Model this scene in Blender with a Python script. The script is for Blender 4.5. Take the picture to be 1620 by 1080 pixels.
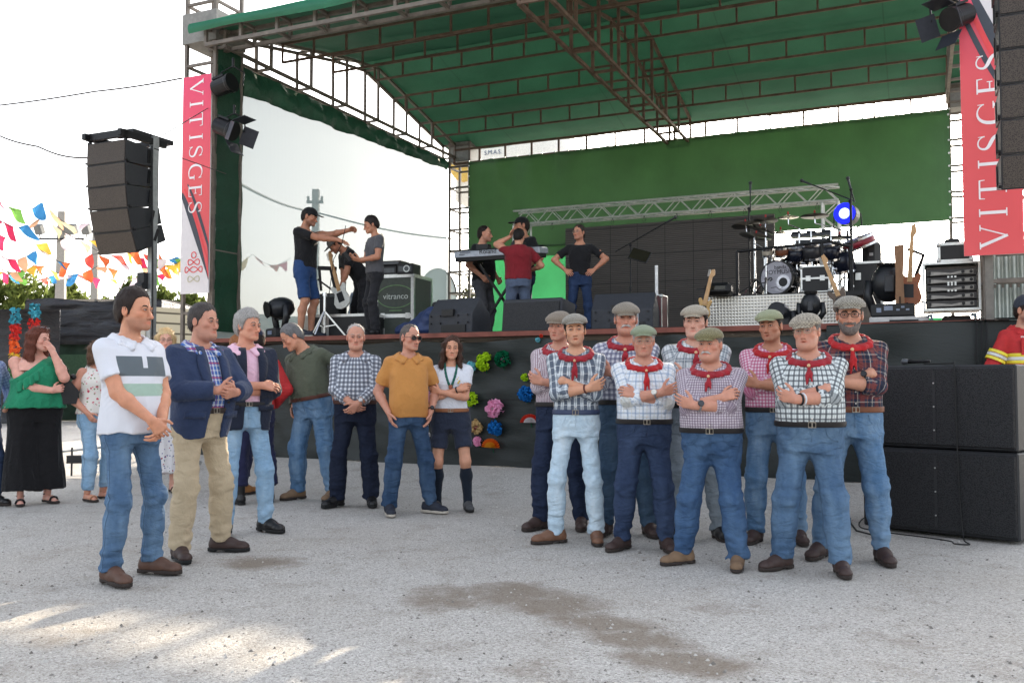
import bpy, math, random
import numpy as np
from mathutils import Vector, Matrix, Euler
R = math.radians
for o in list(bpy.data.objects): bpy.data.objects.remove(o)
sc = bpy.context.scene
COL = sc.collection
# ------------------------------------------------------------------ camera, sky, sun, exposure
FPX, CAMH = 1450.0, 1.2
PITCH = math.atan(64 / FPX)
cam_d = bpy.data.cameras.new('camera'); cam = bpy.data.objects.new('camera', cam_d); COL.objects.link(cam)
cam_d.sensor_width = 36.0; cam_d.lens = 36.0 * FPX / 1620.0; cam_d.clip_start = 0.05; cam_d.clip_end = 2000
cam.location = (0, 0, CAMH); cam.rotation_euler = (R(90) + PITCH, 0, 0)
sc.camera = cam
SUN_AZ, SUN_EL = R(20), R(22.8)            # azimuth measured from +Y (the view) towards +X
world = bpy.data.worlds.new('World'); sc.world = world; world.use_nodes = True
nt = world.node_tree; nt.nodes.clear()
sky = nt.nodes.new('ShaderNodeTexSky'); sky.sky_type = 'NISHITA'; sky.sun_disc = False
sky.sun_elevation = SUN_EL; sky.sun_rotation = SUN_AZ; sky.air_density = 1.0; sky.dust_density = 4.0; sky.ozone_density = 1.0
bg = nt.nodes.new('ShaderNodeBackground'); bg.inputs[1].default_value = 0.12
wo = nt.nodes.new('ShaderNodeOutputWorld')
hz = nt.nodes.new('ShaderNodeHueSaturation'); hz.inputs['Saturation'].default_value = .38; nt.links.new(sky.outputs[0], hz.inputs['Color']); nt.links.new(hz.outputs[0], bg.inputs[0]); nt.links.new(bg.outputs[0], wo.inputs[0])
sun_d = bpy.data.lights.new('sun', 'SUN'); sun_d.energy = 2.4; sun_d.angle = R(0.6); sun_d.color = (1.0, 0.86, 0.66)
sun = bpy.data.objects.new('sun', sun_d); COL.objects.link(sun)
sd = Vector((math.sin(SUN_AZ) * math.cos(SUN_EL), math.cos(SUN_AZ) * math.cos(SUN_EL), math.sin(SUN_EL)))
sun.rotation_euler = sd.to_track_quat('Z', 'Y').to_euler(); sun.location = sd * 60
sc.view_settings.view_transform = 'Standard'; sc.view_settings.look = 'None'
sc.view_settings.gamma = 1.0; sc.view_settings.use_curve_mapping = False
sc.view_settings.exposure = 2.32
sc.render.engine = 'CYCLES'
sc.cycles.use_denoising = True; sc.cycles.max_bounces = 8; sc.cycles.transparent_max_bounces = 16
sc.cycles.transmission_bounces = 6; sc.cycles.sample_clamp_indirect = 6.0
# ------------------------------------------------------------------ node helpers
class N:
    def __init__(s, name):
        s.m = bpy.data.materials.new(name); s.m.use_nodes = True; s.t = s.m.node_tree; s.t.nodes.clear()
        s.out = s.n('OutputMaterial')
    def n(s, kind, **kw):
        x = s.t.nodes.new('ShaderNode' + kind)
        for k, v in kw.items(): setattr(x, k, v)
        return x
    def put(s, sock, v):
        if hasattr(v, 'outputs'): v = v.outputs[0]
        if isinstance(v, bpy.types.NodeSocket): s.t.links.new(v, sock)
        elif isinstance(v, (tuple, list)) and len(v) == 3 and sock.type == 'RGBA': sock.default_value = (*v, 1)
        else: sock.default_value = v
    def math(s, op, a, b=0.0, c=None):
        x = s.n('Math', operation=op); s.put(x.inputs[0], a); s.put(x.inputs[1], b)
        if c is not None: s.put(x.inputs[2], c)
        return x.outputs[0]
    def mix(s, f, a, b, blend='MIX'):
        x = s.n('Mix', data_type='RGBA', blend_type=blend); s.put(x.inputs[0], f); s.put(x.inputs[6], a); s.put(x.inputs[7], b)
        return x.outputs[2]
    def noise(s, scale, detail=3, rough=.5, vec=None, dist=0.0):
        x = s.n('TexNoise'); x.inputs['Scale'].default_value = scale; x.inputs['Detail'].default_value = detail
        x.inputs['Roughness'].default_value = rough; x.inputs['Distortion'].default_value = dist
        if vec is not None: s.put(x.inputs['Vector'], vec)
        return x.outputs[0]
    def ramp(s, f, stops):
        x = s.n('ValToRGB'); s.put(x.inputs[0], f); e = x.color_ramp.elements
        while len(e) < len(stops): e.new(.5)
        for k, (p, c) in zip(e, stops):
            k.position = p; k.color = (*c, 1) if isinstance(c, (tuple, list)) else (c, c, c, 1)
        return x.outputs[0]
    def obj(s, scale=None):
        x = s.n('TexCoord').outputs['Object']
        if scale:
            mp = s.n('Mapping'); mp.inputs['Scale'].default_value = scale; s.put(mp.inputs['Vector'], x); x = mp.outputs[0]
        return x
    def uv(s): return s.n('UVMap', uv_map='UVMap').outputs[0]
    def bump(s, h, strength=.3, dist=.01):
        x = s.n('Bump'); x.inputs['Strength'].default_value = strength; x.inputs['Distance'].default_value = dist
        s.put(x.inputs['Height'], h); return x.outputs[0]
    def folds(s, weave, sc=8.0, st=.55, dist=.035, vec=None):
        o = vec if vec is not None else s.obj(); n1 = s.math('ABSOLUTE', s.math('SUBTRACT', s.noise(sc, 3, .55, o, 1.4), .5)); n2 = s.math('ABSOLUTE', s.math('SUBTRACT', s.noise(sc * 2.3, 3, .6, o, .8), .5))
        b1 = s.n('Bump'); b1.inputs['Strength'].default_value = st; b1.inputs['Distance'].default_value = dist; s.put(b1.inputs['Height'], s.math('ADD', s.math('MULTIPLY', n1, 1.6), s.math('MULTIPLY', n2, .6)))
        b2 = s.n('Bump'); b2.inputs['Strength'].default_value = .25; b2.inputs['Distance'].default_value = .003; s.put(b2.inputs['Height'], s.noise(weave, 2, .5, s.obj())); s.put(b2.inputs['Normal'], b1.outputs[0]); return b2.outputs[0]
    def bsdf(s, col, rough=.6, metal=0.0, normal=None, spec=.4, sheen=0.0, coat=0.0):
        x = s.n('BsdfPrincipled'); s.put(x.inputs['Base Color'], col); s.put(x.inputs['Roughness'], rough)
        s.put(x.inputs['Metallic'], metal); x.inputs['Specular IOR Level'].default_value = spec
        x.inputs['Sheen Weight'].default_value = sheen; x.inputs['Coat Weight'].default_value = coat
        if normal is not None: s.put(x.inputs['Normal'], normal)
        return x.outputs[0]
    def done(s, sh): s.put(s.out.inputs['Surface'], sh); return s.m
def S8(r, g, b):      # sRGB 0..255 to linear
    f = lambda c: (c / 255 / 12.92) if c / 255 <= .04045 else ((c / 255 + .055) / 1.055) ** 2.4
    return (f(r), f(g), f(b))
MATS = {}
def simple(name, col, rough=.6, metal=0.0, var=.15, scale=18, bump=.0, spec=.4, bscale=120):
    if name in MATS: return MATS[name]
    m = N(name); o = m.obj()
    c = m.mix(m.ramp(m.noise(scale, 4, .6, o), [(.3, 0.), (.7, 1.)]), tuple(x * (1 - var) for x in col), tuple(min(1, x * (1 + var)) for x in col))
    nrm = m.bump(m.noise(bscale, 3, .6, o), bump, .004) if bump else None
    MATS[name] = m.done(m.bsdf(c, rough, metal, nrm, spec)); return MATS[name]
# ------------------------------------------------------------------ mesh helpers
class MB:
    def __init__(s): s.v = []; s.f = []; s.mi = []; s.cur = 0
    def add(s, vs, fs):
        b = len(s.v); s.v += [tuple(map(float, x)) for x in vs]; s.f += [tuple(b + i for i in f) for f in fs]; s.mi += [s.cur] * len(fs); return s
    def box(s, c, d, rot=None):
        x, y, z = d[0] / 2, d[1] / 2, d[2] / 2
        vs = [Vector((a * x, b * y, e * z)) for e in (-1, 1) for b in (-1, 1) for a in (-1, 1)]
        if rot is not None:
            M = rot if isinstance(rot, Matrix) else Euler(rot).to_matrix(); vs = [M @ q for q in vs]
        c = Vector(c)
        return s.add([c + q for q in vs], [(0, 2, 3, 1), (4, 5, 7, 6), (0, 1, 5, 4), (2, 6, 7, 3), (0, 4, 6, 2), (1, 3, 7, 5)])
    def bbox(s, c, d, r=.01, rot=None):          # box with chamfered edges
        x, y, z = d[0] / 2, d[1] / 2, d[2] / 2; r = min(r, x * .9, y * .9, z * .9)
        pr = [(-x + r, -y), (x - r, -y), (x, -y + r), (x, y - r), (x - r, y), (-x + r, y), (-x, y - r), (-x, -y + r)]
        pi = [(-x + r, -y + r)] * 1 + [(x - r, -y + r)] * 2 + [(x - r, y - r)] * 2 + [(-x + r, y - r)] * 2 + [(-x + r, -y + r)]
        rings = [[(a * .0 + i[0], i[1], -z) for a, i in zip(range(8), pi)], [(p[0], p[1], -z + r) for p in pr], [(p[0], p[1], z - r) for p in pr], [(i[0], i[1], z) for i in pi]]
        vs = [Vector(q) for rg in rings for q in rg]
        if rot is not None:
            M = rot if isinstance(rot, Matrix) else Euler(rot).to_matrix(); vs = [M @ q for q in vs]
        c = Vector(c); fs = []
        for k in range(3):
            for i in range(8): j = (i + 1) % 8; fs.append((k * 8 + i, k * 8 + j, k * 8 + 8 + j, k * 8 + 8 + i))
        fs += [tuple(range(7, -1, -1)), tuple(range(24, 32))]
        return s.add([c + q for q in vs], fs)
    def cyl(s, p, q, r, r2=None, n=12, cap=True):
        p, q = Vector(p), Vector(q); r2 = r if r2 is None else r2; d = (q - p)
        if d.length < 1e-6: return s
        w = d.normalized(); a = w.orthogonal().normalized(); b = w.cross(a)
        vs = [p + (a * math.cos(t) + b * math.sin(t)) * r for t in [2 * math.pi * i / n for i in range(n)]] + [q + (a * math.cos(t) + b * math.sin(t)) * r2 for t in [2 * math.pi * i / n for i in range(n)]]
        fs = [(i, (i + 1) % n, n + (i + 1) % n, n + i) for i in range(n)]
        if cap: fs += [tuple(range(n - 1, -1, -1)), tuple(range(n, 2 * n))]
        return s.add(vs, fs)
    def bar(s, p, q, w, h=None):                 # square tube
        p, q = Vector(p), Vector(q); h = w if h is None else h; d = (q - p); k = d.normalized()
        up = Vector((0, 0, 1)) if abs(k.z) < .95 else Vector((0, 1, 0))
        a = k.cross(up).normalized(); b = a.cross(k)
        vs = [t + a * (i * w / 2) + b * (j * h / 2) for t in (p, q) for i, j in ((-1, -1), (1, -1), (1, 1), (-1, 1))]
        return s.add(vs, [(0, 1, 5, 4), (1, 2, 6, 5), (2, 3, 7, 6), (3, 0, 4, 7), (3, 2, 1, 0), (4, 5, 6, 7)])
    def tube(s, pts, r, n=8):
        pts = [Vector(p) for p in pts]; m = len(pts); rr = r if isinstance(r, (list, tuple)) else [r] * m
        vs = []; a = None
        for i, p in enumerate(pts):
            d = (pts[min(i + 1, m - 1)] - pts[max(i - 1, 0)]).normalized()
            a = d.orthogonal().normalized() if a is None else (a - d * a.dot(d)).normalized()
            b = d.cross(a)
            vs += [p + (a * math.cos(2 * math.pi * k / n) + b * math.sin(2 * math.pi * k / n)) * rr[i] for k in range(n)]
        fs = [(i * n + k, i * n + (k + 1) % n, (i + 1) * n + (k + 1) % n, (i + 1) * n + k) for i in range(m - 1) for k in range(n)]
        fs += [tuple(range(n - 1, -1, -1)), tuple(range((m - 1) * n, m * n))]
        return s.add(vs, fs)
    def lathe(s, prof, c=(0, 0, 0), axis=(0, 0, 1), n=24, sx=1., sy=1., cap=True):
        w = Vector(axis).normalized(); a = w.orthogonal().normalized() if abs(w.z) < .99 else Vector((1, 0, 0)); b = w.cross(a); c = Vector(c)
        vs = [c + w * z + (a * math.cos(2 * math.pi * k / n) * sx + b * math.sin(2 * math.pi * k / n) * sy) * r for r, z in prof for k in range(n)]
        m = len(prof)
        fs = [(i * n + k, i * n + (k + 1) % n, (i + 1) * n + (k + 1) % n, (i + 1) * n + k) for i in range(m - 1) for k in range(n)]
        if cap: fs += [tuple(range(n - 1, -1, -1)), tuple(range((m - 1) * n, m * n))]
        return s.add(vs, fs)
    def ball(s, c, r, n=14, m=9):
        r = (r, r, r) if not isinstance(r, (tuple, list)) else r; c = Vector(c); vs = []; fs = []
        for i in range(m + 1):
            t = math.pi * i / m
            for k in range(n): vs.append(c + Vector((r[0] * math.sin(t) * math.cos(2 * math.pi * k / n), r[1] * math.sin(t) * math.sin(2 * math.pi * k / n), -r[2] * math.cos(t))))
        for i in range(m):
            for k in range(n): fs.append((i * n + k, i * n + (k + 1) % n, (i + 1) * n + (k + 1) % n, (i + 1) * n + k))
        return s.add(vs, fs)
    def prism(s, outline, d0, d1, frame=None):   # outline in x,z; extruded along y
        n = len(outline); vs = [Vector((x, d0, z)) for x, z in outline] + [Vector((x, d1, z)) for x, z in outline]
        if frame is not None: vs = [frame @ q for q in vs]
        return s.add(vs, [tuple(range(n)), tuple(range(2 * n - 1, n - 1, -1))] + [(i, n + i, n + (i + 1) % n, (i + 1) % n) for i in range(n)])
    def ribbon(s, pts, w, d0, d1, closed=False): # flat stroke in x,z with its own thickness in y
        m = len(pts); ww = w if isinstance(w, (list, tuple)) else [w] * m; L = []; Rr = []
        for i in range(m):
            a = pts[(i - 1) % m] if closed or i > 0 else pts[i]; b = pts[(i + 1) % m] if closed or i < m - 1 else pts[i]
            dx, dz = b[0] - a[0], b[1] - a[1]; l = math.hypot(dx, dz) or 1; nx, nz = -dz / l, dx / l
            L.append((pts[i][0] + nx * ww[i] / 2, pts[i][1] + nz * ww[i] / 2)); Rr.append((pts[i][0] - nx * ww[i] / 2, pts[i][1] - nz * ww[i] / 2))
        vs = []
        for l, r in zip(L, Rr): vs += [(l[0], d0, l[1]), (r[0], d0, r[1]), (l[0], d1, l[1]), (r[0], d1, r[1])]
        fs = []
        for i in range(m if closed else m - 1):
            a, b = 4 * i, 4 * ((i + 1) % m)
            fs += [(a, a + 1, b + 1, b), (a + 2, b + 2, b + 3, a + 3), (a, b, b + 2, a + 2), (a + 1, a + 3, b + 3, b + 1)]
        return s.add(vs, fs)
    def sheet(s, fn, nu, nv):
        vs = [fn(i / nu, j / nv) for j in range(nv + 1) for i in range(nu + 1)]; w = nu + 1
        return s.add(vs, [(j * w + i, j * w + i + 1, (j + 1) * w + i + 1, (j + 1) * w + i) for j in range(nv) for i in range(nu)])
def mesh_obj(name, v, f, mats, parent=None, smooth=False, mi=None):
    me = bpy.data.meshes.new(name); me.from_pydata([tuple(x) for x in v] if not isinstance(v, list) else v, [], f if isinstance(f, list) else f.tolist())
    for m in (mats if isinstance(mats, (list, tuple)) else [mats]): me.materials.append(m)
    if mi is not None and any(mi): me.polygons.foreach_set('material_index', mi)
    if smooth: me.polygons.foreach_set('use_smooth', [True] * len(me.polygons))
    me.update(); o = bpy.data.objects.new(name, me); COL.objects.link(o)
    if parent is not None: o.parent = parent
    return o
def P(name, mb, mat, parent=None, smooth=False, label=None):
    o = mesh_obj(name, mb.v, mb.f, mat, parent, smooth, mb.mi)
    if smooth == 'auto':
        pass
    if label: o['label'] = label
    return o
def tag(o, label, cat, group=None):
    o['label'] = label; o['category'] = cat
    if group: o['group'] = group
    return o
def thing(name, label, cat, loc=(0, 0, 0), rz=0.0, group=None, rot=None):
    o = bpy.data.objects.new(name, None); COL.objects.link(o); o.location = loc; o.rotation_euler = rot if rot else (0, 0, rz); o.empty_display_size = .1
    return tag(o, label, cat, group)
def kind(o, k): o['kind'] = k; return o
def copy_tree(o, parent=None):
    c = o.copy(); COL.objects.link(c); c.parent = parent
    for ch in list(o.children): copy_tree(ch, c)
    return c
# ------------------------------------------------------------------ stage frame: u along the front, v to the back
A_ST = R(24)
SU = Vector((math.cos(A_ST), -math.sin(A_ST), 0)); SV = Vector((math.sin(A_ST), math.cos(A_ST), 0)); SO = Vector((0.39, 11.365, 0))
DECK = 1.84
def ST(u, v, h=0.0): return SO + SU * u + SV * v + Vector((0, 0, h))
def gz(x, y):
    v = (Vector((x, y, 0)) - SO).dot(SV); t = min(1, max(0, (v + 1.9) / 1.75)); return 0.15 * t * t * (3 - 2 * t)
def sthing(name, label, cat, u, v, h=DECK, rz=0.0, group=None): return thing(name, label, cat, ST(u, v, h), -A_ST + rz, group)
rnd = random.Random(7)
# ------------------------------------------------------------------ implicit-surface body engine
_rs = np.random.RandomState(3); _LAT = _rs.rand(32, 32, 32).astype(np.float32) * 2 - 1
def vnoise(x, y, z):
    xi, yi, zi = np.floor(x).astype(int), np.floor(y).astype(int), np.floor(z).astype(int)
    fx, fy, fz = x - xi, y - yi, z - zi
    fx = fx * fx * (3 - 2 * fx); fy = fy * fy * (3 - 2 * fy); fz = fz * fz * (3 - 2 * fz)
    g = lambda a, b, c: _LAT[(xi + a) & 31, (yi + b) & 31, (zi + c) & 31]
    L = lambda a, b, t: a + (b - a) * t
    return L(L(L(g(0, 0, 0), g(1, 0, 0), fx), L(g(0, 1, 0), g(1, 1, 0), fx), fy), L(L(g(0, 0, 1), g(1, 0, 1), fx), L(g(0, 1, 1), g(1, 1, 1), fx), fy), fz)
def smin(a, b, k):
    if k <= 0: return np.minimum(a, b)
    h = np.maximum(k - np.abs(a - b), 0) / k
    return np.minimum(a, b) - h * h * k * .25
class G:
    def __init__(s, lo, hi, h):
        s.lo = np.array(lo, float); s.h = h; s.n = np.ceil((np.array(hi) - s.lo) / h).astype(int) + 1
        s.f = np.full(s.n, 1.0, np.float32)
        s.ax = [s.lo[i] + np.arange(s.n[i]) * h for i in range(3)]
    def _sl(s, lo, hi, pad):
        a = np.clip(np.floor((np.array(lo) - pad - s.lo) / s.h).astype(int), 0, s.n); b = np.clip(np.ceil((np.array(hi) + pad - s.lo) / s.h).astype(int) + 1, 0, s.n)
        return tuple(slice(i, j) for i, j in zip(a, b)), np.any(b <= a)
    def ev(s, sl): return np.meshgrid(*[s.ax[i][sl[i]] for i in range(3)], indexing='ij')
    def add(s, fn, lo, hi, k=.02, sub=False):
        sl, bad = s._sl(lo, hi, max(k, .0) + 3 * s.h)
        if bad: return s
        d = fn(*s.ev(sl)); f = s.f[sl]
        s.f[sl] = -smin(-f, d, k) if sub else smin(f, d, k)
        return s
    def cone(s, a, b, ra, rb, k=.02, cut=0, sq=None, sub=False):      # tapered limb; cut=1 ends flat at b, 2 at both ends
        a, b = np.array(a, float), np.array(b, float); ab = b - a; L2 = max(ab @ ab, 1e-9); L = math.sqrt(L2); r = max(ra, rb)
        def fn(x, y, z):
            px, py, pz = x - a[0], y - a[1], z - a[2]
            tt = (px * ab[0] + py * ab[1] + pz * ab[2]) / L2; t = np.clip(tt, 0, 1)
            d = np.sqrt((px - t * ab[0]) ** 2 + (py - t * ab[1]) ** 2 + (pz - t * ab[2]) ** 2) - (ra + (rb - ra) * t)
            if cut >= 1: d = np.maximum(d, (tt - 1) * L)
            if cut >= 2: d = np.maximum(d, -tt * L)
            return d
        return s.add(fn, np.minimum(a, b) - r, np.maximum(a, b) + r, k, sub)
    def ell(s, c, r, k=.02, M=None, sub=False):
        c = np.array(c, float); r = np.array(r, float); m = r.max()
        def fn(x, y, z):
            px, py, pz = x - c[0], y - c[1], z - c[2]
            if M is not None: px, py, pz = (M[0][i] * px + M[1][i] * py + M[2][i] * pz for i in range(3))   # into the ellipsoid's frame
            q = np.sqrt((px / r[0]) ** 2 + (py / r[1]) ** 2 + (pz / r[2]) ** 2) + 1e-6
            g = np.sqrt((px / r[0] ** 2) ** 2 + (py / r[1] ** 2) ** 2 + (pz / r[2] ** 2) ** 2) + 1e-6
            return q * (q - 1) / g
        return s.add(fn, c - m, c + m, k, sub)
    def mesh(s):
        f = s.f; ins = f < 0; nx, ny, nz = f.shape
        cnt = np.zeros((nx - 1, ny - 1, nz - 1), np.int8)
        for i in (0, 1):
            for j in (0, 1):
                for k in (0, 1): cnt += ins[i:nx - 1 + i, j:ny - 1 + j, k:nz - 1 + k]
        act = (cnt > 0) & (cnt < 8); idx = np.argwhere(act); vid = np.full(act.shape, -1, np.int64); vid[act] = np.arange(len(idx))
        acc = np.zeros((len(idx), 3)); num = np.zeros(len(idx))
        cs = [(i, j, k) for i in (0, 1) for j in (0, 1) for k in (0, 1)]
        for a in cs:
            for ax in range(3):
                if a[ax]: continue
                b = list(a); b[ax] = 1
                fa = f[idx[:, 0] + a[0], idx[:, 1] + a[1], idx[:, 2] + a[2]]; fb = f[idx[:, 0] + b[0], idx[:, 1] + b[1], idx[:, 2] + b[2]]
                m = (fa < 0) != (fb < 0); t = fa[m] / (fa[m] - fb[m]); p = np.tile(np.array(a, float), (m.sum(), 1)); p[:, ax] += t
                acc[m] += p; num[m] += 1
        v = s.lo + (idx + acc / num[:, None]) * s.h; F = []
        for ax in range(3):
            sh = [slice(None)] * 3; sh2 = [slice(None)] * 3; sh[ax] = slice(0, -1); sh2[ax] = slice(1, None)
            A = ins[tuple(sh)]; B = ins[tuple(sh2)]; e = np.argwhere(A != B)
            o1, o2 = (ax + 1) % 3, (ax + 2) % 3
            ok = (e[:, o1] > 0) & (e[:, o2] > 0) & (e[:, o1] < s.n[o1] - 1) & (e[:, o2] < s.n[o2] - 1); e = e[ok]
            up = A[e[:, 0], e[:, 1], e[:, 2]]
            def cell(d1, d2):
                q = e.copy(); q[:, o1] -= d1; q[:, o2] -= d2; return vid[q[:, 0], q[:, 1], q[:, 2]]
            Q = np.stack([cell(1, 1), cell(0, 1), cell(0, 0), cell(1, 0)], 1)
            Q[~up] = Q[~up][:, ::-1]; F.append(Q)
        return v, np.concatenate(F) if F else np.zeros((0, 4), int)
def np_obj(name, parts, mats, parent, uv=None, col=None, mi=None):
    vs = []; fs = []; b = 0
    for v, f in parts:
        vs.append(v); fs.append(f + b); b += len(v)
    v = np.concatenate(vs); f = np.concatenate(fs)
    me = bpy.data.meshes.new(name); me.vertices.add(len(v)); me.vertices.foreach_set('co', v.astype(np.float32).ravel())
    me.loops.add(f.size); me.loops.foreach_set('vertex_index', f.astype(np.int32).ravel())
    me.polygons.add(len(f)); me.polygons.foreach_set('loop_start', np.arange(0, f.size, 4, dtype=np.int32))
    me.update(calc_edges=True)
    me.polygons.foreach_set('use_smooth', np.ones(len(f), bool))
    for m in (mats if isinstance(mats, (list, tuple)) else [mats]): me.materials.append(m)
    if mi is not None: me.polygons.foreach_set('material_index', mi.astype(np.int32))
    if uv is not None:
        l = me.uv_layers.new(name='UVMap'); l.data.foreach_set('uv', uv.astype(np.float32).ravel())
    if col is not None:
        a = me.color_attributes.new('tint', 'FLOAT_COLOR', 'POINT'); a.data.foreach_set('color', np.concatenate([col, np.ones((len(col), 1))], 1).astype(np.float32).ravel())
    me.update(); o = bpy.data.objects.new(name, me); COL.objects.link(o); o.parent = parent
    return o
def spl(xs, ys, n=80):          # smooth table
    xs, ys = np.array(xs, float), np.array(ys, float); q = np.linspace(xs[0], xs[-1], n); y = np.interp(q, xs, ys)
    ker = np.ones(9) / 9; yp = np.concatenate([np.full(4, y[0]), y, np.full(4, y[-1])])
    return q, np.convolve(yp, ker, 'valid')
class Loft:
    def __init__(s, rows, n=2.4):          # rows: z, half width, half depth, centre y
        r = np.array(rows, float); s.z = spl(r[:, 0], r[:, 0])[0]; s.a = spl(r[:, 0], r[:, 1])[1]; s.b = spl(r[:, 0], r[:, 2])[1]; s.c = spl(r[:, 0], r[:, 3])[1]; s.n = n
        s.z0, s.z1 = r[0, 0], r[-1, 0]
    def at(s, z): return np.interp(z, s.z, s.a), np.interp(z, s.z, s.b), np.interp(z, s.z, s.c)
    def d(s, x, y, z, grow=0.0, z0=None, z1=None):
        a, b, c = s.at(z); a = a + grow; b = b + grow; yy = y - c
        r = (np.abs(x / a) ** s.n + np.abs(yy / b) ** s.n) ** (1 / s.n) + 1e-5
        rho = np.sqrt(x * x + yy * yy); d = rho * (1 - 1 / r)
        return np.maximum(d, np.maximum(z - (s.z1 if z1 is None else z1), (s.z0 if z0 is None else z0) - z))
    def front(s, z, x=0.0, grow=0.0):
        a, b, c = s.at(z); return float(c - (b + grow) * max(0.0, 1 - abs(x / (a + grow)) ** s.n) ** (1 / s.n))
# ------------------------------------------------------------------ people's materials
def skin_mat(name, col):
    if name in MATS: return MATS[name]
    m = N(name); o = m.obj(); at = m.n('Attribute', attribute_name='tint', attribute_type='GEOMETRY').outputs['Color']
    base = m.mix(m.ramp(m.noise(26, 4, .6, o), [(.3, 0.), (.7, 1.)]), tuple(c * .9 for c in col), tuple(min(1, c * 1.08) for c in col))
    c = m.mix(1.0, base, at, 'MULTIPLY')
    x = m.n('BsdfPrincipled'); m.put(x.inputs['Base Color'], c); x.inputs['Roughness'].default_value = .5; x.inputs['Specular IOR Level'].default_value = .35
    m.put(x.inputs['Normal'], m.bump(m.math('ADD', m.noise(160, 3, .6, o), m.math('MULTIPLY', m.noise(55, 3, .6, o), 1.2)), .45, .003))
    x.inputs['Subsurface Weight'].default_value = .12; x.inputs['Subsurface Radius'].default_value = (.02, .008, .004); x.inputs['Subsurface Scale'].default_value = .5
    MATS[name] = m.done(x.outputs[0]); return MATS[name]
def hair_mat(name, col, fine=1.0):
    if name in MATS: return MATS[name]
    m = N(name); o = m.obj((1, 1, .25))
    nz = m.noise(150 * fine, 4, .7, o)
    c = m.mix(m.ramp(nz, [(.35, 0.), (.65, 1.)]), tuple(x * .7 for x in col), tuple(min(1, x * 1.3) for x in col))
    MATS[name] = m.done(m.bsdf(c, .6, 0, m.bump(nz, .35, .004), .25)); return MATS[name]
def cloth_mat(name, col, rough=.85, var=.12, weave=300, sheen=.1, scale=9, fs=.5):
    if name in MATS: return MATS[name]
    m = N(name); o = m.obj()
    c = m.mix(m.ramp(m.noise(scale, 4, .65, o), [(.3, 0.), (.7, 1.)]), tuple(x * (1 - var) for x in col), tuple(min(1, x * (1 + var)) for x in col))
    MATS[name] = m.done(m.bsdf(c, rough, 0, m.folds(weave, 6.5, fs), .2, sheen)); return MATS[name]
def denim_mat(name, col, fade):
    if name in MATS: return MATS[name]
    m = N(name); o = m.obj(); ov = m.obj((1, 1, .35)); uv = m.uv()
    sx = m.n('SeparateXYZ'); m.put(sx.inputs[0], uv)
    f = m.math('MULTIPLY', m.ramp(m.noise(7, 4, .6, ov), [(.38, 0.), (.68, 1.)]), .75)
    c = m.mix(f, col, fade)
    c = m.mix(m.math('MULTIPLY', m.ramp(m.noise(40, 3, .7, o), [(.4, 0.), (.75, 1.)]), .35), c, tuple(x * 1.5 for x in col))
    seam = m.math('LESS_THAN', m.math('ABSOLUTE', m.math('SUBTRACT', m.math('ABSOLUTE', sx.outputs[0]), .10)), .0035)
    c = m.mix(m.math('MULTIPLY', seam, .55), c, tuple(x * .45 for x in col))
    st = m.math('LESS_THAN', m.math('ABSOLUTE', m.math('SUBTRACT', m.math('ABSOLUTE', sx.outputs[0]), .107)), .002)
    c = m.mix(m.math('MULTIPLY', st, .15), c, tuple(min(1, x * 2.2) for x in fade))
    MATS[name] = m.done(m.bsdf(c, .9, 0, m.folds(420, 6.5, .5, .04, m.obj((.8, .8, 1.4))), .15)); return MATS[name]
def plaid_mat(name, base, stripes, soft=.08):
    # stripes: (axis 0=across/1=up, period m, width fraction, offset fraction, colour, strength)
    if name in MATS: return MATS[name]
    m = N(name); uv = m.uv(); o = m.obj(); sx = m.n('SeparateXYZ'); m.put(sx.inputs[0], uv); c = base
    for ax, per, w, off, col, a in stripes:
        t = m.math('FRACT', m.math('ADD', m.math('DIVIDE', sx.outputs[ax], per), off + 10.0))
        d = m.math('ABSOLUTE', m.math('SUBTRACT', t, .5))
        k = m.n('MapRange'); k.inputs[1].default_value = w / 2 - soft * w; k.inputs[2].default_value = w / 2 + soft * w; k.inputs[3].default_value = a; k.inputs[4].default_value = 0.0
        m.put(k.inputs[0], d); c = m.mix(k.outputs[0], c, col)
    c = m.mix(m.math('MULTIPLY', m.noise(14, 4, .6, o), .22), c, tuple(x * .6 for x in base))
    MATS[name] = m.done(m.bsdf(c, .85, 0, m.folds(320, 8, .6, .035), .2, .05)); return MATS[name]
def tweed_mat(name, a, b, sc=90):
    if name in MATS: return MATS[name]
    m = N(name); o = m.obj(); w = m.n('TexVoronoi'); w.inputs['Scale'].default_value = sc; m.put(w.inputs['Vector'], o)
    k = m.n('TexChecker'); k.inputs['Scale'].default_value = sc * 1.3; m.put(k.inputs['Vector'], m.obj((1, .5, 1)))
    f = m.math('ADD', m.math('MULTIPLY', k.outputs['Fac'], .5), m.math('MULTIPLY', w.outputs['Distance'], .7))
    MATS[name] = m.done(m.bsdf(m.mix(f, a, b), .95, 0, m.bump(f, .5, .003), .15, .2)); return MATS[name]
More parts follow.
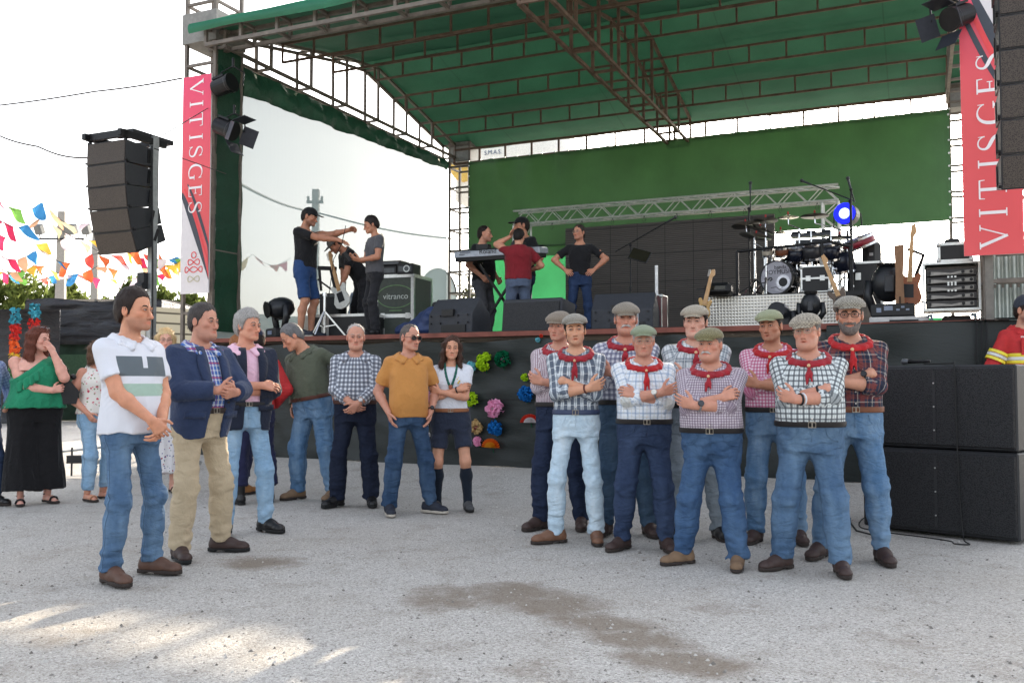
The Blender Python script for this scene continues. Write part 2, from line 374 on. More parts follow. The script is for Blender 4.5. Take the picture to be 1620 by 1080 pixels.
# ------------------------------------------------------------------ one person
def rotm(yaw=0, pitch=0, roll=0):       # yaw about z, pitch: + looks down / leans forward (towards -y), roll about y: + tilts to own left (+x)
    return np.array(Matrix.Rotation(yaw, 3, 'Z') @ Matrix.Rotation(pitch, 3, 'X') @ Matrix.Rotation(roll, 3, 'Y'))
def norm(v): v = np.array(v, float); return v / (np.linalg.norm(v) + 1e-9)
def ik(S, W, pole, l1, l2):
    d = W - S; L = np.linalg.norm(d); m = (l1 + l2) * .995
    if L > m: W = S + d / L * m; d = W - S; L = m
    a = (l1 * l1 - l2 * l2 + L * L) / (2 * L); h = math.sqrt(max(l1 * l1 - a * a, 0)); u = d / L
    p = np.array(pole, float); p = p - u * (p @ u); return S + u * a + norm(p) * h, W
def hand(g, W, d, n, side, s, curl=.35, pinch=False, point=False):
    d = norm(d); n = norm(np.array(n, float) - d * (np.array(n, float) @ d)); t = np.cross(d, n) * (1 if side < 0 else -1)
    Bk = []
    for i, (o, L, r) in enumerate([(.032, .072, .0088), (.0105, .08, .009), (-.011, .074, .0086), (-.031, .058, .0076)]):
        b = W + d * (.088 - .006 * abs(i - 1)) * s + t * o * s; Bk.append(b)
        g.cone(W + t * o * .45 * s + d * .01 * s, b, .017 * s, .0125 * s, .012)
        c = curl * (1 + .12 * i); q = b; dirv = d + t * o * 2.2; seg = [L * .45, L * .32, L * .25]
        if point and i == 0: c = .08
        ang = c * .7
        for j, l in enumerate(seg):
            e = q + norm(math.cos(ang) * norm(dirv) + math.sin(ang) * n) * l * s
            g.cone(q, e, (r - .0007 * j) * s, (r - .0007 * (j + 1)) * s, .003); q = e; ang += c * (1.1 if j == 0 else .8)
    q = W + d * .022 * s + t * .024 * s
    for l, r, w in ((.042, .0125, (.62, .7, .3)), (.032, .0105, (.8, .42, .42)), (.024, .009, (.9, .2, .4))):
        e = q + norm(d * w[0] + t * w[1] + n * w[2]) * l * s; g.cone(q, e, r * s, (r - .0012) * s, .006); q = e
TORSO = [(.80, .148, .108, .01), (.90, .168, .120, .008), (1.0, .160, .112, .0), (1.08, .155, .108, -.004), (1.18, .162, .112, -.006), (1.27, .172, .120, -.002), (1.34, .170, .112, .004), (1.39, .146, .094, .012), (1.425, .104, .076, .02), (1.46, .068, .062, .026), (1.50, .052, .054, .03)]
def person(name_pos, yaw=0., H=1.74, g=1.0, belly=0.0, fem=False, label='', group=None, torso=(0, 0, 0), pel=(0, 0), head=(0, 0, 0), feet=((-.11, 0, 12), (.11, 0, 12)), arms=None,
           top=None, under=None, legs=None, shoe=None, skin=None, hair=None, face=None, extra=None, hfine=.0036, tres=.010, sit=None, body_legs=False, shw=1.0, seed=1, knee=(0, 0), floor=0.0, headfwd=0.0, hip=None):
    s = H / 1.73; root = thing('person', label, 'person', name_pos, yaw, group)
    rs = np.random.RandomState(seed * 17 + 5); off = rs.rand(3) * 30; face = face or {}; skin = skin or S8(205, 150, 125)
    SK = skin_mat('skin_%d_%d_%d' % tuple(int(c * 999) for c in skin), skin)
    pelz = (hip if hip else .95) * s; pel3 = np.array([pel[0], pel[1], pelz]); Rt = rotm(*torso)
    def tt(p): return Rt @ (np.array(p, float) - np.array([0, 0, .95 * s])) + pel3                # torso frame -> person frame
    def inv(x, y, z):
        px, py, pz = x - pel3[0], y - pel3[1], z - pel3[2]
        q = [Rt[0][i] * px + Rt[1][i] * py + Rt[2][i] * pz for i in range(3)]; return q[0], q[1], q[2] + .95 * s
    rows = []
    for z, a, b, c in TORSO:
        bump = belly * math.exp(-((z - 1.07) / .14) ** 2); up = min(1, max(0, (1.46 - z) / .08)); ga = 1 + (g - 1) * up
        if fem:
            a *= 1 - .10 * math.exp(-((z - 1.10) / .09) ** 2) - .08 * (z > 1.3); b *= .95; bump += .028 * math.exp(-((z - 1.27) / .06) ** 2); a += .008 * math.exp(-((z - .88) / .08) ** 2)
        rows.append((z * s, (a * ga + bump * .35) * s, (b * ga + bump * .62) * s, (c - bump * .6) * s))
    lf = Loft(rows); SHW = (.176 if not fem else .155) * shw * (1 + (g - 1) * .6) * s
    sh = {-1: np.array([-SHW, .012 * s, 1.372 * s]), 1: np.array([SHW, .012 * s, 1.372 * s])}
    # --- arms
    L1, L2 = .285 * s, .255 * s; AR = {}
    for side, key in ((-1, 'R'), (1, 'L')):
        a = dict(arms[key]) if arms else {}
        w = np.array(a.get('w', (side * .25, -.04, .86)), float); w = w * s if not a.get('abs') else w
        if a.get('y') is not None:      # depth measured from the chest or belly front
            w[1] = lf.front(w[2], w[0]) - a['y'] * s
        W = tt(w); Sh = tt(sh[side]); E_, W = ik(Sh, W, Rt @ np.array(a.get('pole', (side * .6, .6, -.4)), float), L1, L2)
        hd = Rt @ np.array(a.get('d', (0, 0, 0)), float); hd = norm(W - E_) if np.linalg.norm(hd) < .1 else norm(hd)
        hn = Rt @ np.array(a.get('n', (-side, 0, 0)), float)
        AR[side] = (Sh, E_, W, hd, hn, a)
    am = (.92 if fem else 1.0) * (1 + (g - 1) * .6) * s
    # --- head frame
    hs = (H / 1.76) * face.get('size', 1.0) * (.95 if fem else 1.0); nb = tt((0, .03 * s, 1.46 * s)); Rh = Rt @ rotm(*head)
    hc = nb + Rt @ np.array([0, -.035 * s - headfwd, .030 * s]) + Rh @ np.array([0, -.025, .115]) * hs
    def hp(p): return Rh @ (np.array(p, float) * hs) + hc
    # --- legs
    LG = {}; hipw = (.086 if not fem else .098) * (1 + (g - 1) * .4) * s
    for side, i in ((-1, 0), (1, 1)):
        fx, fy, toe = feet[i]; hj = np.array([pel[0] + side * hipw, pel[1] + .005, pelz - .05 * s]); an = np.array([fx, fy, .085 * s + floor])
        if sit: kn, an = np.array(sit[i][0]), np.array(sit[i][1])
        else:
            kn, an = ik(hj, an, np.array([side * .12 + math.sin(R(toe)) * side * .3, -1, .0]), .425 * s, .402 * s)
        LG[side] = (hj, kn, an, toe)
    # ================= skin body: one mesh
    parts = []; gr = []
    lo, hi = hc - .2, hc + .2; lo[2] = min(lo[2], nb[2] - .17)
    gh = G(lo, hi, hfine)
    fw = face.get('w', 1.0) * 1.04; jw = face.get('jaw', 1.0); dc = face.get('chin2', 0.0); nl = face.get('nose', 1.0)
    def E(c, r, k, sub=False): gh.ell(hp(c), np.array(r) * hs, k, Rh, sub)
    def Cn(a, b, ra, rb, k, sub=False): gh.cone(hp(a), hp(b), ra * hs, rb * hs, k, 0, None, sub)
    E((0, .012, .036), (.076 * (fw + 1) / 2, .098, .088), .01)
    E((0, -.028, -.042), (.060 * fw, .060, .075), .035)
    for q in (-1, 1): Cn((q * .047 * jw, .005, -.056), (q * .020, -.07, -.097), .015, .013, .03)
    E((0, -.076, -.099), (.024 * jw, .018, .018), .02)
    for q in (-1, 1): E((q * .043 * fw, -.062, -.026), (.022, .02, .018), .02)
    if dc: E((0, -.035, -.102), (.05 * fw, .05, .022 + dc), .04)
    E((0, -.066, -.062), (.030, .0255, .030), .02)
    for q in (-1, 1):
        E((q * .031, -.1, -.002), (.019, .013, .0120), .012, True)
        E((q * .0315, -.0815, -.001), (.0155, .0125, .0098), .004)
        Cn((q * .016, -.0895, .0175), (q * .046, -.079, .016), .0075, .006, .012)
    Cn((0, -.085, .010), (0, -.103 - .004 * nl, -.039), .0075, .0098, .012); E((0, -.107 - .005 * nl, -.0445), (.0118 * nl, .0115 * nl, .0105), .008)
    for q in (-1, 1): E((q * .0125 * nl, -.098, -.0485), (.0082, .010, .0078), .006)
    Cn((-.022, -.0850, -.0705), (.022, -.0868, -.0700), .0058, .0058, .006); Cn((-.016, -.0862, -.0803), (.016, -.0870, -.0803), .0066, .0066, .007)
    Cn((-.022, -.0945, -.0750), (0, -.0965, -.0745), .0020, .0024, .003, True); Cn((.022, -.0945, -.0750), (0, -.0965, -.0745), .0020, .0024, .003, True)
    if face.get('open'): E((0, -.097, -.0760), (.016, .02, .0055 * face['open']), .003, True)
    for q in (-1, 1):
        E((q * .0765 * (fw + 1) / 2, .012, -.006), (.0105, .019, .033), .006); E((q * .087 * (fw + 1) / 2, .004, -.004), (.006, .010, .02), .004, True)
    for q in (-1, 1):
        Cn((q * .019, -.1005, -.040), (q * .034, -.086, -.074), .0018, .0014, .007, True); Cn((q * .020, -.094, -.0135), (q * .040, -.088, -.0165), .0016, .0012, .006, True)
        if face.get('age'): Cn((q * .002, -.094, .040), (q * .035, -.086, .042), .0014, .0012, .005, True); Cn((q * .002, -.091, .053), (q * .035, -.083, .055), .0014, .0012, .005, True); Cn((q * .006, -.0985, .014), (q * .007, -.0975, .028), .0012, .001, .004, True)
    nr = (.053 if not fem else .044) * (1 + (g - 1) * .7) * (1 + dc * 2) * hs
    gh.add(lambda x, y, z: lf.d(*inv(x, y, z), grow=-.007 * s, z0=1.28 * s, z1=1.46 * s), tt((-.2, -.2, 1.28 * s)), tt((.2, .2, 1.48 * s)), .03)
    gh.cone(hp((0, .022, -.06)), nb + Rt @ np.array([0, .0, -.06]) * s, nr, nr * 1.12, .03)
    v, f = gh.mesh(); parts.append((v, f)); q = (v - hc) @ Rh / hs; colh = np.ones((len(v), 3)); tx = lambda m, c: (1 - m[:, None]) + m[:, None] * np.array(c)
    bump = lambda c, r: np.exp(-(((q - np.array(c)) / np.array(r)) ** 2).sum(1))
    red = face.get('red', .6)
    colh *= tx(np.clip(bump((0, -.11, -.04), (.02, .03, .016)) + bump((.048, -.07, -.03), (.026, .04, .024)) + bump((-.048, -.07, -.03), (.026, .04, .024)) + bump((.08, .01, -.005), (.02, .03, .03)) + bump((-.08, .01, -.005), (.02, .03, .03)), 0, 1) * red, (1.0, .78, .74))
    colh *= tx(np.clip(bump((0, -.09, -.0750), (.026, .02, .0095)) * 1.2, 0, 1), (.84, .55, .52))
    eye = np.clip(bump((.031, -.085, 0), (.02, .03, .011)) + bump((-.031, -.085, 0), (.02, .03, .011)), 0, 1); colh *= tx(eye * .9, (.60, .50, .48))  # eye socket shade painted into the skin tint
    if face.get('stubble'):
        m = np.clip((-.035 - q[:, 2]) / .03, 0, 1) * np.clip((.03 - q[:, 1]) / .03, 0, 1) * np.clip((q[:, 2] + .15) / .03, 0, 1) * (1 - np.clip(bump((0, -.09, -.0750), (.024, .03, .011)) * 1.5, 0, 1))
        m = np.maximum(m, bump((0, -.09, -.055), (.03, .03, .008)) * .9); colh *= tx(m * face['stubble'], (.54, .54, .58))
    cols = [colh]
    def srf(x, z, r=.0055):
        m = (np.abs(q[:, 0] - x) < r) & (np.abs(q[:, 2] - z) < r) & (q[:, 1] < 0); return float(q[m, 1].min()) if m.any() else -.09
    ysf = {(x_, z_): srf(x_, z_) for x_ in (-.05, -.04, -.0315, -.026, -.013, .013, .026, .0315, .04, .05) for z_ in (-.0015, .0165, .0225)}
    gl = G((-.35, -.4, -.02), (.35, .3, 1.55), .016)       # hidden trunk and legs under the clothes
    if not sit:
        gl = G(np.minimum.reduce([pel3 - .5, tt((0, 0, 1.5 * s)) - .35, np.array([-.5, -.6, -.02])]), np.maximum.reduce([pel3 + .45, tt((0, 0, 1.5 * s)) + .3]), .017)
        gl.add(lambda x, y, z: lf.d(*inv(x, y, z), grow=-.045 * s), tt((0, 0, 1.1 * s)) - .5, tt((0, 0, 1.1 * s)) + .55, .04)
        for sd_ in (-1, 1):
            hj, kn, an, toe = LG[sd_]; gl.cone(hj, kn, .046 * s, .036 * s, .02); gl.cone(kn, an, .040 * s, .03 * s, .02)
            gl.cone(tt((sd_ * .1 * s, .01, 1.40 * s)), AR[sd_][0], .03 * s, .03 * s, .02); gl.cone(AR[sd_][0], AR[sd_][1], .03 * s, .028 * s, .02)
        v, f = gl.mesh(); parts.append((v, f)); cols.append(np.ones((len(v), 3)))
    if body_legs:
        for sd_ in (-1, 1):
            hj, kn, an, toe = LG[sd_]; gg = G(np.minimum(kn, an) - .12, np.maximum(kn, an) + .16, .008); up = norm(hj - kn)
            gg.cone(kn + up * .14 * s, kn, .066 * s * am, .053 * s, .03); md = kn + (an - kn) * .32 + np.array([0, .022, 0]) * s; gg.cone(kn, md, .049 * s, .055 * s, .03); gg.cone(md, an, .054 * s, .035 * s, .03); gg.cone(an, an - np.array([0, 0, .04]), .035 * s, .036 * s, .02)
            gg.ell(kn + np.array([0, -.02, .0]) * s, np.array([.04, .04, .05]) * s, .03)
            v, f = gg.mesh(); parts.append((v, f)); cols.append(np.ones((len(v), 3)))
    for side in (-1, 1):
        Sh, E_, W, hd, hn, a = AR[side]
        if a.get('hide'): continue
        p0 = Sh if (top and top.get('sleeve') in ('short', 'none')) else E_
        lo = np.minimum.reduce([p0, E_, W, W + hd * .2 * s]) - .085; hi = np.maximum.reduce([p0, E_, W, W + hd * .2 * s]) + .085
        ga_ = G(lo, hi, a.get('res', .0042))
        if p0 is Sh:
            ga_.cone(Sh, E_, .054 * am, .043 * am, .02)
            ga_.ell((Sh + E_) / 2 + norm(np.cross(E_ - Sh, [1, 0, 0])) * .004, np.array([.05, .05, .05]) * am, .04)
        m1 = E_ + (W - E_) * .28; ga_.cone(E_, m1, .041 * am, .044 * am, .02); ga_.cone(m1, W, .043 * am, .027 * am, .02)
        hand(ga_, W, hd, hn, side, s * (.93 if fem else 1.0), a.get('curl', .35), point=a.get('point', False))
        v, f = ga_.mesh(); parts.append((v, f)); cols.append(np.ones((len(v), 3)) * np.array([.97, .93, .92]))
    np_obj('body', parts, SK, root, col=np.concatenate(cols))
    # ================= eyes and brows
    e1 = MB(); bcol = face.get('brow', S8(60, 45, 38)); em = [simple('eye_white', S8(178, 166, 160), .3, var=.02), simple('iris', face.get('iris', S8(45, 30, 22)), .25, var=.1), simple('lash', S8(40, 28, 24), .8, var=.05)]
    for q in (-1, 1):
        e1 = MB(); e1.cur = 0; ye = ysf[(q * .0315, -.0015)]; eo = face.get('eo', 1.0); e1.ball((q * .0315, ye + .0035, -.0015), (.0120, .0062, .0044 * eo), 12, 7); e1.cur = 1; e1.ball((q * .0315 + face.get('gaze', 0), ye - .0005, -.0012), (.0054, .0034, .0044 * eo), 10, 7)
        e1.cur = 2; e1.tube([(q * (.0315 + dx), ye - .0022 + .42 * abs(dx), .0030 - 18 * dx * dx) for dx in (-.014, -.008, 0, .008, .014)], .0017, 5)
        e1.v = [tuple(hp(p)) for p in e1.v]; P('eye', e1, em, root, True)
        b = MB(); b.tube([(q * x, ysf[(q * x, z)] + .0012, z) for x, z in ((.013, .0165), (.026, .0225), (.040, .0225), (.050, .0165))], [.0028, .0042, .0038, .0018], 6)
        b.v = [tuple(hp(p)) for p in b.v]; P('eyebrow', b, hair_mat('brow_%d' % int(sum(bcol) * 3000), bcol), root, True)
    # ================= hair
    if hair:
        hm = hair_mat('hair_' + hair['name'], hair['col'], hair.get('fine', 1)); th = hair.get('t', .012); fr = hair.get('front', .062); nape = hair.get('nape', -.075); ty = hair.get('temple', -.035)
        gk = G(hc - .22, hc + .2, .0045)
        def hl(x, y, z):
            px, py, pz = x - hc[0], y - hc[1], z - hc[2]; return [(Rh[0][i] * px + Rh[1][i] * py + Rh[2][i] * pz) / hs for i in range(3)]
        X, Y, Z = gk.ev((slice(None),) * 3); x, y, z = hl(X, Y, Z)
        def el(c, r):
            qx, qy, qz = (x - c[0]) / r[0], (y - c[1]) / r[1], (z - c[2]) / r[2]; qq = np.sqrt(qx * qx + qy * qy + qz * qz) + 1e-6
            return (qq - 1) * min(r)
        d = el((0, .014, .036 + hair.get('lift', 0)), (.077 * (fw + 1) / 2 + th * .8, .099 + th, .089 + th * 1.1))
        d = d + .010 * np.clip((-y - .035) / .05, 0, 1) + .005 * np.clip((.05 - z) / .06, 0, 1)
        d = smin(d, el((0, .045, -.015), (.066 * (fw + 1) / 2 + th * .6, .068 + th, .075)), .03)
        line = np.interp(y, [-.13, -.085, -.055, ty, -.012, .0, .02, .035, .07, .12], [fr, fr, fr - .012, .028, -.018, -.03, .022, -.03, nape + .01, nape])
        line = line + .006 * vnoise(x * 90, y * 90, z * 40)
        if hair.get('bald'): d = np.maximum(d, np.where(z > .02, -(np.sqrt((x / .062) ** 2 + ((y + .02) / .098) ** 2) - 1) * .06 + 0 * z, -1) if hair['bald'] == 1 else -1)
        d = np.maximum(d, (line - z) * .8)
        if face.get('hat'): d = np.maximum(d, z - .066)
        if hair.get('quiff'): d = smin(d, np.maximum(el((0, -.062, .105), (.055, .035, .026 + hair['quiff'])), .06 - z), .02)
        if hair.get('long'):
            Lz = -hair['long']
            for q_ in (-1, 1):
                dd = np.maximum(np.sqrt(((x - q_ * (.078 + .02 * np.clip(-z / .2, 0, 1) + .006 * np.sin(z * 60 + q_))) / .032) ** 2 + ((y - .03 + .02 * np.clip(-z / .2, 0, 1)) / .062) ** 2) * .032 - .032, np.maximum(z - .05, Lz - z))
                d = smin(d, dd, .03)
            d = smin(d, np.maximum(np.sqrt((x / .085) ** 2 + ((y - .075) / .05) ** 2) * .05 - .05, np.maximum(z - .06, Lz - .01 - z)), .035)
            if hair.get('part') is not None:
                d = np.maximum(d, -(np.sqrt((x / .05) ** 2 + ((y + .13) / .075) ** 2 + ((z + .015) / .088) ** 2) - 1) * .05)
        d = d + .0030 * vnoise(x * 60 + off[0], y * 60, z * 22) + .0012 * vnoise(x * 150, y * 150 + off[1], z * 50)
        gk.f = (d * hs).astype(np.float32); v, f = gk.mesh()
        if len(f):
            n = hair.get('strands', 700 if not hair.get('long') else 1500); e1 = v[f[:, 1]] - v[f[:, 0]]; e2 = v[f[:, 2]] - v[f[:, 0]]; fn_ = np.cross(e1, e2); fn_ /= np.linalg.norm(fn_, axis=1)[:, None] + 1e-9
            pick = rs.randint(0, len(f), n); p0 = v[f[pick]].mean(1); nn = fn_[pick]; fl = (Rh @ (np.array([0, .25, -1.]) if not hair.get('long') else np.array([0, .08, -1.])))[None] + rs.randn(n, 3) * (.45 if not hair.get('long') else .2)
            top_ = ((p0 - hc) @ Rh)[:, 2] > .075 * hs; fl[top_] = (Rh @ np.array([.3, 1., 0.]))[None] + rs.randn(top_.sum(), 3) * .45; fl -= nn * (fl * nn).sum(1)[:, None]; fl /= np.linalg.norm(fl, axis=1)[:, None] + 1e-9
            ln = hair.get('sl', .022 if not hair.get('long') else .05) * (.5 + rs.rand(n, 1)); sd_ = np.cross(nn, fl) * .0016; q0 = p0 - nn * .001; q1 = p0 + fl * ln * .6 + nn * .0035; q2 = p0 + fl * ln + nn * (.001 + .004 * rs.rand(n, 1))
            sv = np.stack([q0 - sd_, q0 + sd_, q1 + sd_ * .8, q1 - sd_ * .8, q2 + sd_ * .2, q2 - sd_ * .2], 1).reshape(-1, 3); b6 = np.arange(n)[:, None] * 6; sf = np.concatenate([b6 + [0, 1, 2, 3], b6 + [3, 2, 4, 5]])
            np_obj('hair', [(v, f), (sv, sf)], hm, root)
    def headpart(nm, mb, mat, sm=True, par=root):
        mb.v = [tuple(hp(p)) for p in mb.v]; return P(nm, mb, mat, par, sm)
    hd_grid = lambda h=.0045, r=.24: G(hc - r, hc + r, h)
    def head_eval(gk):
        X, Y, Z = gk.ev((slice(None),) * 3); px, py, pz = X - hc[0], Y - hc[1], Z - hc[2]
        return [(Rh[0][i] * px + Rh[1][i] * py + Rh[2][i] * pz) / hs for i in range(3)]
    def eld(x, y, z, c, r):
        qx, qy, qz = (x - c[0]) / r[0], (y - c[1]) / r[1], (z - c[2]) / r[2]; qq = np.sqrt(qx * qx + qy * qy + qz * qz) + 1e-6; gq = np.sqrt((qx / r[0]) ** 2 + (qy / r[1]) ** 2 + (qz / r[2]) ** 2) + 1e-6
        return qq * (qq - 1) / gq
    if face.get('moustache'):
        mb = MB(); mb.tube([(-.036, -.082, -.076), (-.024, -.095, -.066), (-.010, -.102, -.060), (0, -.101, -.061), (.010, -.102, -.060), (.024, -.095, -.066), (.036, -.082, -.076)], [.003, .0075, .0085, .006, .0085, .0075, .003], 8)
        headpart('moustache', mb, hair_mat('mous', face['moustache'], .8))
    if face.get('beard'):
        gk = hd_grid(.004, .17); x, y, z = head_eval(gk); bt = .011
        d = smin(eld(x, y, z, (0, -.03, -.044), (.061 * fw + bt * .6, .061 + bt, .080 + bt)), eld(x, y, z, (0, -.068, -.104), (.034 + bt, .022 + bt, .024 + bt)), .03)
        line = np.interp(y, [-.14, -.085, -.06, -.03, .0, .03], [-.078, -.078, -.052, -.045, .0, .02]); d = np.maximum(d, z - line); d = np.maximum(d, y - .012)
        mo = np.maximum(eld(x, y, z, (0, -.088, -.061), (.034, .020, .011)), -1); d = smin(d, mo, .006)
        for q_ in (-1, 1): d = smin(d, np.sqrt((np.abs(x) - .032) ** 2 + (y + .080) ** 2 + (np.clip(z, -.09, -.06) - z) ** 2) - .008, .006)
        d = np.maximum(d, -eld(x, y, z, (0, -.1, -.0760), (.019, .03, .0085)))
        d = d + .002 * vnoise(x * 170, y * 170, z * 120); gk.f = (d * hs).astype(np.float32); np_obj('beard', [gk.mesh()], hair_mat('beard', face['beard'], .8), root)
    if face.get('glasses'):
        mb = MB(); kind_ = face['glasses']; fm = simple('glasses_frame_' + kind_, S8(40, 35, 35) if kind_ != 'thin' else S8(150, 140, 120), .35, .3)
        lens = N('lens_' + kind_) if 'lens_' + kind_ not in MATS else None
        if lens:
            if kind_ == 'sun': MATS['lens_sun'] = lens.done(lens.bsdf((.012, .012, .014), .15, 0, None, .6))
            else:
                tr = lens.n('BsdfTransparent'); gl_ = lens.n('BsdfGlossy'); gl_.inputs['Roughness'].default_value = .05; mx = lens.n('MixShader'); mx.inputs[0].default_value = .03
                lens.t.links.new(tr.outputs[0], mx.inputs[1]); lens.t.links.new(gl_.outputs[0], mx.inputs[2]); MATS['lens_' + kind_] = lens.done(mx.outputs[0])
        rad = .0024 if kind_ == 'thick' else .0017
        for q_ in (-1, 1):
            ring = [(q_ * .0325 + .0235 * math.copysign(abs(math.cos(t)) ** .7, math.cos(t)), -.112 + .012 * (math.cos(t) * q_ > 0) * math.cos(t) ** 2, -.003 + .0175 * math.copysign(abs(math.sin(t)) ** .7, math.sin(t))) for t in [2 * math.pi * i / 20 for i in range(21)]]
            mb.tube(ring, rad, 6); mb.cur = 1; c0 = len(mb.v); mb.add([(x_, y_ + .001, z_) for x_, y_, z_ in ring[:20]], [tuple(range(20))]); mb.cur = 0
            mb.tube([(q_ * .056, -.100, .004), (q_ * .074 * (fw + 1) / 2, -.06, .004), (q_ * .083 * (fw + 1) / 2, .015, .002)], rad, 6)
        mb.tube([(-.009, -.113, .002), (0, -.115, .004), (.009, -.113, .002)], rad, 6)
        headpart('glasses', mb, [fm, MATS['lens_' + kind_]])
    hat = face.get('hat')
    if hat and hat[0] == 'flat':
        gk = hd_grid(.0042, .2); x, y, z = head_eval(gk); zt = z - .053 - y * (hat[2] if len(hat) > 2 else .06)
        d = eld(x, y, zt, (0, .004, .0), (.089 * (fw + 1) / 2 + .004, .116, .077))
        d = smin(d, eld(x, y, zt, (0, -.044, .012), (.096 * (fw + 1) / 2, .096, .045)), .03)
        d = np.maximum(d, -.004 - zt)
        vis = np.maximum(eld(x, y, zt + (y + .1) * -.22 + 3.5 * x * x, (0, -.092, .001), (.070, .062, .0075)), -1); d = smin(d, vis, .012)
        d = np.maximum(d, -eld(x, y, zt, (0, .012, -.03), (.074 * (fw + 1) / 2, .096, .06)))
        d = d + .0018 * vnoise(x * 40 + off[0], y * 40, z * 40); gk.f = (d * hs).astype(np.float32); np_obj('flat_cap', [gk.mesh()], hat[1], root)
    if hat and hat[0] == 'ball':
        gk = hd_grid(.0045, .24); x, y, z = head_eval(gk); d = eld(x, y, z, (0, .008, .046), (.084, .106, .086)); d = np.maximum(d, .036 + y * .12 - z)
        sg = hat[2] if len(hat) > 2 else 1
        d = smin(d, eld(x, y * sg, z + y * sg * .12 * -1 + 3 * x * x, (0, -.125, .052 + .01), (.068, .07, .006)), .008); gk.f = (d * hs).astype(np.float32); np_obj('baseball_cap', [gk.mesh()], hat[1], root)
    if hat and hat[0] == 'beanie':
        gk = hd_grid(.0045, .2); x, y, z = head_eval(gk); d = eld(x, y, z, (0, .012, .045), (.086, .108, .098)); d = np.maximum(d, .030 + y * -.35 - z); gk.f = (d * hs).astype(np.float32); np_obj('beanie', [gk.mesh()], hat[1], root)
    # ================= garments
    def around(ang, z, off_):      # a point on the shoulders, ang 0 at the front
        a, b, c = lf.at(z * s); return tt(np.array([math.sin(ang) * (a + off_), c - math.cos(ang) * (b + off_), z * s]))
    def torso_uv(v, f, sleeved=True):
        rr_f = -.012 * am; q = np.stack(inv(v[:, 0], v[:, 1], v[:, 2]), 1); a, b, c = lf.at(q[:, 2]); th = np.arctan2(q[:, 0], -(q[:, 1] - c)); ut = th * .165 * g * s; vt = q[:, 2]
        dt = lf.d(q[:, 0], q[:, 1], q[:, 2], z0=-9, z1=9); U_ = np.stack([ut, vt], 1); reg = np.zeros(len(v), int); per = np.full(len(v), 2 * math.pi * .165 * g * s)
        best = dt - (.010 if len(reg) else 0)
        for side in (-1, 1):
            Sh, E_, W, hd, hn, a_ = AR[side]
            for A_, B_, l0, rr in ((Sh, E_, 0., .055), (E_, W, L1, .045)):
                ab = B_ - A_; t = np.clip(((v - A_) @ ab) / (ab @ ab), 0 if l0 else -.4, 1); pr = v - A_ - t[:, None] * ab; dist = np.linalg.norm(pr, axis=1) - (rr + (.008 if l0 == 0. else .004 - .008 * 0)) * am - (rr_f * t if l0 else 0)
                e1_ = norm(np.cross(ab, [0.3, 1, .2])); e2_ = norm(np.cross(ab, e1_)); ph = np.arctan2(pr @ e1_, pr @ e2_)
                dist = dist + np.where((np.abs(q[:, 0]) > .86 * SHW) & (q[:, 2] > 1.26 * s), -.03, .008) if l0 == 0. else dist; m = dist < best; best[m] = dist[m]; U_[m, 0] = ph[m] * .058 * s + 5 * side; U_[m, 1] = (l0 + t[m] * np.linalg.norm(ab)) + .013; reg[m] = side * (1 if l0 == 0 else 2); per[m] = 2 * math.pi * .058 * s
        fr = reg[f]; uvs = U_[f].copy()            # per loop
        same = (fr == fr[:, :1])
        uvs[:, :, :] = np.where(same[:, :, None], uvs, uvs[:, :1, :])
        dd = uvs[:, :, 0] - uvs[:, :1, 0]; pp = per[f[:, :1]]; uvs[:, :, 0] -= np.round(dd / pp) * pp
        return uvs.reshape(-1, 2)
    def upper(nm, t, grow, mat, fold=.006, cutfront=None, arm_grow=0.0, par=root):
        z0 = t.get('hem', .98) * s; lo = [1e9] * 3; pts = [tt((x_ * .36 * g * s, y_ * .36 * s, z_)) for x_ in (-1, 1) for y_ in (-1, 1) for z_ in (z0, 1.56 * s)]
        sl = t.get('sleeve', 'rolled')
        for side in (-1, 1): pts += [AR[side][0], AR[side][1]] + ([AR[side][2]] if sl not in ('short', 'none') else [])
        pts = np.array(pts); gg = G(pts.min(0) - .05, pts.max(0) + .05, tres)
        gg.add(lambda x, y, z: lf.d(*inv(x, y, z), grow=grow + (t.get('flare', 0) * np.clip((1.15 * s - inv(x, y, z)[2]) / .3, 0, 1) if t.get('flare') else 0), z0=z0, z1=t.get('ztop', 1.468) * s), pts.min(0), pts.max(0), 0)
        if sl != 'none':
            for side in (-1, 1):
                Sh, E_, W, hd, hn, a_ = AR[side]; ra = .047 * am + grow * .6 + arm_grow; rb = .049 * am + grow * .5 + arm_grow; rc = .036 * am + grow * .5 + arm_grow
                gg.cone(tt((side * .045 * s, .026 * s, 1.440 * s)), Sh + Rt @ np.array([0, .004, .006 * s]), .030 * s, .040 * s + grow * .4, .07)
                if sl == 'short':
                    e = Sh + (E_ - Sh) * t.get('slen', .68); gg.cone(Sh, e, ra + .002, rb + .011, .035, 1)
                else:
                    gg.cone(Sh, E_, ra, rb, .035); fr_ = {'rolled': t.get('slen', .42), 'long': .93}[sl]; e = E_ + (W - E_) * fr_; r_e = rb + (rc - rb) * fr_
                    gg.cone(E_, e, rb, r_e + (.004 if sl == 'rolled' else .004), .02, 1)
                    if sl == 'rolled': gg.cone(E_ + (W - E_) * (fr_ - .16), E_ + (W - E_) * (fr_ + .01), r_e + .012, r_e + .010, .008, 2)
                    elif t.get('cuff', True): gg.cone(E_ + (W - E_) * .84, E_ + (W - E_) * .94, rc + .006, rc + .005, .006, 2)
        X, Y, Z = gg.ev((slice(None),) * 3); k1 = vnoise(X * 11 + off[0], Y * 11 + off[1], Z * 7 + off[2]); k2 = vnoise(X * 24 + off[1], Y * 24, Z * 15 + off[0])
        low = np.exp(-((inv(X, Y, Z)[2] - z0) / .12) ** 2)
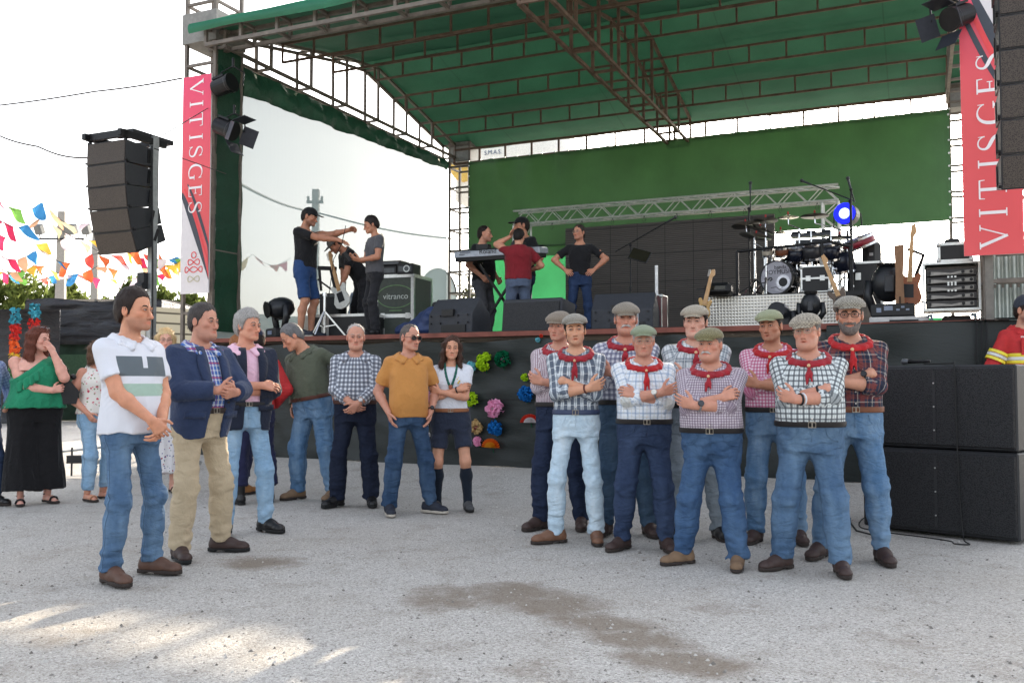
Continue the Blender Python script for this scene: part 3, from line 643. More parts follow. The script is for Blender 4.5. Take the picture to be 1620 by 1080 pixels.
        gg.f += fold * ((np.abs(k1) - .25) * 1.7 + k2 * .45) + low * fold * .9 * vnoise(X * 26 + off[2], Y * 26, Z * 9)
        for side in (-1, 1):                                     # creases round the elbows
            Sh, E_, W, hd, hn, a_ = AR[side]; de = np.sqrt((X - E_[0]) ** 2 + (Y - E_[1]) ** 2 + (Z - E_[2]) ** 2); ax_ = norm(W - Sh); al = X * ax_[0] + Y * ax_[1] + Z * ax_[2]
            gg.f += .0035 * np.exp(-(de / .10) ** 2) * np.sin(al * 190 + 3 * k1)
        if cutfront:                                             # an open jacket front
            x_, y_, z_ = inv(X, Y, Z); w0, wtop, zb, x0 = cutfront
            half = np.interp(z_, [zb - .45 * s, zb - .25 * s, zb, zb + .02 * s, 1.45 * s, 1.55 * s], [w0 * 1.9, w0 * 1.2, w0, w0, wtop, wtop])
            c_ = np.maximum(np.abs(x_ - x0) - half, y_ + .015); gg.f = np.maximum(gg.f, -c_)
        if t.get('neck', .0) is not None:                        # neckline
            x_, y_, z_ = inv(X, Y, Z); nk = t.get('neck', .0); gg.f = np.maximum(gg.f, (z_ - (1.434 + t.get('nslope', .38) * y_ / s) * s) * .9)
            if nk > 0: c_ = np.sqrt((x_ / (.05 + nk * .25)) ** 2 + ((z_ - 1.50 * s) / (.04 + nk)) ** 2) - 1; gg.f = np.maximum(gg.f, -np.maximum(c_ * .05, y_ - .02))
        if t.get('one'):
            x_, y_, z_ = inv(X, Y, Z); gg.f = np.maximum(gg.f, (z_ - (1.37 + x_ * .75 / s) * s) * .7)
        v, f = gg.mesh(); o = np_obj(nm, [(v, f)], mat, par, uv=torso_uv(v, f))
        if t.get('collar'):
            cw_ = t.get('cw', 1.0); ce = MB(); 
            for side in (-1, 1):
                angs = [(math.pi, 1.462), (2.2, 1.456), (1.5, 1.446), (.85, 1.428), (t.get('cx', .22), 1.398)]
                ring = [around(side * a_, z_ + .010 * cw_, .016 * cw_) for a_, z_ in angs]; outr = [around(side * (a_ + (.16 if i_ == 4 else 0)), z_ - .028, .030 * cw_) for i_, (a_, z_) in enumerate(angs)]
                gc = G(np.min(ring + outr, 0) - .05, np.max(ring + outr, 0) + .05, .005)
                for i in range(4): gc.cone(ring[i], ring[i + 1], .0085 * s, .0085 * s, .01); gc.cone(outr[i], outr[i + 1], .0075 * s, .0075 * s, .022); gc.cone((ring[i] + outr[i]) / 2, (ring[i + 1] + outr[i + 1]) / 2, .0085 * s, .0085 * s, .024); gc.cone(ring[i], outr[i + 1], .007 * s, .007 * s, .022)
                gc.cone(ring[4], outr[4], .0085 * s, .007 * s, .02); gc.cone((ring[3] + ring[4]) / 2, outr[4], .0085 * s, .007 * s, .02)
                gv, gf = gc.mesh(); ce.add(gv, gf.tolist())
            qv = np.array(ce.v); qf = np.array(ce.f); quv = np.stack([qv[:, 0][qf].ravel(), qv[:, 2][qf].ravel()], 1)
            np_obj('collar', [(qv, qf)], t.get('collar_mat', mat if not isinstance(mat, (list, tuple)) else mat[0]), o, uv=quv)
        if t.get('buttons'):
            for k in range(6):
                zz = (1.40 - k * .075) * s
                if zz < z0 + .01: break
                bm_ = MB(); bm_.ball(tt((0, lf.front(zz, 0, grow) - .004, zz)), .0055 * s, 8, 6); P('button', bm_, simple('button', S8(215, 208, 200), .4), o, True)
        return o
    if under: upper('shirt', under, .004, under['mat'], .003)
    if top:
        gr_ = top.get('grow', .012) * s; nm = top.get('name', 'shirt')
        to = upper(nm, top, gr_, top['mat'], top.get('fold', .006), top.get('open'), top.get('ag', 0.0))
        if top.get('lapel'):
            for side in (-1, 1):
                pm = MB(); row = []
                for k in range(7):
                    xa = side * (.070 + .020 * k) * s * g
                    for dz in (.022, -.024): zz = (.955 + .006 * k / 6) * s + dz * s; row.append(tuple(tt((xa, lf.front(zz, min(abs(xa), .96 * lf.at(zz)[0]) * side, gr_) - (.007 if dz < 0 else .003), zz))))
                pm.add(row, [(2 * k, 2 * k + 1, 2 * k + 3, 2 * k + 2) for k in range(6)])
                pf = P('pocket_flap', pm, top['mat'], to, True); md = pf.modifiers.new('thick', 'SOLIDIFY'); md.thickness = .006; md.offset = 0
            bm2 = MB(); x0_ = top['open'][3] + top['open'][0] + .018
            for zz in (1.04, .95): bm2 = MB(); bm2.cyl(tt((x0_, lf.front(zz * s, x0_, gr_) + .002, zz * s)), tt((x0_, lf.front(zz * s, x0_, gr_) - .006, zz * s)), .009 * s, n=10); P('button', bm2, simple('horn_button', S8(40, 34, 32), .4), to)
            w0, wtop, zb, x0 = top['open']; lm = MB()
            for side in (-1, 1):
                rows_ = []
                for i in range(9):
                    tq = i / 8; zz = zb + (1.425 * s - zb) * tq; xi = w0 + (wtop - w0) * tq; wd = (.008 + .062 * math.sin(min(1, tq * 1.25) * math.pi * .62)) * s * (1 if tq < .78 else .75)
                    for xx, pop in ((x0 + side * (xi - .006), .006), (x0 + side * (xi + wd * .5), .014), (x0 + side * (xi + wd), .009)):
                        rows_.append(tuple(tt((xx, lf.front(min(zz, 1.42 * s), min(abs(xx), .9 * lf.at(zz)[0]) * np.sign(xx), gr_) - pop * s + max(0, zz - 1.42 * s) * .55, zz))))
                n0 = len(lm.v); lm.add(rows_, [(j * 3 + i, j * 3 + i + 1, j * 3 + i + 4, j * 3 + i + 3) for j in range(8) for i in range(2)])
            lo_ = P('lapel', lm, top['mat'], to, True); md = lo_.modifiers.new('thick', 'SOLIDIFY'); md.thickness = .006; md.offset = 0
    if legs:
        kd = legs.get('kind', 'jeans'); zt = legs.get('waist', 1.0) * s; lg = G(np.minimum.reduce([pel3 - .34, LG[-1][2] - .18, LG[1][2] - .18, LG[-1][1] - .18, LG[1][1] - .18]) * [1, 1, 0] + [0, 0, floor - .01], np.maximum.reduce([pel3 + .34, LG[-1][2] + .18, LG[1][2] + .18, LG[-1][1] + .18, LG[1][1] + .18]) * [1, 1, 0] + [0, 0, zt + .04 + (pelz - .95 * s)], tres)
        gw = legs.get('grow', .010) * s; lg.add(lambda x, y, z: lf.d(*inv(x, y, z), grow=gw, z0=.80 * s, z1=zt), pel3 - .36, pel3 + .36, 0)
        lw = legs.get('w', 1.0) * (1 + (g - 1) * .75) * s; hem = legs.get('hem', .075)
        for side in (-1, 1):
            hj, kn, an, toe = LG[side]; up = hj + np.array([-side * .004, .004, .06]) * s
            if kd == 'shorts':
                e = kn + (hj - kn) * legs.get('cut', .12); lg.cone(up, hj - [0, 0, .06], .084 * lw, .09 * lw, .06); lg.cone(hj - [0, 0, .05], e, .09 * lw, .087 * lw, .05, 1)
            elif kd in ('skirt', 'wide'):
                e = np.array([an[0] * .9, an[1], floor + hem * s]); lg.cone(up, hj, .095 * lw, .1 * lw, .06); lg.cone(hj, e, .10 * lw, (.15 if kd == 'wide' else .135) * lw, .05, 1)
            else:
                an2 = an * 1.0; an2[2] = floor + hem * s; lg.cone(up, hj - [0, 0, .05], .074 * lw, .080 * lw, .06); lg.cone(hj - [0, 0, .04], kn, .086 * lw, .073 * lw, .05)
                lg.cone(kn, an2, .072 * lw, legs.get('cuff', .060) * 1.1 * s, .04, 1)
                cf = kn + (an2 - kn) * .35 + np.array([0, .012, 0]) * s; lg.ell(cf, np.array([.070, .072, .12]) * lw, .04)
        if kd == 'skirt': lg.cone(pel3 - [0, 0, .1], np.array([pel[0], pel[1], floor + hem * s]), .14 * lw, .2 * lw, .08, 1)
        X, Y, Z = lg.ev((slice(None),) * 3); n1 = vnoise(X * 9 + off[0], Y * 9 + off[1], Z * 13 + off[2]); n2 = vnoise(X * 20 + off[1], Y * 20 + off[2], Z * 34 + off[0]); zr = (Z - floor) / s
        amp = .0025 + .0055 * np.exp(-((zr - .50) / .11) ** 2) + .0085 * np.exp(-((zr - .10) / .13) ** 2) + .005 * np.exp(-((zr - .82) / .07) ** 2)
        if kd in ('skirt', 'wide'): n1 = vnoise(X * 16 + off[0], Y * 16 + off[1], Z * 2); n2 = n1 * .3; amp = .010 * np.clip((.95 - zr) / .3, 0, 1) + .001
        if kd == 'shorts': amp = amp * 0 + .0045
        lg.f += (amp * (n2 * 1.1 + (np.abs(n1) - .22) * 1.8) * legs.get('wr', 1.0)).astype(np.float32)
        v, f = lg.mesh(); uvv = np.zeros((len(v), 2))
        for side in (-1, 1):
            m = (v[:, 0] - pel[0]) * side >= 0; hj, kn, an, toe = LG[side]; tq = np.clip((v[:, 2] - an[2]) / max(hj[2] - an[2], .1), 0, 1); cx = an[0] + (hj[0] - an[0]) * tq; cy = an[1] + (kn[1] - an[1]) * np.clip(tq * 2, 0, 1) + (hj[1] - kn[1]) * np.clip(tq * 2 - 1, 0, 1)
            uvv[m, 0] = np.arctan2((v[:, 0] - cx) * side, -(v[:, 1] - cy))[m] * .065; uvv[m, 1] = v[m, 2]
        uvl = uvv[f]; dd = uvl[:, :, 0] - uvl[:, :1, 0]; uvl[:, :, 0] -= np.round(dd / (2 * math.pi * .065)) * (2 * math.pi * .065)
        to = np_obj(legs.get('name', 'trousers'), [(v, f)], legs['mat'], root, uv=uvl.reshape(-1, 2))
        if legs.get('belt'):
            gb = G(pel3 - [.34, .34, .05], pel3 + [.34, .34, .16], .0065); bw = .018
            gb.add(lambda x, y, z: np.maximum(lf.d(*inv(x, y, z), grow=gw + .011, z0=zt - .034 * s, z1=zt + .004), -lf.d(*inv(x, y, z), grow=gw - .012, z0=-9, z1=9)), pel3 - .34, pel3 + .34, 0)
            v, f = gb.mesh(); bo = np_obj('belt', [(v, f)], simple('belt_%d' % int(sum(legs['belt']) * 2000), legs['belt'], .5, bump=.2), root)
            bk = MB(); yf = lf.front(zt - .015, 0, gw + .011) - .004; bq = [(-.022, -.016), (.022, -.016), (.022, .016), (-.022, .016)]
            bk.ribbon([(x_, zt - .015 + z_) for x_, z_ in bq], .005, yf - .004, yf + .003, True); bk.box((.0, yf - .002, zt - .015), (.006, .006, .03)); bk.v = [tuple(tt(p)) for p in bk.v]
            P('buckle', bk, simple('buckle_metal', S8(140, 132, 122), .4, 1.0), bo)
        if kd == 'jeans' and legs.get('detail', True):
            fz = lambda z_, x_: lf.front(max(z_, .81 * s), x_, gw) - .003
            sl_ = [MB().tube([tt((.0, fz(z_, 0), z_)) for z_ in (zt - .04 * s, zt - .09 * s, zt - .13 * s)], .0028, 5)] + [MB().tube([tt((side * x_ * g * s, fz(z_ * s, side * x_ * g * s), z_ * s)) for x_, z_ in ((.075, .955), (.085, .915), (.11, .885), (.145, .87))], .0026, 5) for side in (-1, 1)]
            for dm in sl_: P('seam', dm, legs['mat'] if not isinstance(legs['mat'], list) else legs['mat'][0], to, True)
    # ================= shoes
    if shoe:
        for side in (-1, 1):
            hj, kn, an, toe = LG[side]; gs = G((-.075, -.25, 0), (.075, .12, .20), .006); kd = shoe.get('kind', 'shoe'); fs = s * (.9 if fem else 1.0); z1 = .024
            if kd == 'sandal':
                gs.cone((0, .05, .035), (0, -.06, .045), .032, .036, .02); gs.cone((0, -.06, .04), (0, -.13, .026), .036, .026, .02); gs.cone((0, .035, .05), (0, .035, .12), .035, .032, .02); gs.f = np.maximum(gs.f, np.broadcast_to((z1 - gs.ax[2])[None, None, :], gs.f.shape))
                for i_ in range(5): gs.cone((-.026 + i_ * .013, -.135, .03), (-.026 + i_ * .013, -.165 + abs(i_ - 1) * .007, .028), .0085, .0075, .004)
            else:
                gs.cone((0, .048, .046), (0, -.05, .052), .040, .043, .03); gs.cone((0, -.05, .046), (0, -.150, .034), .042, .036, .03); gs.ell((0, -.150, .034), (.042, .05, .03), .02)
                hgt = {'boot': .20, 'shoe': .105, 'trainer': .10}[kd]; gs.cone((0, .028, .06), (0, .036, hgt), .042, .041, .03, 1)
                gs.cone((0, -.01, .085), (0, -.085, .062), .026, .022, .03)
                gs.f = np.maximum(gs.f, np.broadcast_to((z1 - gs.ax[2])[None, None, :], gs.f.shape))
            M_ = rotm(R(toe) * side); T_ = lambda q_: (q_ * fs) @ M_.T + np.array([an[0], an[1] - .01, floor])
            if sit: T_ = lambda q_: (q_ * fs) @ M_.T + np.array([an[0], an[1], floor])
            v, f = gs.mesh(); so = np_obj('foot' if kd == 'sandal' else ('boot' if kd == 'boot' else 'shoe'), [(T_(v), f)], SK if kd == 'sandal' else shoe['mat'], root, col=np.ones((len(v), 3)))
            g2 = G((-.08, -.25, -.01), (.08, .13, .05), .006); X, Y, Z = g2.ev((slice(None),) * 3)
            wd = np.interp(Y, [-.21, -.19, -.15, -.10, -.02, .05, .088, .1], [.0, .028, .042, .047, .038, .040, .026, .0]); d2 = np.abs(X) - wd; zt_ = z1 + .003
            g2.f = np.maximum(np.maximum(d2 * .8, np.abs(Y + .055) - .148), np.maximum(Z - zt_, .002 - Z)).astype(np.float32)
            if kd not in ('trainer',): g2.f = np.maximum(g2.f, -np.maximum(np.maximum(Z - .010, np.abs(Y + .005) - .03), -1)).astype(np.float32)
            v, f = g2.mesh(); np_obj('sole', [(T_(v), f)], shoe.get('sole', simple('dark_sole', S8(52, 44, 40), .8)), so)
            if kd == 'sandal':
                st = MB(); st.tube([(-.045, -.115, .028), (-.03, -.115, .062), (0, -.117, .07), (.03, -.115, .062), (.045, -.115, .028)], .011, 8); st.tube([(-.038, .03, .09), (0, -.008, .098), (.038, .03, .09), (0, .072, .095), (-.038, .03, .09)], .006, 6)
                st.v = [tuple(T_(np.array([p]))[0]) for p in st.v]; P('strap', st, shoe['mat'], so, True)
            else:
                la = MB()
                for i_ in range(4): yy = -.028 - .021 * i_; zz = .108 - .0125 * i_; la.tube([(-.02, yy - .008, zz - .006), (0, yy, zz + .001), (.02, yy - .008, zz - .006)], .0026, 5)
                la.v = [tuple(T_(np.array([p]))[0]) for p in la.v]; P('lace', la, shoe.get('lace', simple('lace', S8(45, 35, 30), .9)), so, True)
    ctx = dict(root=root, tt=tt, hp=hp, lf=lf, s=s, AR=AR, LG=LG, Rh=Rh, Rt=Rt, nr=nr, g=g, am=am, pel3=pel3, hc=hc, off=off, floor=floor, around=around)
    if extra:
        for fn in (extra if isinstance(extra, (list, tuple)) else [extra]): fn(ctx)
    return root
# ------------------------------------------------------------------ things people wear
def scarf(mat, tail=.11, dx=-.01, knot=None):
    def fn(c):
        s, tt, lf, g = c['s'], c['tt'], c['lf'], c['g']; ring = []
        for i in range(17):
            t = 2 * math.pi * i / 16 - math.pi; fr = (1 + math.cos(t)) / 2             # 1 at the front
            ring.append(c['around'](t, 1.478 - .082 * fr ** 1.9, .026 + .004 * (1 - fr)))
        gg = G(np.min(ring, 0) - .06, np.max(ring, 0) + [.06, .06, .06], .0055); 
        for i in range(16):
            a, b = ring[i], ring[i + 1]; dn = c['Rt'] @ np.array([0, -.006, -.021]) * s
            gg.cone(a, b, .009 * s, .009 * s, .012); gg.cone(a + dn * .55 + (a - (ring[0] + ring[8]) / 2) * .07, b + dn * .55 + (b - (ring[0] + ring[8]) / 2) * .07, .0095 * s, .0095 * s, .02); gg.cone(a + dn + (a - (ring[0] + ring[8]) / 2) * .12, b + dn + (b - (ring[0] + ring[8]) / 2) * .14, .0085 * s, .0085 * s, .024)
        X, Y, Z = gg.ev((slice(None),) * 3); gg.f += .0022 * vnoise(X * 45 + c['off'][0], Y * 60, Z * 60 + c['off'][1]); parts = [gg.mesh()]
        k = ring[8]; zk = 1.366; kn = tt((dx * s, lf.front(zk * s, 0, .012 * s) - .016 * s, zk * s))
        g2 = G(kn - [.09, .08, .04 + tail + .03], kn + [.09, .06, .06], .005); g2.cone((k + kn) / 2 + [0, .004, .012], kn, .016 * s, .011 * s, .01); 
        for q, ln in ((-1, tail), (1, tail * .82)):
            z2 = (zk - ln) * s; e = tt(((dx + q * .017) * s, lf.front(z2, 0, .014 * s) - .012 * s, z2)); m = tt(((dx + q * .009) * s, lf.front((zk - ln * .5) * s, 0, .014 * s) - .014 * s, (zk - ln * .5) * s))
            g2.cone(kn, m, .008 * s, .014 * s, .008); g2.cone(m, e, .014 * s, .006 * s, .008)
        X, Y, Z = g2.ev((slice(None),) * 3); g2.f += .003 * vnoise(X * 70, Y * 70 + c['off'][2], Z * 40); parts.append(g2.mesh()); o = np_obj('neckerchief', parts, mat, c['root'])
        b = MB(); b.ball(kn + np.array([0, -.008, .006]), (.012 * s, .011 * s, .012 * s), 10, 7); P('ring', b, simple('cork_ring', S8(205, 170, 130), .6), o, True)
    return fn
def watch(side, mat, face_col=None, frac=.9, r=.034, w=.011):
    def fn(c):
        Sh, E_, W, hd, hn, a = c['AR'][side]; p = E_ + (W - E_) * frac; ax = norm(W - E_); e1 = norm(np.cross(ax, [.2, -1, .5])); e2 = np.cross(ax, e1); s = c['s']
        mb = MB(); ring = [p + (e1 * math.cos(t) + e2 * math.sin(t)) * r * .93 * c['am'] for t in [2 * math.pi * i / 20 for i in range(21)]]
        mb.tube(ring, w * .62, 6); o = P('watch' if face_col else 'bracelet', mb, mat, c['root'], True)
        if face_col:
            f = MB(); out = norm(np.array([0, -1, .45]) - ax * (np.array([0, -1, .45]) @ ax)); q = p + out * r * .95 * c['am']; f.cyl(q, q + out * .011, .021, .019, 16); P('dial', f, simple('dial_%d' % int(sum(face_col) * 1000), face_col, .2), o)
    return fn
# ------------------------------------------------------------------ where a point of the photo lies in the place
_c, _s = math.cos(PITCH), math.sin(PITCH)
def ray(x, y):
    a = (x - 810) / FPX; b = (540 - y) / FPX; return Vector((a, _c - b * _s, _s + b * _c))
CAMP = Vector((0, 0, CAMH))
def gp(x, y):                                     # on the ground
    r = ray(x, y); p = CAMP
    h = 0.0
    for _ in range(6):
        p = CAMP + r * ((h - CAMH) / r.z); h = gz(p.x, p.y)
    return Vector((p.x, p.y, h))
def at(x, y, v):                                  # on the plane at stage depth v -> (u, h)
    r = ray(x, y); t = (SO.dot(SV) + v - CAMP.dot(SV)) / r.dot(SV); p = CAMP + r * t; return (p - SO).dot(SU), p.z
def far(x, y, d):                                 # at distance d along the view
    r = ray(x, y); return CAMP + r * (d / r.y)
# ------------------------------------------------------------------ ground
def gravel():
    m = N('gravel'); o = m.obj(); g = m.n('NewGeometry').outputs['Position']
    vo = m.n('TexVoronoi'); vo.inputs['Scale'].default_value = 105; m.put(vo.inputs['Vector'], g)
    v2 = m.n('TexVoronoi'); v2.inputs['Scale'].default_value = 260; m.put(v2.inputs['Vector'], g)
    sp = m.n('SeparateColor'); m.put(sp.inputs[0], vo.outputs['Color'])
    sp2 = m.n('SeparateColor'); m.put(sp2.inputs[0], v2.outputs['Color'])
    a = m.ramp(sp.outputs[0], [(0., S8(98, 94, 90)), (.2, S8(161, 157, 152)), (.6, S8(184, 181, 176)), (.88, S8(200, 197, 192)), (1., S8(226, 224, 219))])
    b = m.ramp(sp2.outputs[0], [(0., S8(118, 111, 104)), (.5, S8(184, 180, 174)), (1., S8(216, 213, 208))])
    c = m.mix(.45, a, b)
    big = m.noise(.55, 5, .6, g); mid = m.noise(3.2, 5, .65, g)
    c = m.mix(m.math('MULTIPLY', m.ramp(big, [(.4, 0.), (.7, 1.)]), .25), c, S8(150, 138, 122))
    c = m.mix(m.math('MULTIPLY', m.ramp(mid, [(.52, 0.), (.7, 1.)]), .35), c, S8(128, 117, 104))
    px = m.n('SeparateXYZ'); m.put(px.inputs[0], g); tot = None
    for x, y, rx, ry, rot, k in STAINS:
        ca, sa = math.cos(rot), math.sin(rot); dx = m.math('SUBTRACT', px.outputs[0], x); dy = m.math('SUBTRACT', px.outputs[1], y)
        e1 = m.math('DIVIDE', m.math('ADD', m.math('MULTIPLY', dx, ca), m.math('MULTIPLY', dy, sa)), rx); e2 = m.math('DIVIDE', m.math('SUBTRACT', m.math('MULTIPLY', dy, ca), m.math('MULTIPLY', dx, sa)), ry)
        q = m.math('MULTIPLY', m.math('MAXIMUM', m.math('SUBTRACT', 1.0, m.math('ADD', m.math('MULTIPLY', e1, e1), m.math('MULTIPLY', e2, e2))), 0.0), k)
        tot = q if tot is None else m.math('MAXIMUM', tot, q)
    nz = m.noise(4.5, 7, .72, g, .4); st = m.ramp(m.math('ADD', m.math('MULTIPLY', tot, .6), m.math('MULTIPLY', nz, 1.0)), [(.62, 0.), (1.0, 1.)]); st2 = m.math('MULTIPLY', st, m.math('GREATER_THAN', tot, 0.001))
    c = m.mix(m.math('MULTIPLY', st2, .72), c, S8(118, 104, 88))
    h = m.math('ADD', m.math('MULTIPLY', vo.outputs['Distance'], -1.2), m.math('MULTIPLY', v2.outputs['Distance'], -.6))
    h = m.math('ADD', h, m.math('MULTIPLY', m.noise(9, 4, .6, g), 1.2))
    return m.done(m.bsdf(c, .95, 0, m.bump(h, .6, .007), .15))
STAINS = [(p.x, p.y, rx, ry, R(a), k) for p, rx, ry, a, k in ((gp(705, 945), .30, .45, 0, .9), (gp(810, 938), .42, .40, 0, 1.), (gp(880, 955), .40, .36, -20, 1.), (gp(945, 985), .40, .26, -30, 1.), (gp(1010, 1010), .40, .25, -30, 1.), (gp(1080, 1045), .42, .25, -25, 1.), (gp(410, 888), .40, .30, -10, .9), (gp(1150, 960), .3, .25, 20, .45), (gp(860, 1060), .25, .25, 0, .5), (gp(100, 1010), .2, .3, 0, .5), (gp(1420, 1010), .35, .2, 0, .35), (gp(620, 870), .4, .25, 0, .3))]
def ground():
    xs = sorted(set([-400, -200, -120, -80, -50] + [round(-36 + .8 * i, 2) for i in range(91)] + [50, 80, 120, 200, 400]))
    ys = sorted(set([-30, -12, -4] + [round(-1 + .22 * i, 2) for i in range(90)] + [20, 23, 27, 32, 40, 55, 80, 120, 200, 400, 700]))
    v = []; 
    for y in ys:
        for x in xs:
            n = float(vnoise(np.array(x * 1.3), np.array(y * 1.3), np.array(.5))) * .012 if -8 < x < 8 and y < 14 else 0
            v.append((x, y, gz(x, y) + n - .004))
    w = len(xs); f = [(j * w + i, j * w + i + 1, (j + 1) * w + i + 1, (j + 1) * w + i) for j in range(len(ys) - 1) for i in range(w - 1)]
    o = mesh_obj('ground', v, f, gravel(), None, True); kind(o, 'structure'); o['label'] = 'pale grey gravel ground with damp brown patches'
ground()
# loose stones lying on the gravel, nobody could count them
def stones():
    mb = MB(); r = random.Random(4)
    for i in range(3600):
        y = 2.6 + 6.5 * r.random() ** 1.7; x = (r.random() - .5) * 1.25 * y; s_ = r.uniform(.004, .011) * (1.4 if r.random() < .06 else 1); z = gz(x, y) + float(vnoise(np.array(x * 1.3), np.array(y * 1.3), np.array(.5))) * .012 - .004
        a = r.random() * 6.28; pts = []
        for k in range(5): t = a + 6.28 * k / 5; pts.append((x + math.cos(t) * s_ * r.uniform(.7, 1.2), y + math.sin(t) * s_ * r.uniform(.7, 1.2), z))
        mb.add(pts + [(x, y, z + s_ * r.uniform(.6, 1.1))], [(k, (k + 1) % 5, 5) for k in range(5)])
    m = N('loose_stone'); ri = m.n('NewGeometry').outputs['Random Per Island']; o = P('loose_stones', mb, m.done(m.bsdf(m.ramp(ri, [(0, S8(95, 90, 84)), (.5, S8(160, 155, 149)), (1, S8(192, 188, 182))]), .95)))
    kind(o, 'stuff'); o['label'] = 'small loose stones scattered on the grey gravel'
stones()
def hills():
    mb = MB(); hh = lambda x, k: 3 + 5 * abs(float(vnoise(np.array(x / 40.), np.array(k * 3.3), np.array(2.)))) + 1.2 * abs(float(vnoise(np.array(x / 7.), np.array(k * 1.7), np.array(4.))))
    mb.sheet(lambda a_, c_: (-380 + 760 * a_, 230 + 40 * c_, -.5 + hh(-380 + 760 * a_, 1) * math.sin(c_ * 1.6)), 240, 6)
    o = P('hills', mb, simple('far_scrub', S8(92, 100, 66), .95, var=.4, scale=.2), None, True); kind(o, 'structure'); o['label'] = 'low wooded hills on the horizon'
hills()
# ------------------------------------------------------------------ trees far behind
def leaf_mat(name, col):
    if name in MATS: return MATS[name]
    m = N(name); o = m.obj(); ri = m.n('NewGeometry').outputs['Random Per Island']
    c = m.mix(m.ramp(ri, [(.1, 0.), (.9, 1.)]), tuple(x * .55 for x in col), tuple(x * 1.5 for x in col))
    d = m.n('BsdfDiffuse'); m.put(d.inputs[0], c); t = m.n('BsdfTranslucent'); m.put(t.inputs[0], c); mx = m.n('MixShader'); mx.inputs[0].default_value = .5
    m.t.links.new(d.outputs[0], mx.inputs[1]); m.t.links.new(t.outputs[0], mx.inputs[2]); MATS[name] = m.done(mx.outputs[0]); return MATS[name]
BARK = simple('bark', S8(105, 90, 75), .95, bump=.5)
def tree(loc, H, W_, label, seed, col=(.10, .13, .035), leaf=.16, n=2600, flat=.5):
    r = random.Random(seed); t = thing('tree', label, 'tree', loc, 0, 'trees behind the fairground')
    b = MB(); top = H * (1 - flat * .6); b.tube([(0, 0, -.3), (.05 * W_, 0, top * .5), (-.02 * W_, 0, top)], [.022 * H, .017 * H, .010 * H], 8)
    cl = []
    for i in range(int(16 + W_ * 2)):
        a = r.random() * 6.28; q = r.random() ** .5 * W_ / 2; z = H * (1 - flat) + H * flat * r.random() * (1 - (q / (W_ / 2)) ** 2 * .55); cl.append((q * math.cos(a), q * math.sin(a), z, r.uniform(.10, .2) * W_))
        if i < 9: b.tube([(0, 0, top * r.uniform(.5, .95)), (q * math.cos(a) * .5, q * math.sin(a) * .5, (z + top * .8) / 2), (q * math.cos(a), q * math.sin(a), z)], [.009 * H, .006 * H, .003 * H], 5)
    P('trunk', b, BARK, t, True); f = MB()
    for i in range(n):
        x, y, z, rr = cl[i % len(cl)]; d = Vector((r.gauss(0, 1), r.gauss(0, 1), r.gauss(0, .75))); d = d.normalized() * rr * r.random() ** .4; p = Vector((x, y, z)) + d
        e = Euler((r.random() * 6.28, r.random() * 6.28, r.random() * 6.28)).to_matrix(); s_ = leaf * r.uniform(.6, 1.3)
        f.add([p + e @ Vector(q) * s_ for q in ((-1, -.4, 0), (0, -.1, .15), (1, .4, 0), (0, .9, -.1))], [(0, 1, 2, 3)])
    P('crown', f, leaf_mat('leaf_%d' % int(col[0] * 1000), col), t)
tl = ['rounded olive green pine at the far left behind the stall', 'broad olive green pine behind the tarpaulin stall', 'lighter green tree just right of the first lamp post', 'small green tree behind the second lamp post', 'green tree seen between the second lamp post and the loudspeaker column', 'green tree behind the brick wall left of the pink banner', 'low green tree at the brick wall under the pink banner', 'tall dull tree seen through the white mesh wall', 'green tree behind the back corner tower of the stage']
for i, (x, ytop, d, w) in enumerate([(-10, 437, 66, 9), (52, 440, 64, 8), (118, 452, 60, 5.5), (165, 447, 70, 5), (205, 452, 72, 5), (262, 462, 62, 5), (300, 474, 60, 4), (700, 472, 40, 2.6), (742, 418, 42, 3.2)]):
    p = far(x, 600, d); h = far(x, ytop, d).z; tree((p.x, p.y, .1), h, w, tl[i], 20 + i, (.10, .125, .035) if i < 7 else (.13, .13, .06), .26 if i < 7 else .12, 4200 if i < 7 else 1500, .66)
# ------------------------------------------------------------------ lamp posts and the pole behind the mesh
CONC = simple('concrete_pole', S8(150, 145, 138), .9, bump=.3)
DARK = simple('dark_steel', S8(42, 42, 44), .5, .4)
BLACK = simple('black_plastic', S8(24, 24, 26), .5, var=.1, bump=.15)
BLACKM = simple('black_metal', S8(30, 30, 32), .4, .5)
GALV = simple('galvanised', S8(150, 152, 152), .45, .7, bump=.1)
ALU = simple('aluminium', S8(190, 190, 188), .35, .85)
CHROME = simple('chrome', S8(205, 205, 208), .15, 1.0)
def lamp_post(x, ytop, d, label, lamps=True):
    p = far(x, 600, d); h = far(x, ytop, d).z; t = thing('lamp_post', label, 'lamp post', (p.x, p.y, .1), 0, 'concrete lamp posts behind the stall')
    b = MB(); b.prism([(-.30, 0), (.30, 0), (.17, h), (-.17, h)], -.12, .12); P('post', b, CONC, t)
    if lamps:
        a = MB(); zb = far(x, 382, d).z; a.bar((-1.0, -.2, zb), (1.2, -.2, zb), .08); P('crossarm', a, DARK, t)
        for q, w in ((-.95, .42), (.55, .75), (1.35, .45)):
            l = MB(); l.bbox((q, -.35, zb + .45), (w, .35, .5), .06, (R(25), 0, R(-15))); l.bar((q, -.2, zb), (q, -.3, zb + .25), .06); P('floodlight', l, simple('flood_body', S8(110, 112, 112), .5, .3), t)
lamp_post(93, 338, 45, 'concrete lamp post with three floodlights behind the stall'); lamp_post(147, 356, 58, 'thinner bare concrete post between the trees', False)
p = far(497, 600, 24); h = far(497, 306, 24).z; t = thing('utility_pole', 'square pale concrete utility pole seen through the white mesh wall', 'utility pole', (p.x, p.y, .1)); b = MB(); b.prism([(-.1, 0), (.1, 0), (.085, h), (-.085, h)], -.08, .08); P('pole', b, CONC, t)
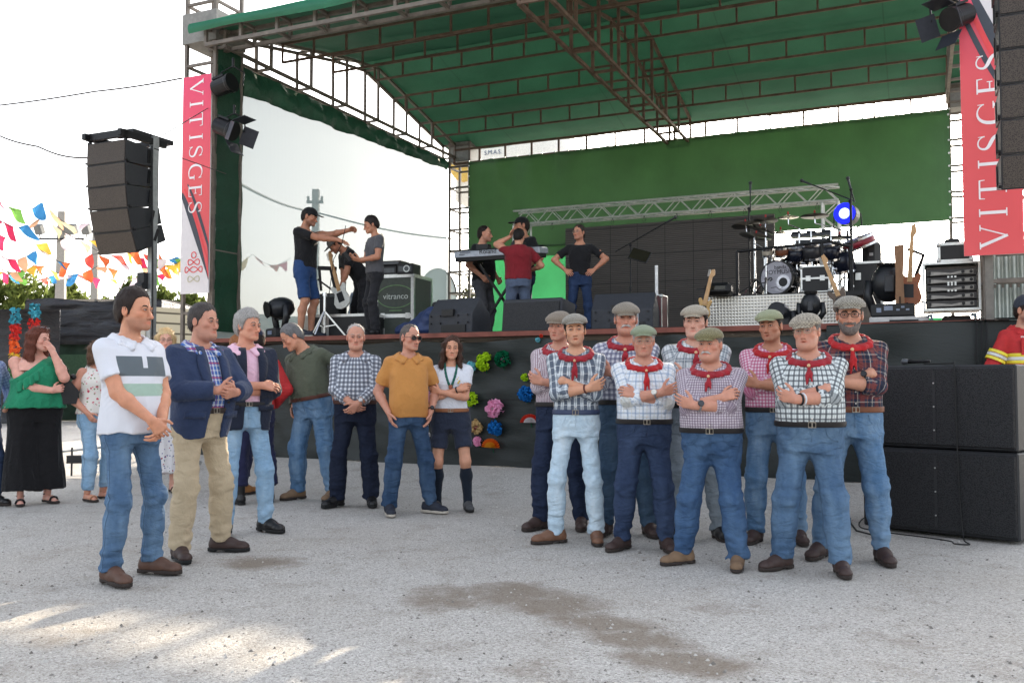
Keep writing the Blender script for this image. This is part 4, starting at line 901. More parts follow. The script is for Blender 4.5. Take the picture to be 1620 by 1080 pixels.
b = MB(); b.bar((-.22, -.1, h - .35), (.22, -.1, h - .35), .07); b.cyl((-.18, -.1, h - .35), (-.18, -.1, h - .2), .035); b.cyl((.18, -.1, h - .35), (.18, -.1, h - .2), .035); P('crossarm', b, DARK, t)
# ------------------------------------------------------------------ panel wall
def wall_mat():
    m = N('block_wall'); o = m.obj(); b = m.n('TexBrick'); b.inputs['Scale'].default_value = 1.0; b.inputs['Brick Width'].default_value = 1.9; b.inputs['Row Height'].default_value = .26; b.inputs['Mortar Size'].default_value = .025; b.offset = .0
    mp = m.n('Mapping'); mp.inputs['Rotation'].default_value = (R(90), 0, 0); m.put(mp.inputs['Vector'], m.obj()); m.put(b.inputs['Vector'], mp.outputs[0])
    for i, c in zip(('Color1', 'Color2', 'Mortar'), (S8(205, 195, 170), S8(192, 182, 158), S8(95, 88, 76))): b.inputs[i].default_value = (*c, 1)
    return m.done(m.bsdf(b.outputs[0], .95, 0, m.bump(m.noise(60, 4, .6, o), .3, .01)))
a, c = far(225, 600, 23), far(760, 600, 33); ln = (c - a).length; t = thing('panel_wall', 'long pale concrete panel wall with posts behind the stage', 'wall', (a.x, a.y, .1), math.atan2(c.y - a.y, c.x - a.x))
b = MB(); b.box((ln / 2, 0, 1.5), (ln, .1, 3.0)); P('panel', b, wall_mat(), t)
for i in range(int(ln / 2) + 1): b = MB(); b.box((i * 2.0, -.02, 1.54), (.16, .2, 3.08)); P('post', b, CONC, t)
# ------------------------------------------------------------------ the covered stall on the left
TARP = None
def tarp_mat():
    m = N('black_tarpaulin'); o = m.obj((1, 1, 1)); n1 = m.noise(2.2, 6, .7, m.obj((.35, 1, 1.6)), .6)
    return m.done(m.bsdf(m.mix(m.noise(5, 4, .6, o), S8(20, 20, 24), S8(44, 44, 50)), .38, 0, m.bump(n1, .9, .12), .5))
TARP = tarp_mat()
NETG = simple('green_net', S8(44, 62, 50), .95, var=.25, scale=3, bump=.4, bscale=30)
D0 = 25.0; pl_, pr_ = far(40, 604, D0), far(256, 604, D0); wst = pr_.x - pl_.x; hst = far(150, 475, D0).z - .15
t = thing('market_stall', 'market stall closed off with black tarpaulin over dark green netting', 'stall', (pl_.x, D0, .15))
b = MB(); rw = lambda x, z: .07 * float(vnoise(np.array(x * 1.1), np.array(z * 2.6), np.array(1.))) + .03 * float(vnoise(np.array(x * 3.), np.array(z * 6), np.array(2.)))
zm = far(150, 545, D0).z - .15
b.sheet(lambda a_, c_: (a_ * wst, -.12 + rw(a_ * wst, c_ * 3) - .05 * (1 - c_), zm + (hst - zm) * c_ + .05 * math.sin(a_ * 9) * (c_ > .99)), 50, 26); b.sheet(lambda a_, c_: (a_ * wst, -.12 + 2.6 * c_, hst + .02 + .06 * math.sin(a_ * 7) * math.sin(c_ * 3.1)), 30, 10)
P('tarpaulin', b, TARP, t, True)
b = MB(); b.sheet(lambda a_, c_: (.05 + a_ * (wst - .1), .02 + .02 * math.sin(a_ * 40), c_ * (zm + .1)), 60, 8); P('netting', b, NETG, t, True)
[P('side_sheet', MB().sheet(lambda a_, c_: (x_, -.1 + 2.5 * a_, c_ * hst), 8, 10), TARP, t, True) for x_ in (wst, 0)]
for x_ in (0.05, wst / 2, wst - .05): b = MB(); b.cyl((x_, .06, 0), (x_, .06, hst), .04); P('post', b, GALV, t)
b = MB(); b.box((2.4, -.02, 1.6), (1.1, .03, .5)); b.box((1.2, -.02, 1.35), (1.3, .03, .9)); P('lining_panel', b, simple('net_light', S8(66, 92, 70), .95), t)
p = far(-22, 604, 22); t = thing('market_stall', 'open stall with garlands of coloured paper at the left edge', 'stall', (p.x, 22, .15)); b = MB(); b.sheet(lambda a_, c_: (-1 + 2.1 * a_, 1.2 * c_, 2.9 + .1 * c_), 8, 4); b.box((0, 1.3, 1.45), (2.2, .05, 2.9)); P('awning', b, TARP, t)
cols = [S8(60, 150, 170), S8(200, 45, 40), S8(225, 95, 40), S8(220, 175, 55), S8(70, 130, 70), S8(215, 70, 120)]
for q in ((.72, 2.8, .0), (1.02, 2.95, .3)):
    for k in range(6):
        b = MB()
        for i in range(60): a_ = rnd.random() * 6.28; b.box((q[0] + .12 * math.cos(a_) * rnd.random(), q[2] - .1 + .12 * math.sin(a_), q[1] - k * .36 - rnd.random() * .36), (.07, .004, .07), (rnd.random() * 3, rnd.random() * 3, rnd.random() * 3))
        P('garland', b, simple('paper_%d' % k, cols[k], .9), t)
# ------------------------------------------------------------------ arched shed and water tank behind the stage
p = far(692, 600, 30); t = thing('arched_shed', 'arched metal shed end seen dimly through the mesh wall', 'shed', (p.x, p.y, .1)); r_ = .62; b = MB(); zc = far(692, 470, 30).z - .1
pts = [(-r_, 0)] + [(r_ * math.cos(a_), zc + r_ * 1.5 * math.sin(a_)) for a_ in [math.pi - math.pi * i / 14 for i in range(15)]] + [(r_, 0)]
b.prism(pts, 0, 3); P('shell', b, simple('ribbed_metal', S8(175, 178, 175), .5, .3, bump=.5, bscale=20), t); b = MB(); b.ribbon(pts[1:-1], .05, -.04, 0); P('rim', b, DARK, t)
p = far(700, 600, 22); t = thing('market_stall', 'green roofed kiosk behind the arched shed', 'kiosk', (p.x + .7, 26, .1)); b = MB(); b.box((0, 0, 1.3), (1.6, 1.4, 2.6)); P('wall', b, simple('kiosk_green', S8(110, 130, 110), .9), t); b = MB(); b.prism([(-1.1, 2.6), (1.1, 2.6), (.7, 3.2), (-.7, 3.2)], -1, 1); P('roof', b, simple('kiosk_roof', S8(120, 140, 115), .9), t)
def text_mb(body, size, depth=.004, sx=1.0):
    cu = bpy.data.curves.new('txt', 'FONT'); cu.body = body; cu.size = size; cu.extrude = depth; cu.align_x = 'CENTER'; cu.align_y = 'CENTER'
    o = bpy.data.objects.new('txt', cu); COL.objects.link(o); dg = bpy.context.evaluated_depsgraph_get(); me = bpy.data.meshes.new_from_object(o.evaluated_get(dg))
    mb = MB(); mb.add([(v.co.x * sx, -v.co.z, v.co.y) for v in me.vertices], [tuple(q.vertices) for q in me.polygons]); bpy.data.objects.remove(o); bpy.data.meshes.remove(me); bpy.data.curves.remove(cu); return mb
d = 48.0; p = far(815, 600, d); zb, zt = far(815, 320, d).z, far(815, 205, d).z; rt = 95 / FPX * d; t = thing('water_tank', 'white round water tower with dark lettering above the back wall', 'water tower', (p.x, p.y, .1))
b = MB(); b.lathe([(rt * .3, zb - 1.2), (rt, zb), (rt, zt), (rt * .3, zt + .8)], n=40); P('tank', b, simple('tank_white', S8(215, 214, 208), .8), t, True); b = MB(); b.lathe([(rt * .35, 0), (rt * .3, zb - 1)], n=24); P('stem', b, CONC, t, True)
x0 = far(780, 243, d - rt * .87); b = text_mb('S.M.A.S.', .30); b.v = [(x * .9 + x0.x - p.x, y - math.sqrt(rt * rt - (x * .9 + x0.x - p.x) ** 2) - .03, z + far(768, 243, d - rt * .87).z - .1) for x, y, z in b.v]; P('lettering', b, simple('letter_blue', S8(60, 80, 110), .8), t)
b = MB(); e0 = far(735, 272, d - rt * .4); b.cyl((e0.x - p.x, -rt * .55, e0.z), (e0.x - p.x + .1, -rt * .65, e0.z), .75, n=28); P('emblem', b, simple('emblem_ochre', S8(205, 170, 90), .8), t); b = MB(); b.prism([(e0.x - p.x + .8 * math.cos(a_), e0.z + .76 * math.sin(a_)) for a_ in [math.pi * i / 12 for i in range(13)]], -rt * .70, -rt * .66); P('emblem_band', b, simple('emblem_blue', S8(80, 130, 190), .8), t)
# ------------------------------------------------------------------ bunting
FL = [S8(214, 62, 98), S8(222, 112, 70), S8(230, 190, 84), S8(70, 140, 196), S8(134, 190, 92), S8(236, 182, 146), S8(225, 208, 216), S8(238, 224, 184), S8(222, 92, 84)]
def flag_mat(i):
    nm = 'flag_%d' % i
    if nm in MATS: return MATS[nm]
    m = N(nm); d = m.n('BsdfDiffuse'); m.put(d.inputs[0], FL[i]); t = m.n('BsdfTranslucent'); m.put(t.inputs[0], FL[i]); mx = m.n('MixShader'); mx.inputs[0].default_value = .55; m.t.links.new(d.outputs[0], mx.inputs[1]); m.t.links.new(t.outputs[0], mx.inputs[2]); MATS[nm] = m.done(mx.outputs[0]); return MATS[nm]
CORD = simple('cord', S8(60, 55, 55), .9)
def bunting(pts, n, size, label, seed, colours=None):
    r = random.Random(seed); P3 = [far(*q) for q in pts]; size *= .86; t = thing('bunting', label, 'bunting', P3[0], 0, 'strings of bunting'); P3 = [q - P3[0] for q in P3]
    def on(f):
        f *= len(P3) - 1; i = min(int(f), len(P3) - 2); return P3[i].lerp(P3[i + 1], f - i) - Vector((0, 0, .25 * math.sin(math.pi * (f - i))))
    b = MB(); b.tube([on(i / 40) for i in range(41)], .006, 4); P('cord', b, CORD, t)
    for k in range(n):
        if n > 9 and r.random() < .12: continue
        f = (k + .5 + r.uniform(-.2, .2)) / n; a, c = on(f - .22 / n * 1.6), on(f + .22 / n * 1.6); w = (c - a).normalized() * size * .5; mid = (a + c) / 2; ci = colours[k % len(colours)] if colours else r.randrange(9)
        ang = r.uniform(-.6, 1.1); dn = Vector((r.uniform(-.5, .7), math.sin(ang) * .9, -math.cos(ang))).normalized() * size * r.uniform(.9, 1.35); sd_ = r.uniform(-.5, .5); b = MB()
        def fl(p_, q_):
            e = mid + w * (p_ * 2 - 1) * (1 - .72 * q_ ** 1.2) + dn * q_ + Vector((sd_ * .25 * size * q_, .16 * size * math.sin(q_ * 4 + p_ * 3 + k), .07 * size * math.sin(q_ * 5 + k))); return tuple(e)
        b.sheet(fl, 5, 7); P('flag', b, flag_mat(ci), t, True)
bl = ['highest bunting string with a big pink flag and a green flag at the far left', 'bunting string crossing in front of the lamp post floodlights', 'bunting string of yellow and orange flags below the loudspeaker column', 'bunting string with pale and blue flags sagging over the stall', 'lowest bunting string of orange and yellow flags above the trees', 'bunting string with pink and yellow flags beside the steel mast', 'faint bunting string of red and yellow flags behind the mesh wall', 'distant bunting string with small mixed flags above the trees']
bunting([(-25, 296, 15), (70, 322, 16), (150, 345, 17), (330, 400, 20)], 9, .34, bl[0], 1, [0, 4, 3, 5, 7, 6, 1, 2, 5])
bunting([(-20, 332, 15), (70, 342, 16), (180, 372, 18), (300, 405, 20)], 12, .28, bl[1], 2, [0, 0, 3, 5, 7, 6, 2, 4, 1, 8, 6, 4, 3])
bunting([(-20, 362, 17), (120, 372, 18), (220, 395, 19), (300, 392, 20)], 12, .28, bl[2], 3, [0, 5, 2, 6, 7, 2, 8, 1, 6, 4, 3, 2, 0])
bunting([(-20, 388, 16), (60, 392, 17), (150, 400, 18), (300, 410, 20)], 15, .26, bl[3], 4, [4, 6, 0, 5, 3, 6, 3, 1, 3, 8, 1, 6, 5, 1, 2, 6, 2, 1])
bunting([(-20, 408, 17), (60, 415, 18), (160, 418, 19), (300, 412, 21)], 16, .27, bl[4], 5, [1, 8, 5, 4, 2, 1, 2, 6, 3, 1, 5, 1, 4, 4, 2, 5, 6, 1, 7, 2])
bunting([(190, 385, 19), (250, 398, 20), (285, 405, 20.5)], 6, .32, bl[5], 6, [2, 0, 2, 1, 2, 6])
bunting([(345, 405, 25), (400, 402, 25), (460, 408, 25)], 6, .30, bl[6], 7, [1, 5, 2, 8, 1, 0, 8])
bunting([(-10, 425, 24), (100, 430, 25), (290, 425, 26)], 18, .26, bl[7], 8)
def wire(name, pts, r, label, mat=None, sag=.0, cat='cable'):
    P3 = [Vector(q) if len(q) == 3 and not isinstance(q, tuple) else Vector(q) for q in pts]; out = []
    for a, c in zip(P3, P3[1:]): out += [a.lerp(c, i / 12) - Vector((0, 0, sag * math.sin(math.pi * i / 12))) for i in range(12)]
    out.append(P3[-1]); b = MB(); b.tube(out, r, 6); o = P(name, b, mat or CORD, None, True); tag(o, label, cat); return o
wire('overhead_wire', [far(-30, 170, 17), far(150, 145, 16), far(288, 124, 15)], .014, 'upper wire running in from the left to the top of the pink banner', sag=.02)
wire('overhead_wire', [far(-30, 200, 14), far(60, 232, 13), far(140, 250, 12)], .012, 'lower wire sagging in from the left edge to the loudspeaker column', sag=.05)
wire('guy_rope', [far(258, 214, 10.3), ST(-5.4, 0, 5.3)], .006, 'thin rope between the loudspeaker mast and the pink banner tower')
wire('guy_rope', [far(244, 235, 10.3), ST(-5.3, .3, 4.35)], .006, 'thin rope sloping from the mast behind the pink banner')
wire('power_cable', [ST(-5.3, .1, 4.35), far(497, 335, 23.8), far(720, 378, 30)], .026, 'thick black cable hanging across behind the white mesh wall', simple('rubber', S8(25, 25, 25), .7), .12)
# ------------------------------------------------------------------ the stage
STEEL = simple('stage_steel', S8(112, 104, 97), .6, .35, var=.25, scale=8, bump=.2)
RUSTY = simple('rusty_steel', S8(98, 80, 68), .75, .2, var=.35, scale=6, bump=.3)
def cloth2(name, col, trans=.5, wr=.4, scale=1.6, vert=(1, 1, .4), seam=0, tcol=None):
    m = N(name); o = m.obj(); g = m.obj(vert); n1 = m.noise(scale, 5, .6, g, .3)
    c = m.mix(m.ramp(m.noise(1.1, 4, .6, o), [(.3, 0.), (.7, 1.)]), tuple(x * .82 for x in col), tuple(min(1, x * 1.15) for x in col))
    if seam:
        sx = m.n('SeparateXYZ'); m.put(sx.inputs[0], o); l = m.math('LESS_THAN', m.math('ABSOLUTE', m.math('SUBTRACT', m.math('FRACT', m.math('DIVIDE', sx.outputs[0], seam)), .5)), .012 / seam); c = m.mix(m.math('MULTIPLY', l, .4), c, tuple(x * .3 for x in col))
    h = m.math('ADD', n1, m.math('MULTIPLY', m.noise(140, 2, .5, o), .04)); nb_ = m.bump(h, wr, .15)
    d = m.n('BsdfDiffuse'); m.put(d.inputs[0], c); m.put(d.inputs['Normal'], nb_); t = m.n('BsdfTranslucent'); m.put(t.inputs[0], m.mix(1.0, c, tcol or (1, 1, 1), 'MULTIPLY')); m.put(t.inputs['Normal'], nb_)
    gl = m.n('BsdfGlossy'); gl.inputs['Roughness'].default_value = .45; gl.inputs[0].default_value = (1, 1, 1, 1)
    mx = m.n('MixShader'); mx.inputs[0].default_value = trans; m.t.links.new(d.outputs[0], mx.inputs[1]); m.t.links.new(t.outputs[0], mx.inputs[2])
    m2 = m.n('MixShader'); m2.inputs[0].default_value = .03; m.t.links.new(mx.outputs[0], m2.inputs[1]); m.t.links.new(gl.outputs[0], m2.inputs[2]); return m.done(m2.outputs[0])
ROOFM = cloth2('roof_tarpaulin', S8(39, 78, 59), .13, .5, 1.2, (1, .5, 1), 2.55)
BACKM = cloth2('back_cloth', S8(50, 84, 48), .09, .35, 1.2, (1, 1, .25))
LOWM = cloth2('lower_back_cloth', S8(50, 130, 80), .25, .3, 1.5)
FASC = cloth2('fascia_cloth', S8(40, 120, 90), .35, .5, 3)
ROLLM = cloth2('rolled_tarpaulin', S8(30, 70, 52), .2, .9, 4, (1, 1, 1))
SKIRT = cloth2('skirt_net', S8(29, 35, 34), .04, .9, 2.6, (.45, 1, 1.5))
def meshwall():
    m = N('white_mesh'); o = m.obj(); d = m.n('BsdfDiffuse'); d.inputs[0].default_value = (*S8(168, 178, 178), 1); t = m.n('BsdfTranslucent'); t.inputs[0].default_value = (*S8(128, 143, 146), 1)
    w = m.n('TexWave'); w.wave_type = 'BANDS'; w.bands_direction = 'Y'; w.inputs['Scale'].default_value = 3.2; w.inputs['Distortion'].default_value = 1.5; m.put(w.inputs['Vector'], m.obj((1, 1, .15)))
    tr = m.n('BsdfTransparent'); mx = m.n('MixShader'); mx.inputs[0].default_value = .45; m.t.links.new(d.outputs[0], mx.inputs[1]); m.t.links.new(t.outputs[0], mx.inputs[2])
    m2 = m.n('MixShader'); m.put(m2.inputs[0], m.math('ADD', m.math('MULTIPLY', w.outputs['Fac'], .05), m.math('MULTIPLY', m.noise(1.2, 3, .6, o), .08))); m2.inputs[0].default_value = .4
    f = m.math('SUBTRACT', .115, m.math('ADD', m.math('MULTIPLY', w.outputs['Fac'], .008), m.math('MULTIPLY', m.noise(1.2, 3, .6, o), .012))); m.put(m2.inputs[0], f)
    m.t.links.new(mx.outputs[0], m2.inputs[1]); m.t.links.new(tr.outputs[0], m2.inputs[2]); return m.done(m2.outputs[0])
UL, UR, VB = -5.35, 4.82, 7.45
RV, RP = 4.1, 7.28
def roof_h(v): return 6.42 + (RP - 6.42) * (v + .25) / (RV + .25) if v < RV else RP - (RP - 6.42) * (v - RV) / (7.9 - RV)
stage = sthing('stage', 'large open air stage with green tarpaulin roof on steel trusses', 'stage', 0, 0, 0)
def deck():
    b = MB(); b.box((-.2, 3.75, DECK - .05), (10.5, 7.46, .09)); P('deck', b, simple('deck_board', S8(70, 58, 50), .9, bump=.3), stage)
    b = MB(); b.box((-.2, .0, DECK - .033), (10.6, .06, .06)); b.box((-5.46, 3.7, DECK - .045), (.06, 7.4, .085)); P('deck_edge', b, simple('deck_edge_paint', S8(118, 66, 55), .7, var=.3, scale=5), stage)
    b = MB(); rr = lambda x, z: .04 * float(vnoise(np.array(x * 1.8 + z), np.array(z * 1.6), np.array(3.))) + .016 * float(vnoise(np.array(x * 5 + z * 3), np.array(z * 9.), np.array(5.)))
    b.sheet(lambda a_, c_: (-5.45 + 10.75 * a_, -.07 + rr(10.7 * a_, 1.7 * c_) - .05 * (1 - c_) ** 2, .135 + (DECK - .09 - .135) * c_ - .05 * abs(math.sin(a_ * 19)) * (c_ > .98) + .02 * math.sin(a_ * 31) * (c_ < .02)), 160, 26)
    b.sheet(lambda a_, c_: (-5.46, -.06 + 7.3 * a_, .13 + (DECK - .23) * c_), 30, 6); P('skirt', b, SKIRT, stage, True)
    b = MB(); b.box((-.2, -.085, .98), (10.5, .006, .012)); P('skirt_hem', b, simple('hem', S8(28, 30, 30), .8), stage)
deck()
def tower(name_u, v0, h1, w=.56):
    b = MB(); us = (name_u, name_u + w); vs = (v0, v0 + w)
    for u in us:
        for v in vs: b.bar((u, v, .1), (u, v, h1), .05)
    z = .35; k = 0
    while z < h1:
        for u in us: b.bar((u, vs[0], z), (u, vs[1], z), .04)
        for v in vs: b.bar((us[0], v, z), (us[1], v, z), .04)
        z += .47; k += 1
    P('tower', b, STEEL, stage)
tower(-5.86, .02, 8.6); tower(4.9, .02, 8.6); tower(-5.28, VB + .02, 6.75, .5); tower(UR, VB + .02, 6.9, .5)
def sleeve_box(u, v, h, w=.66): b = MB(); b.box((u, v, h), (w, w, .46)); P('head_block', b, simple('block_steel', S8(132, 130, 126), .6, .4), stage)
sleeve_box(-5.58, .30, 6.55); sleeve_box(5.18, .30, 6.55); sleeve_box(-5.03, VB + .27, 6.33, .54); sleeve_box(5.07, VB + .27, 6.33, .54)
b = MB(); b.sheet(lambda a_, c_: (-5.27 + .012 * math.sin(c_ * 40), .03 + .5 * a_, 1.95 + 4.3 * c_), 6, 40); b.sheet(lambda a_, c_: (-5.62 + .34 * a_, .62 + .015 * math.sin(c_ * 30), 1.95 + 4.35 * c_), 4, 40); P('tower_cloth', b, ROLLM, stage, True)
# --- roof
b = MB(); cv = lambda a_, c_, v: .035 * math.sin(a_ * math.pi * 2) * math.sin(c_ * math.pi * 3)
for v0, v1 in ((-.25, RV + .02), (RV - .02, 7.9)):
    b.sheet(lambda a_, c_: (UL - .15 + (UR - UL + .5) * a_, v0 + (v1 - v0) * c_, roof_h(v0 + (v1 - v0) * c_ + (-.001 if v0 < 0 else .001)) + .04 - .03 * abs(math.sin(c_ * math.pi * 3)) + .012 * math.sin(a_ * 31 + (v0 + (v1 - v0) * c_))), 60, 24)
P('roof_tarpaulin', b, ROOFM, stage, True)
b = MB(); b.sheet(lambda a_, c_: (UL - .2 + (UR - UL + .6) * a_, -.27 - .03 * math.sin(c_ * 3.1) + .006 * math.sin(a_ * 60), 6.50 - .15 * c_ + .02 * math.sin(a_ * 23) * c_), 90, 5); b.sheet(lambda a_, c_: (UL - .2 + (UR - UL + .6) * a_, -.26 + .2 * c_, 6.5), 60, 2); P('fascia', b, FASC, stage, True)
def girder(name, p0, p1, hgt, n, mat, top=None, sz=.045, double=0.0, par=stage, skip=()):
    # two chords with upright members between; top(f) lifts the upper chord
    b = MB(); p0, p1 = Vector(p0), Vector(p1); side = (p1 - p0).cross(Vector((0, 0, 1))).normalized()
    for d_ in ((0,) if not double else (-double / 2, double / 2)):
        lo = lambda f: p0.lerp(p1, f) + side * d_; hi = lambda f: lo(f) + Vector((0, 0, hgt if top is None else top(f)))
        b.bar(lo(0), lo(1), sz)
        for i in range(n): b.bar(hi(i / n), hi((i + 1) / n), sz)
        for i in range(n + 1): b.bar(lo(i / n), hi(i / n), sz * .85)
    if double:
        for i in range(n + 1):
            for hh in (0, hgt if top is None else top(i / n)): b.bar(p0.lerp(p1, i / n) - side * double / 2 + Vector((0, 0, hh)), p0.lerp(p1, i / n) + side * double / 2 + Vector((0, 0, hh)), sz * .8)
    P(name, b, mat, par)
girder('front_beam', (UL, .02, 6.20), (UR + .3, .02, 6.20), .25, 16, STEEL, None, .055, .30)
for v in (1.35, 2.75, RV, 5.25, 6.4):
    girder('purlin', (UL + .24, v, roof_h(v) - .36), (UR - .05, v, roof_h(v) - .36), .30, 16, RUSTY, None, .035)
girder('back_beam', (UL + .2, VB, 6.05), (UR, VB, 6.05), .31, 16, RUSTY, None, .045, 0.0)
gt = lambda f, base=6.20: max(.12, roof_h(f * VB) - .04 - base)
girder('side_truss', (UL + .06, .05, 6.20), (UL + .06, VB, 6.20), .3, 7, STEEL, gt, .05, .30)
girder('side_truss', (UR + .12, .05, 6.20), (UR + .12, VB, 6.20), .3, 11, STEEL, gt, .05, .30)
girder('centre_truss', (-.08, -.1, 5.98), (-.08, VB + .1, 5.98), .3, 8, RUSTY, lambda f: max(.12, roof_h(f * VB) - .04 - 5.98), .05, .42)
# --- walls of cloth
b = MB(); b.sheet(lambda a_, c_: (UL - .02 + .03 * math.sin(a_ * 9) * math.sin(c_ * 3.14), .08 + (VB - .05) * a_, DECK - .05 + (5.78 + .28 * a_ - DECK) * c_), 40, 20); P('mesh_wall', b, meshwall(), stage, True)
b = MB()
def roll(a_, c_):
    z0 = 5.66 + .28 * a_; z1 = 6.12 + .02 * a_; return (UL + .02 + .05 * math.sin(c_ * math.pi) + .018 * math.sin(a_ * 55 + c_ * 4) + .012 * math.sin(a_ * 131), .06 + (VB - .03) * a_, z0 + (z1 - z0) * c_ + .008 * math.sin(a_ * 40) * (1 - c_) - .009 * math.sin(a_ * 6.28 * 5) * (1 - c_))
b.sheet(roll, 110, 8); P('rolled_tarpaulin', b, ROLLM, stage, True)
b = MB()
def back(a_, c_):
    u = UL + .62 + (UR - UL - .62) * a_; wr = .03 * math.sin(a_ * 70) * math.exp(-a_ * 4) * (.4 + c_) + .02 * math.sin(a_ * 23 + c_ * 3) ; sag = .03 * abs(math.sin(a_ * math.pi * 18))
    return (u, VB - .12 + wr, 4.05 + (6.05 - 4.05) * c_ - sag * c_)
b.sheet(back, 140, 20); b.sheet(lambda a_, c_: (UL + .62 + 2.9 * a_, VB - .10 + .03 * math.sin(a_ * 20), 3.86 + .25 * c_), 30, 3); P('back_cloth', b, BACKM, stage, True)
b = MB(); b.sheet(lambda a_, c_: (UL + .85 + 4.4 * a_, VB + .1 + .04 * math.sin(a_ * 14), 1.8 + 2.1 * c_), 40, 12); b.sheet(lambda a_, c_: (1.6 + 3.3 * a_, VB + .1 + .04 * math.sin(a_ * 14), 1.8 + .55 * c_), 40, 6); P('lower_back_cloth', b, LOWM, stage, True)
b = MB()
for i in range(34): u = UL + .64 + (UR - UL - .64) * i / 33; b.cyl((u, VB - .16, 6.04), (u, VB - .145, 6.04), .018, n=8)
for i in range(9): b.cyl((UR - .02, VB - .16, 4.1 + i * .23), (UR - .02, VB - .145, 4.1 + i * .23), .018, n=8); b.cyl((UL + .64, VB - .16, 4.1 + i * .23), (UL + .64, VB - .145, 4.1 + i * .23), .018, n=8)
P('eyelets', b, simple('eyelet', S8(210, 212, 210), .4, .6), stage)
# posts and corrugated sheet at the right front corner
b = MB(); b.bar((4.93, .02, .1), (4.93, .02, 6.3), .075); P('post', b, simple('post_grey', S8(120, 116, 110), .7, .2), stage)
b = MB(); b.bar((5.0, .05, 2.23), (5.9, .05, 2.23), .06); b.bar((5.0, .05, 2.52), (5.9, .05, 2.52), .06); b.bar((5.43, .05, 2.2), (5.43, .05, 2.55), .06); P('rail', b, simple('post_grey', S8(120, 116, 110), .7, .2), stage)
b = MB(); b.sheet(lambda a_, c_: (5.0 + 1.3 * a_, .55 + .022 * math.sin(a_ * 110), 1.75 + .85 * c_), 150, 2); P('corrugated_sheet', b, simple('corrugated_metal', S8(170, 176, 172), .35, .75, var=.1), stage, True)
b = MB(); rr2 = lambda a_, c_: .05 * float(vnoise(np.array(a_ * 5), np.array(c_ * 4.), np.array(8.)))
b.sheet(lambda a_, c_: (3.35 + 2.9 * a_, -.16 + rr2(a_, c_) - .05 * (1 - c_), .15 + (1.80 + .03 * a_ - .15) * c_ ), 60, 30); b.sheet(lambda a_, c_: (3.35 + 2.9 * a_, -.16 + .4 * c_ + .02 * math.sin(a_ * 20), 1.80 + .03 * a_ + .05 * c_), 50, 6); P('side_skirt', b, SKIRT, stage, True)
# ------------------------------------------------------------------ banners
BANW = simple('banner_white', S8(222, 216, 218), .55, var=.03); 
def grad(name, stops, axis):
    m = N(name); sx = m.n('SeparateXYZ'); m.put(sx.inputs[0], m.obj()); f = m.math('DIVIDE', sx.outputs[2], 3.28); c = m.ramp(f, stops); return m.done(m.bsdf(c, .5))
BANP = grad('banner_pink', [(.0, S8(224, 88, 92)), (.45, S8(222, 70, 105)), (1., S8(214, 82, 108))], 2)
BAND = simple('banner_dark', S8(62, 66, 76), .5, var=.05); BANR = simple('banner_red', S8(226, 70, 74), .5, var=.05); BANB = simple('banner_beige', S8(196, 188, 160), .5, var=.03); BANT = simple('banner_letter', S8(236, 230, 232), .5, var=.02)
def serif_glyph(ch):
    # strokes in a unit cap height, (points, width or widths)
    t, k, s_ = .05, .13, .045
    bez = lambda p0, p1, p2, p3, n=10: [tuple((1 - q) ** 3 * a + 3 * (1 - q) ** 2 * q * b_ + 3 * (1 - q) * q * q * c + q ** 3 * d for a, b_, c, d in zip(p0, p1, p2, p3)) for q in [i / n for i in range(n + 1)]]
    if ch == 'V': return [([(-.38, .98), (.03, .0)], [k, k * .8]), ([(.36, .98), (.02, .03)], [t, t]), ([(-.50, .98), (-.22, .98)], s_), ([(.24, .98), (.48, .98)], s_)]
    if ch == 'I': return [([(0, .02), (0, .98)], k), ([(-.16, .98), (.16, .98)], s_), ([(-.16, .02), (.16, .02)], s_)]
    if ch == 'T': return [([(0, .02), (0, .98)], k), ([(-.36, .965), (.36, .965)], .06), ([(-.36, .985), (-.38, .78)], [.05, .03]), ([(.36, .985), (.38, .78)], [.05, .03]), ([(-.16, .02), (.16, .02)], s_)]
    if ch == 'E': return [([(-.2, .02), (-.2, .98)], k), ([(-.33, .97), (.25, .97)], .055), ([(-.33, .03), (.29, .03)], .055), ([(-.2, .52), (.14, .52)], .05), ([(.25, .99), (.27, .78)], [.05, .03]), ([(.29, .01), (.33, .24)], [.05, .03]), ([(.14, .62), (.14, .42)], .035)]
    if ch == 'S': return [(bez((.24, .80), (.16, 1.06), (-.28, 1.06), (-.26, .74)) + bez((-.26, .74), (-.22, .52), (.27, .52), (.27, .25))[1:] + bez((.27, .25), (.27, -.06), (-.2, -.06), (-.28, .22))[1:], [.045 + .095 * math.exp(-((i - 15) / 6) ** 2) for i in range(31)]), ([(.24, .98), (.25, .74)], [.02, .05]), ([(-.28, .02), (-.29, .27)], [.02, .05])]
    if ch == 'G': return [(bez((.32, .80), (.16, 1.10), (-.42, 1.08), (-.42, .5)) + bez((-.42, .5), (-.42, -.10), (.2, -.06), (.31, .08))[1:], [.04 + .1 * math.exp(-((i - 10) / 5) ** 2) for i in range(21)]), ([(.30, .06), (.30, .40)], .12), ([(.16, .41), (.44, .41)], s_), ([(.33, .98), (.33, .74)], [.02, .05])]
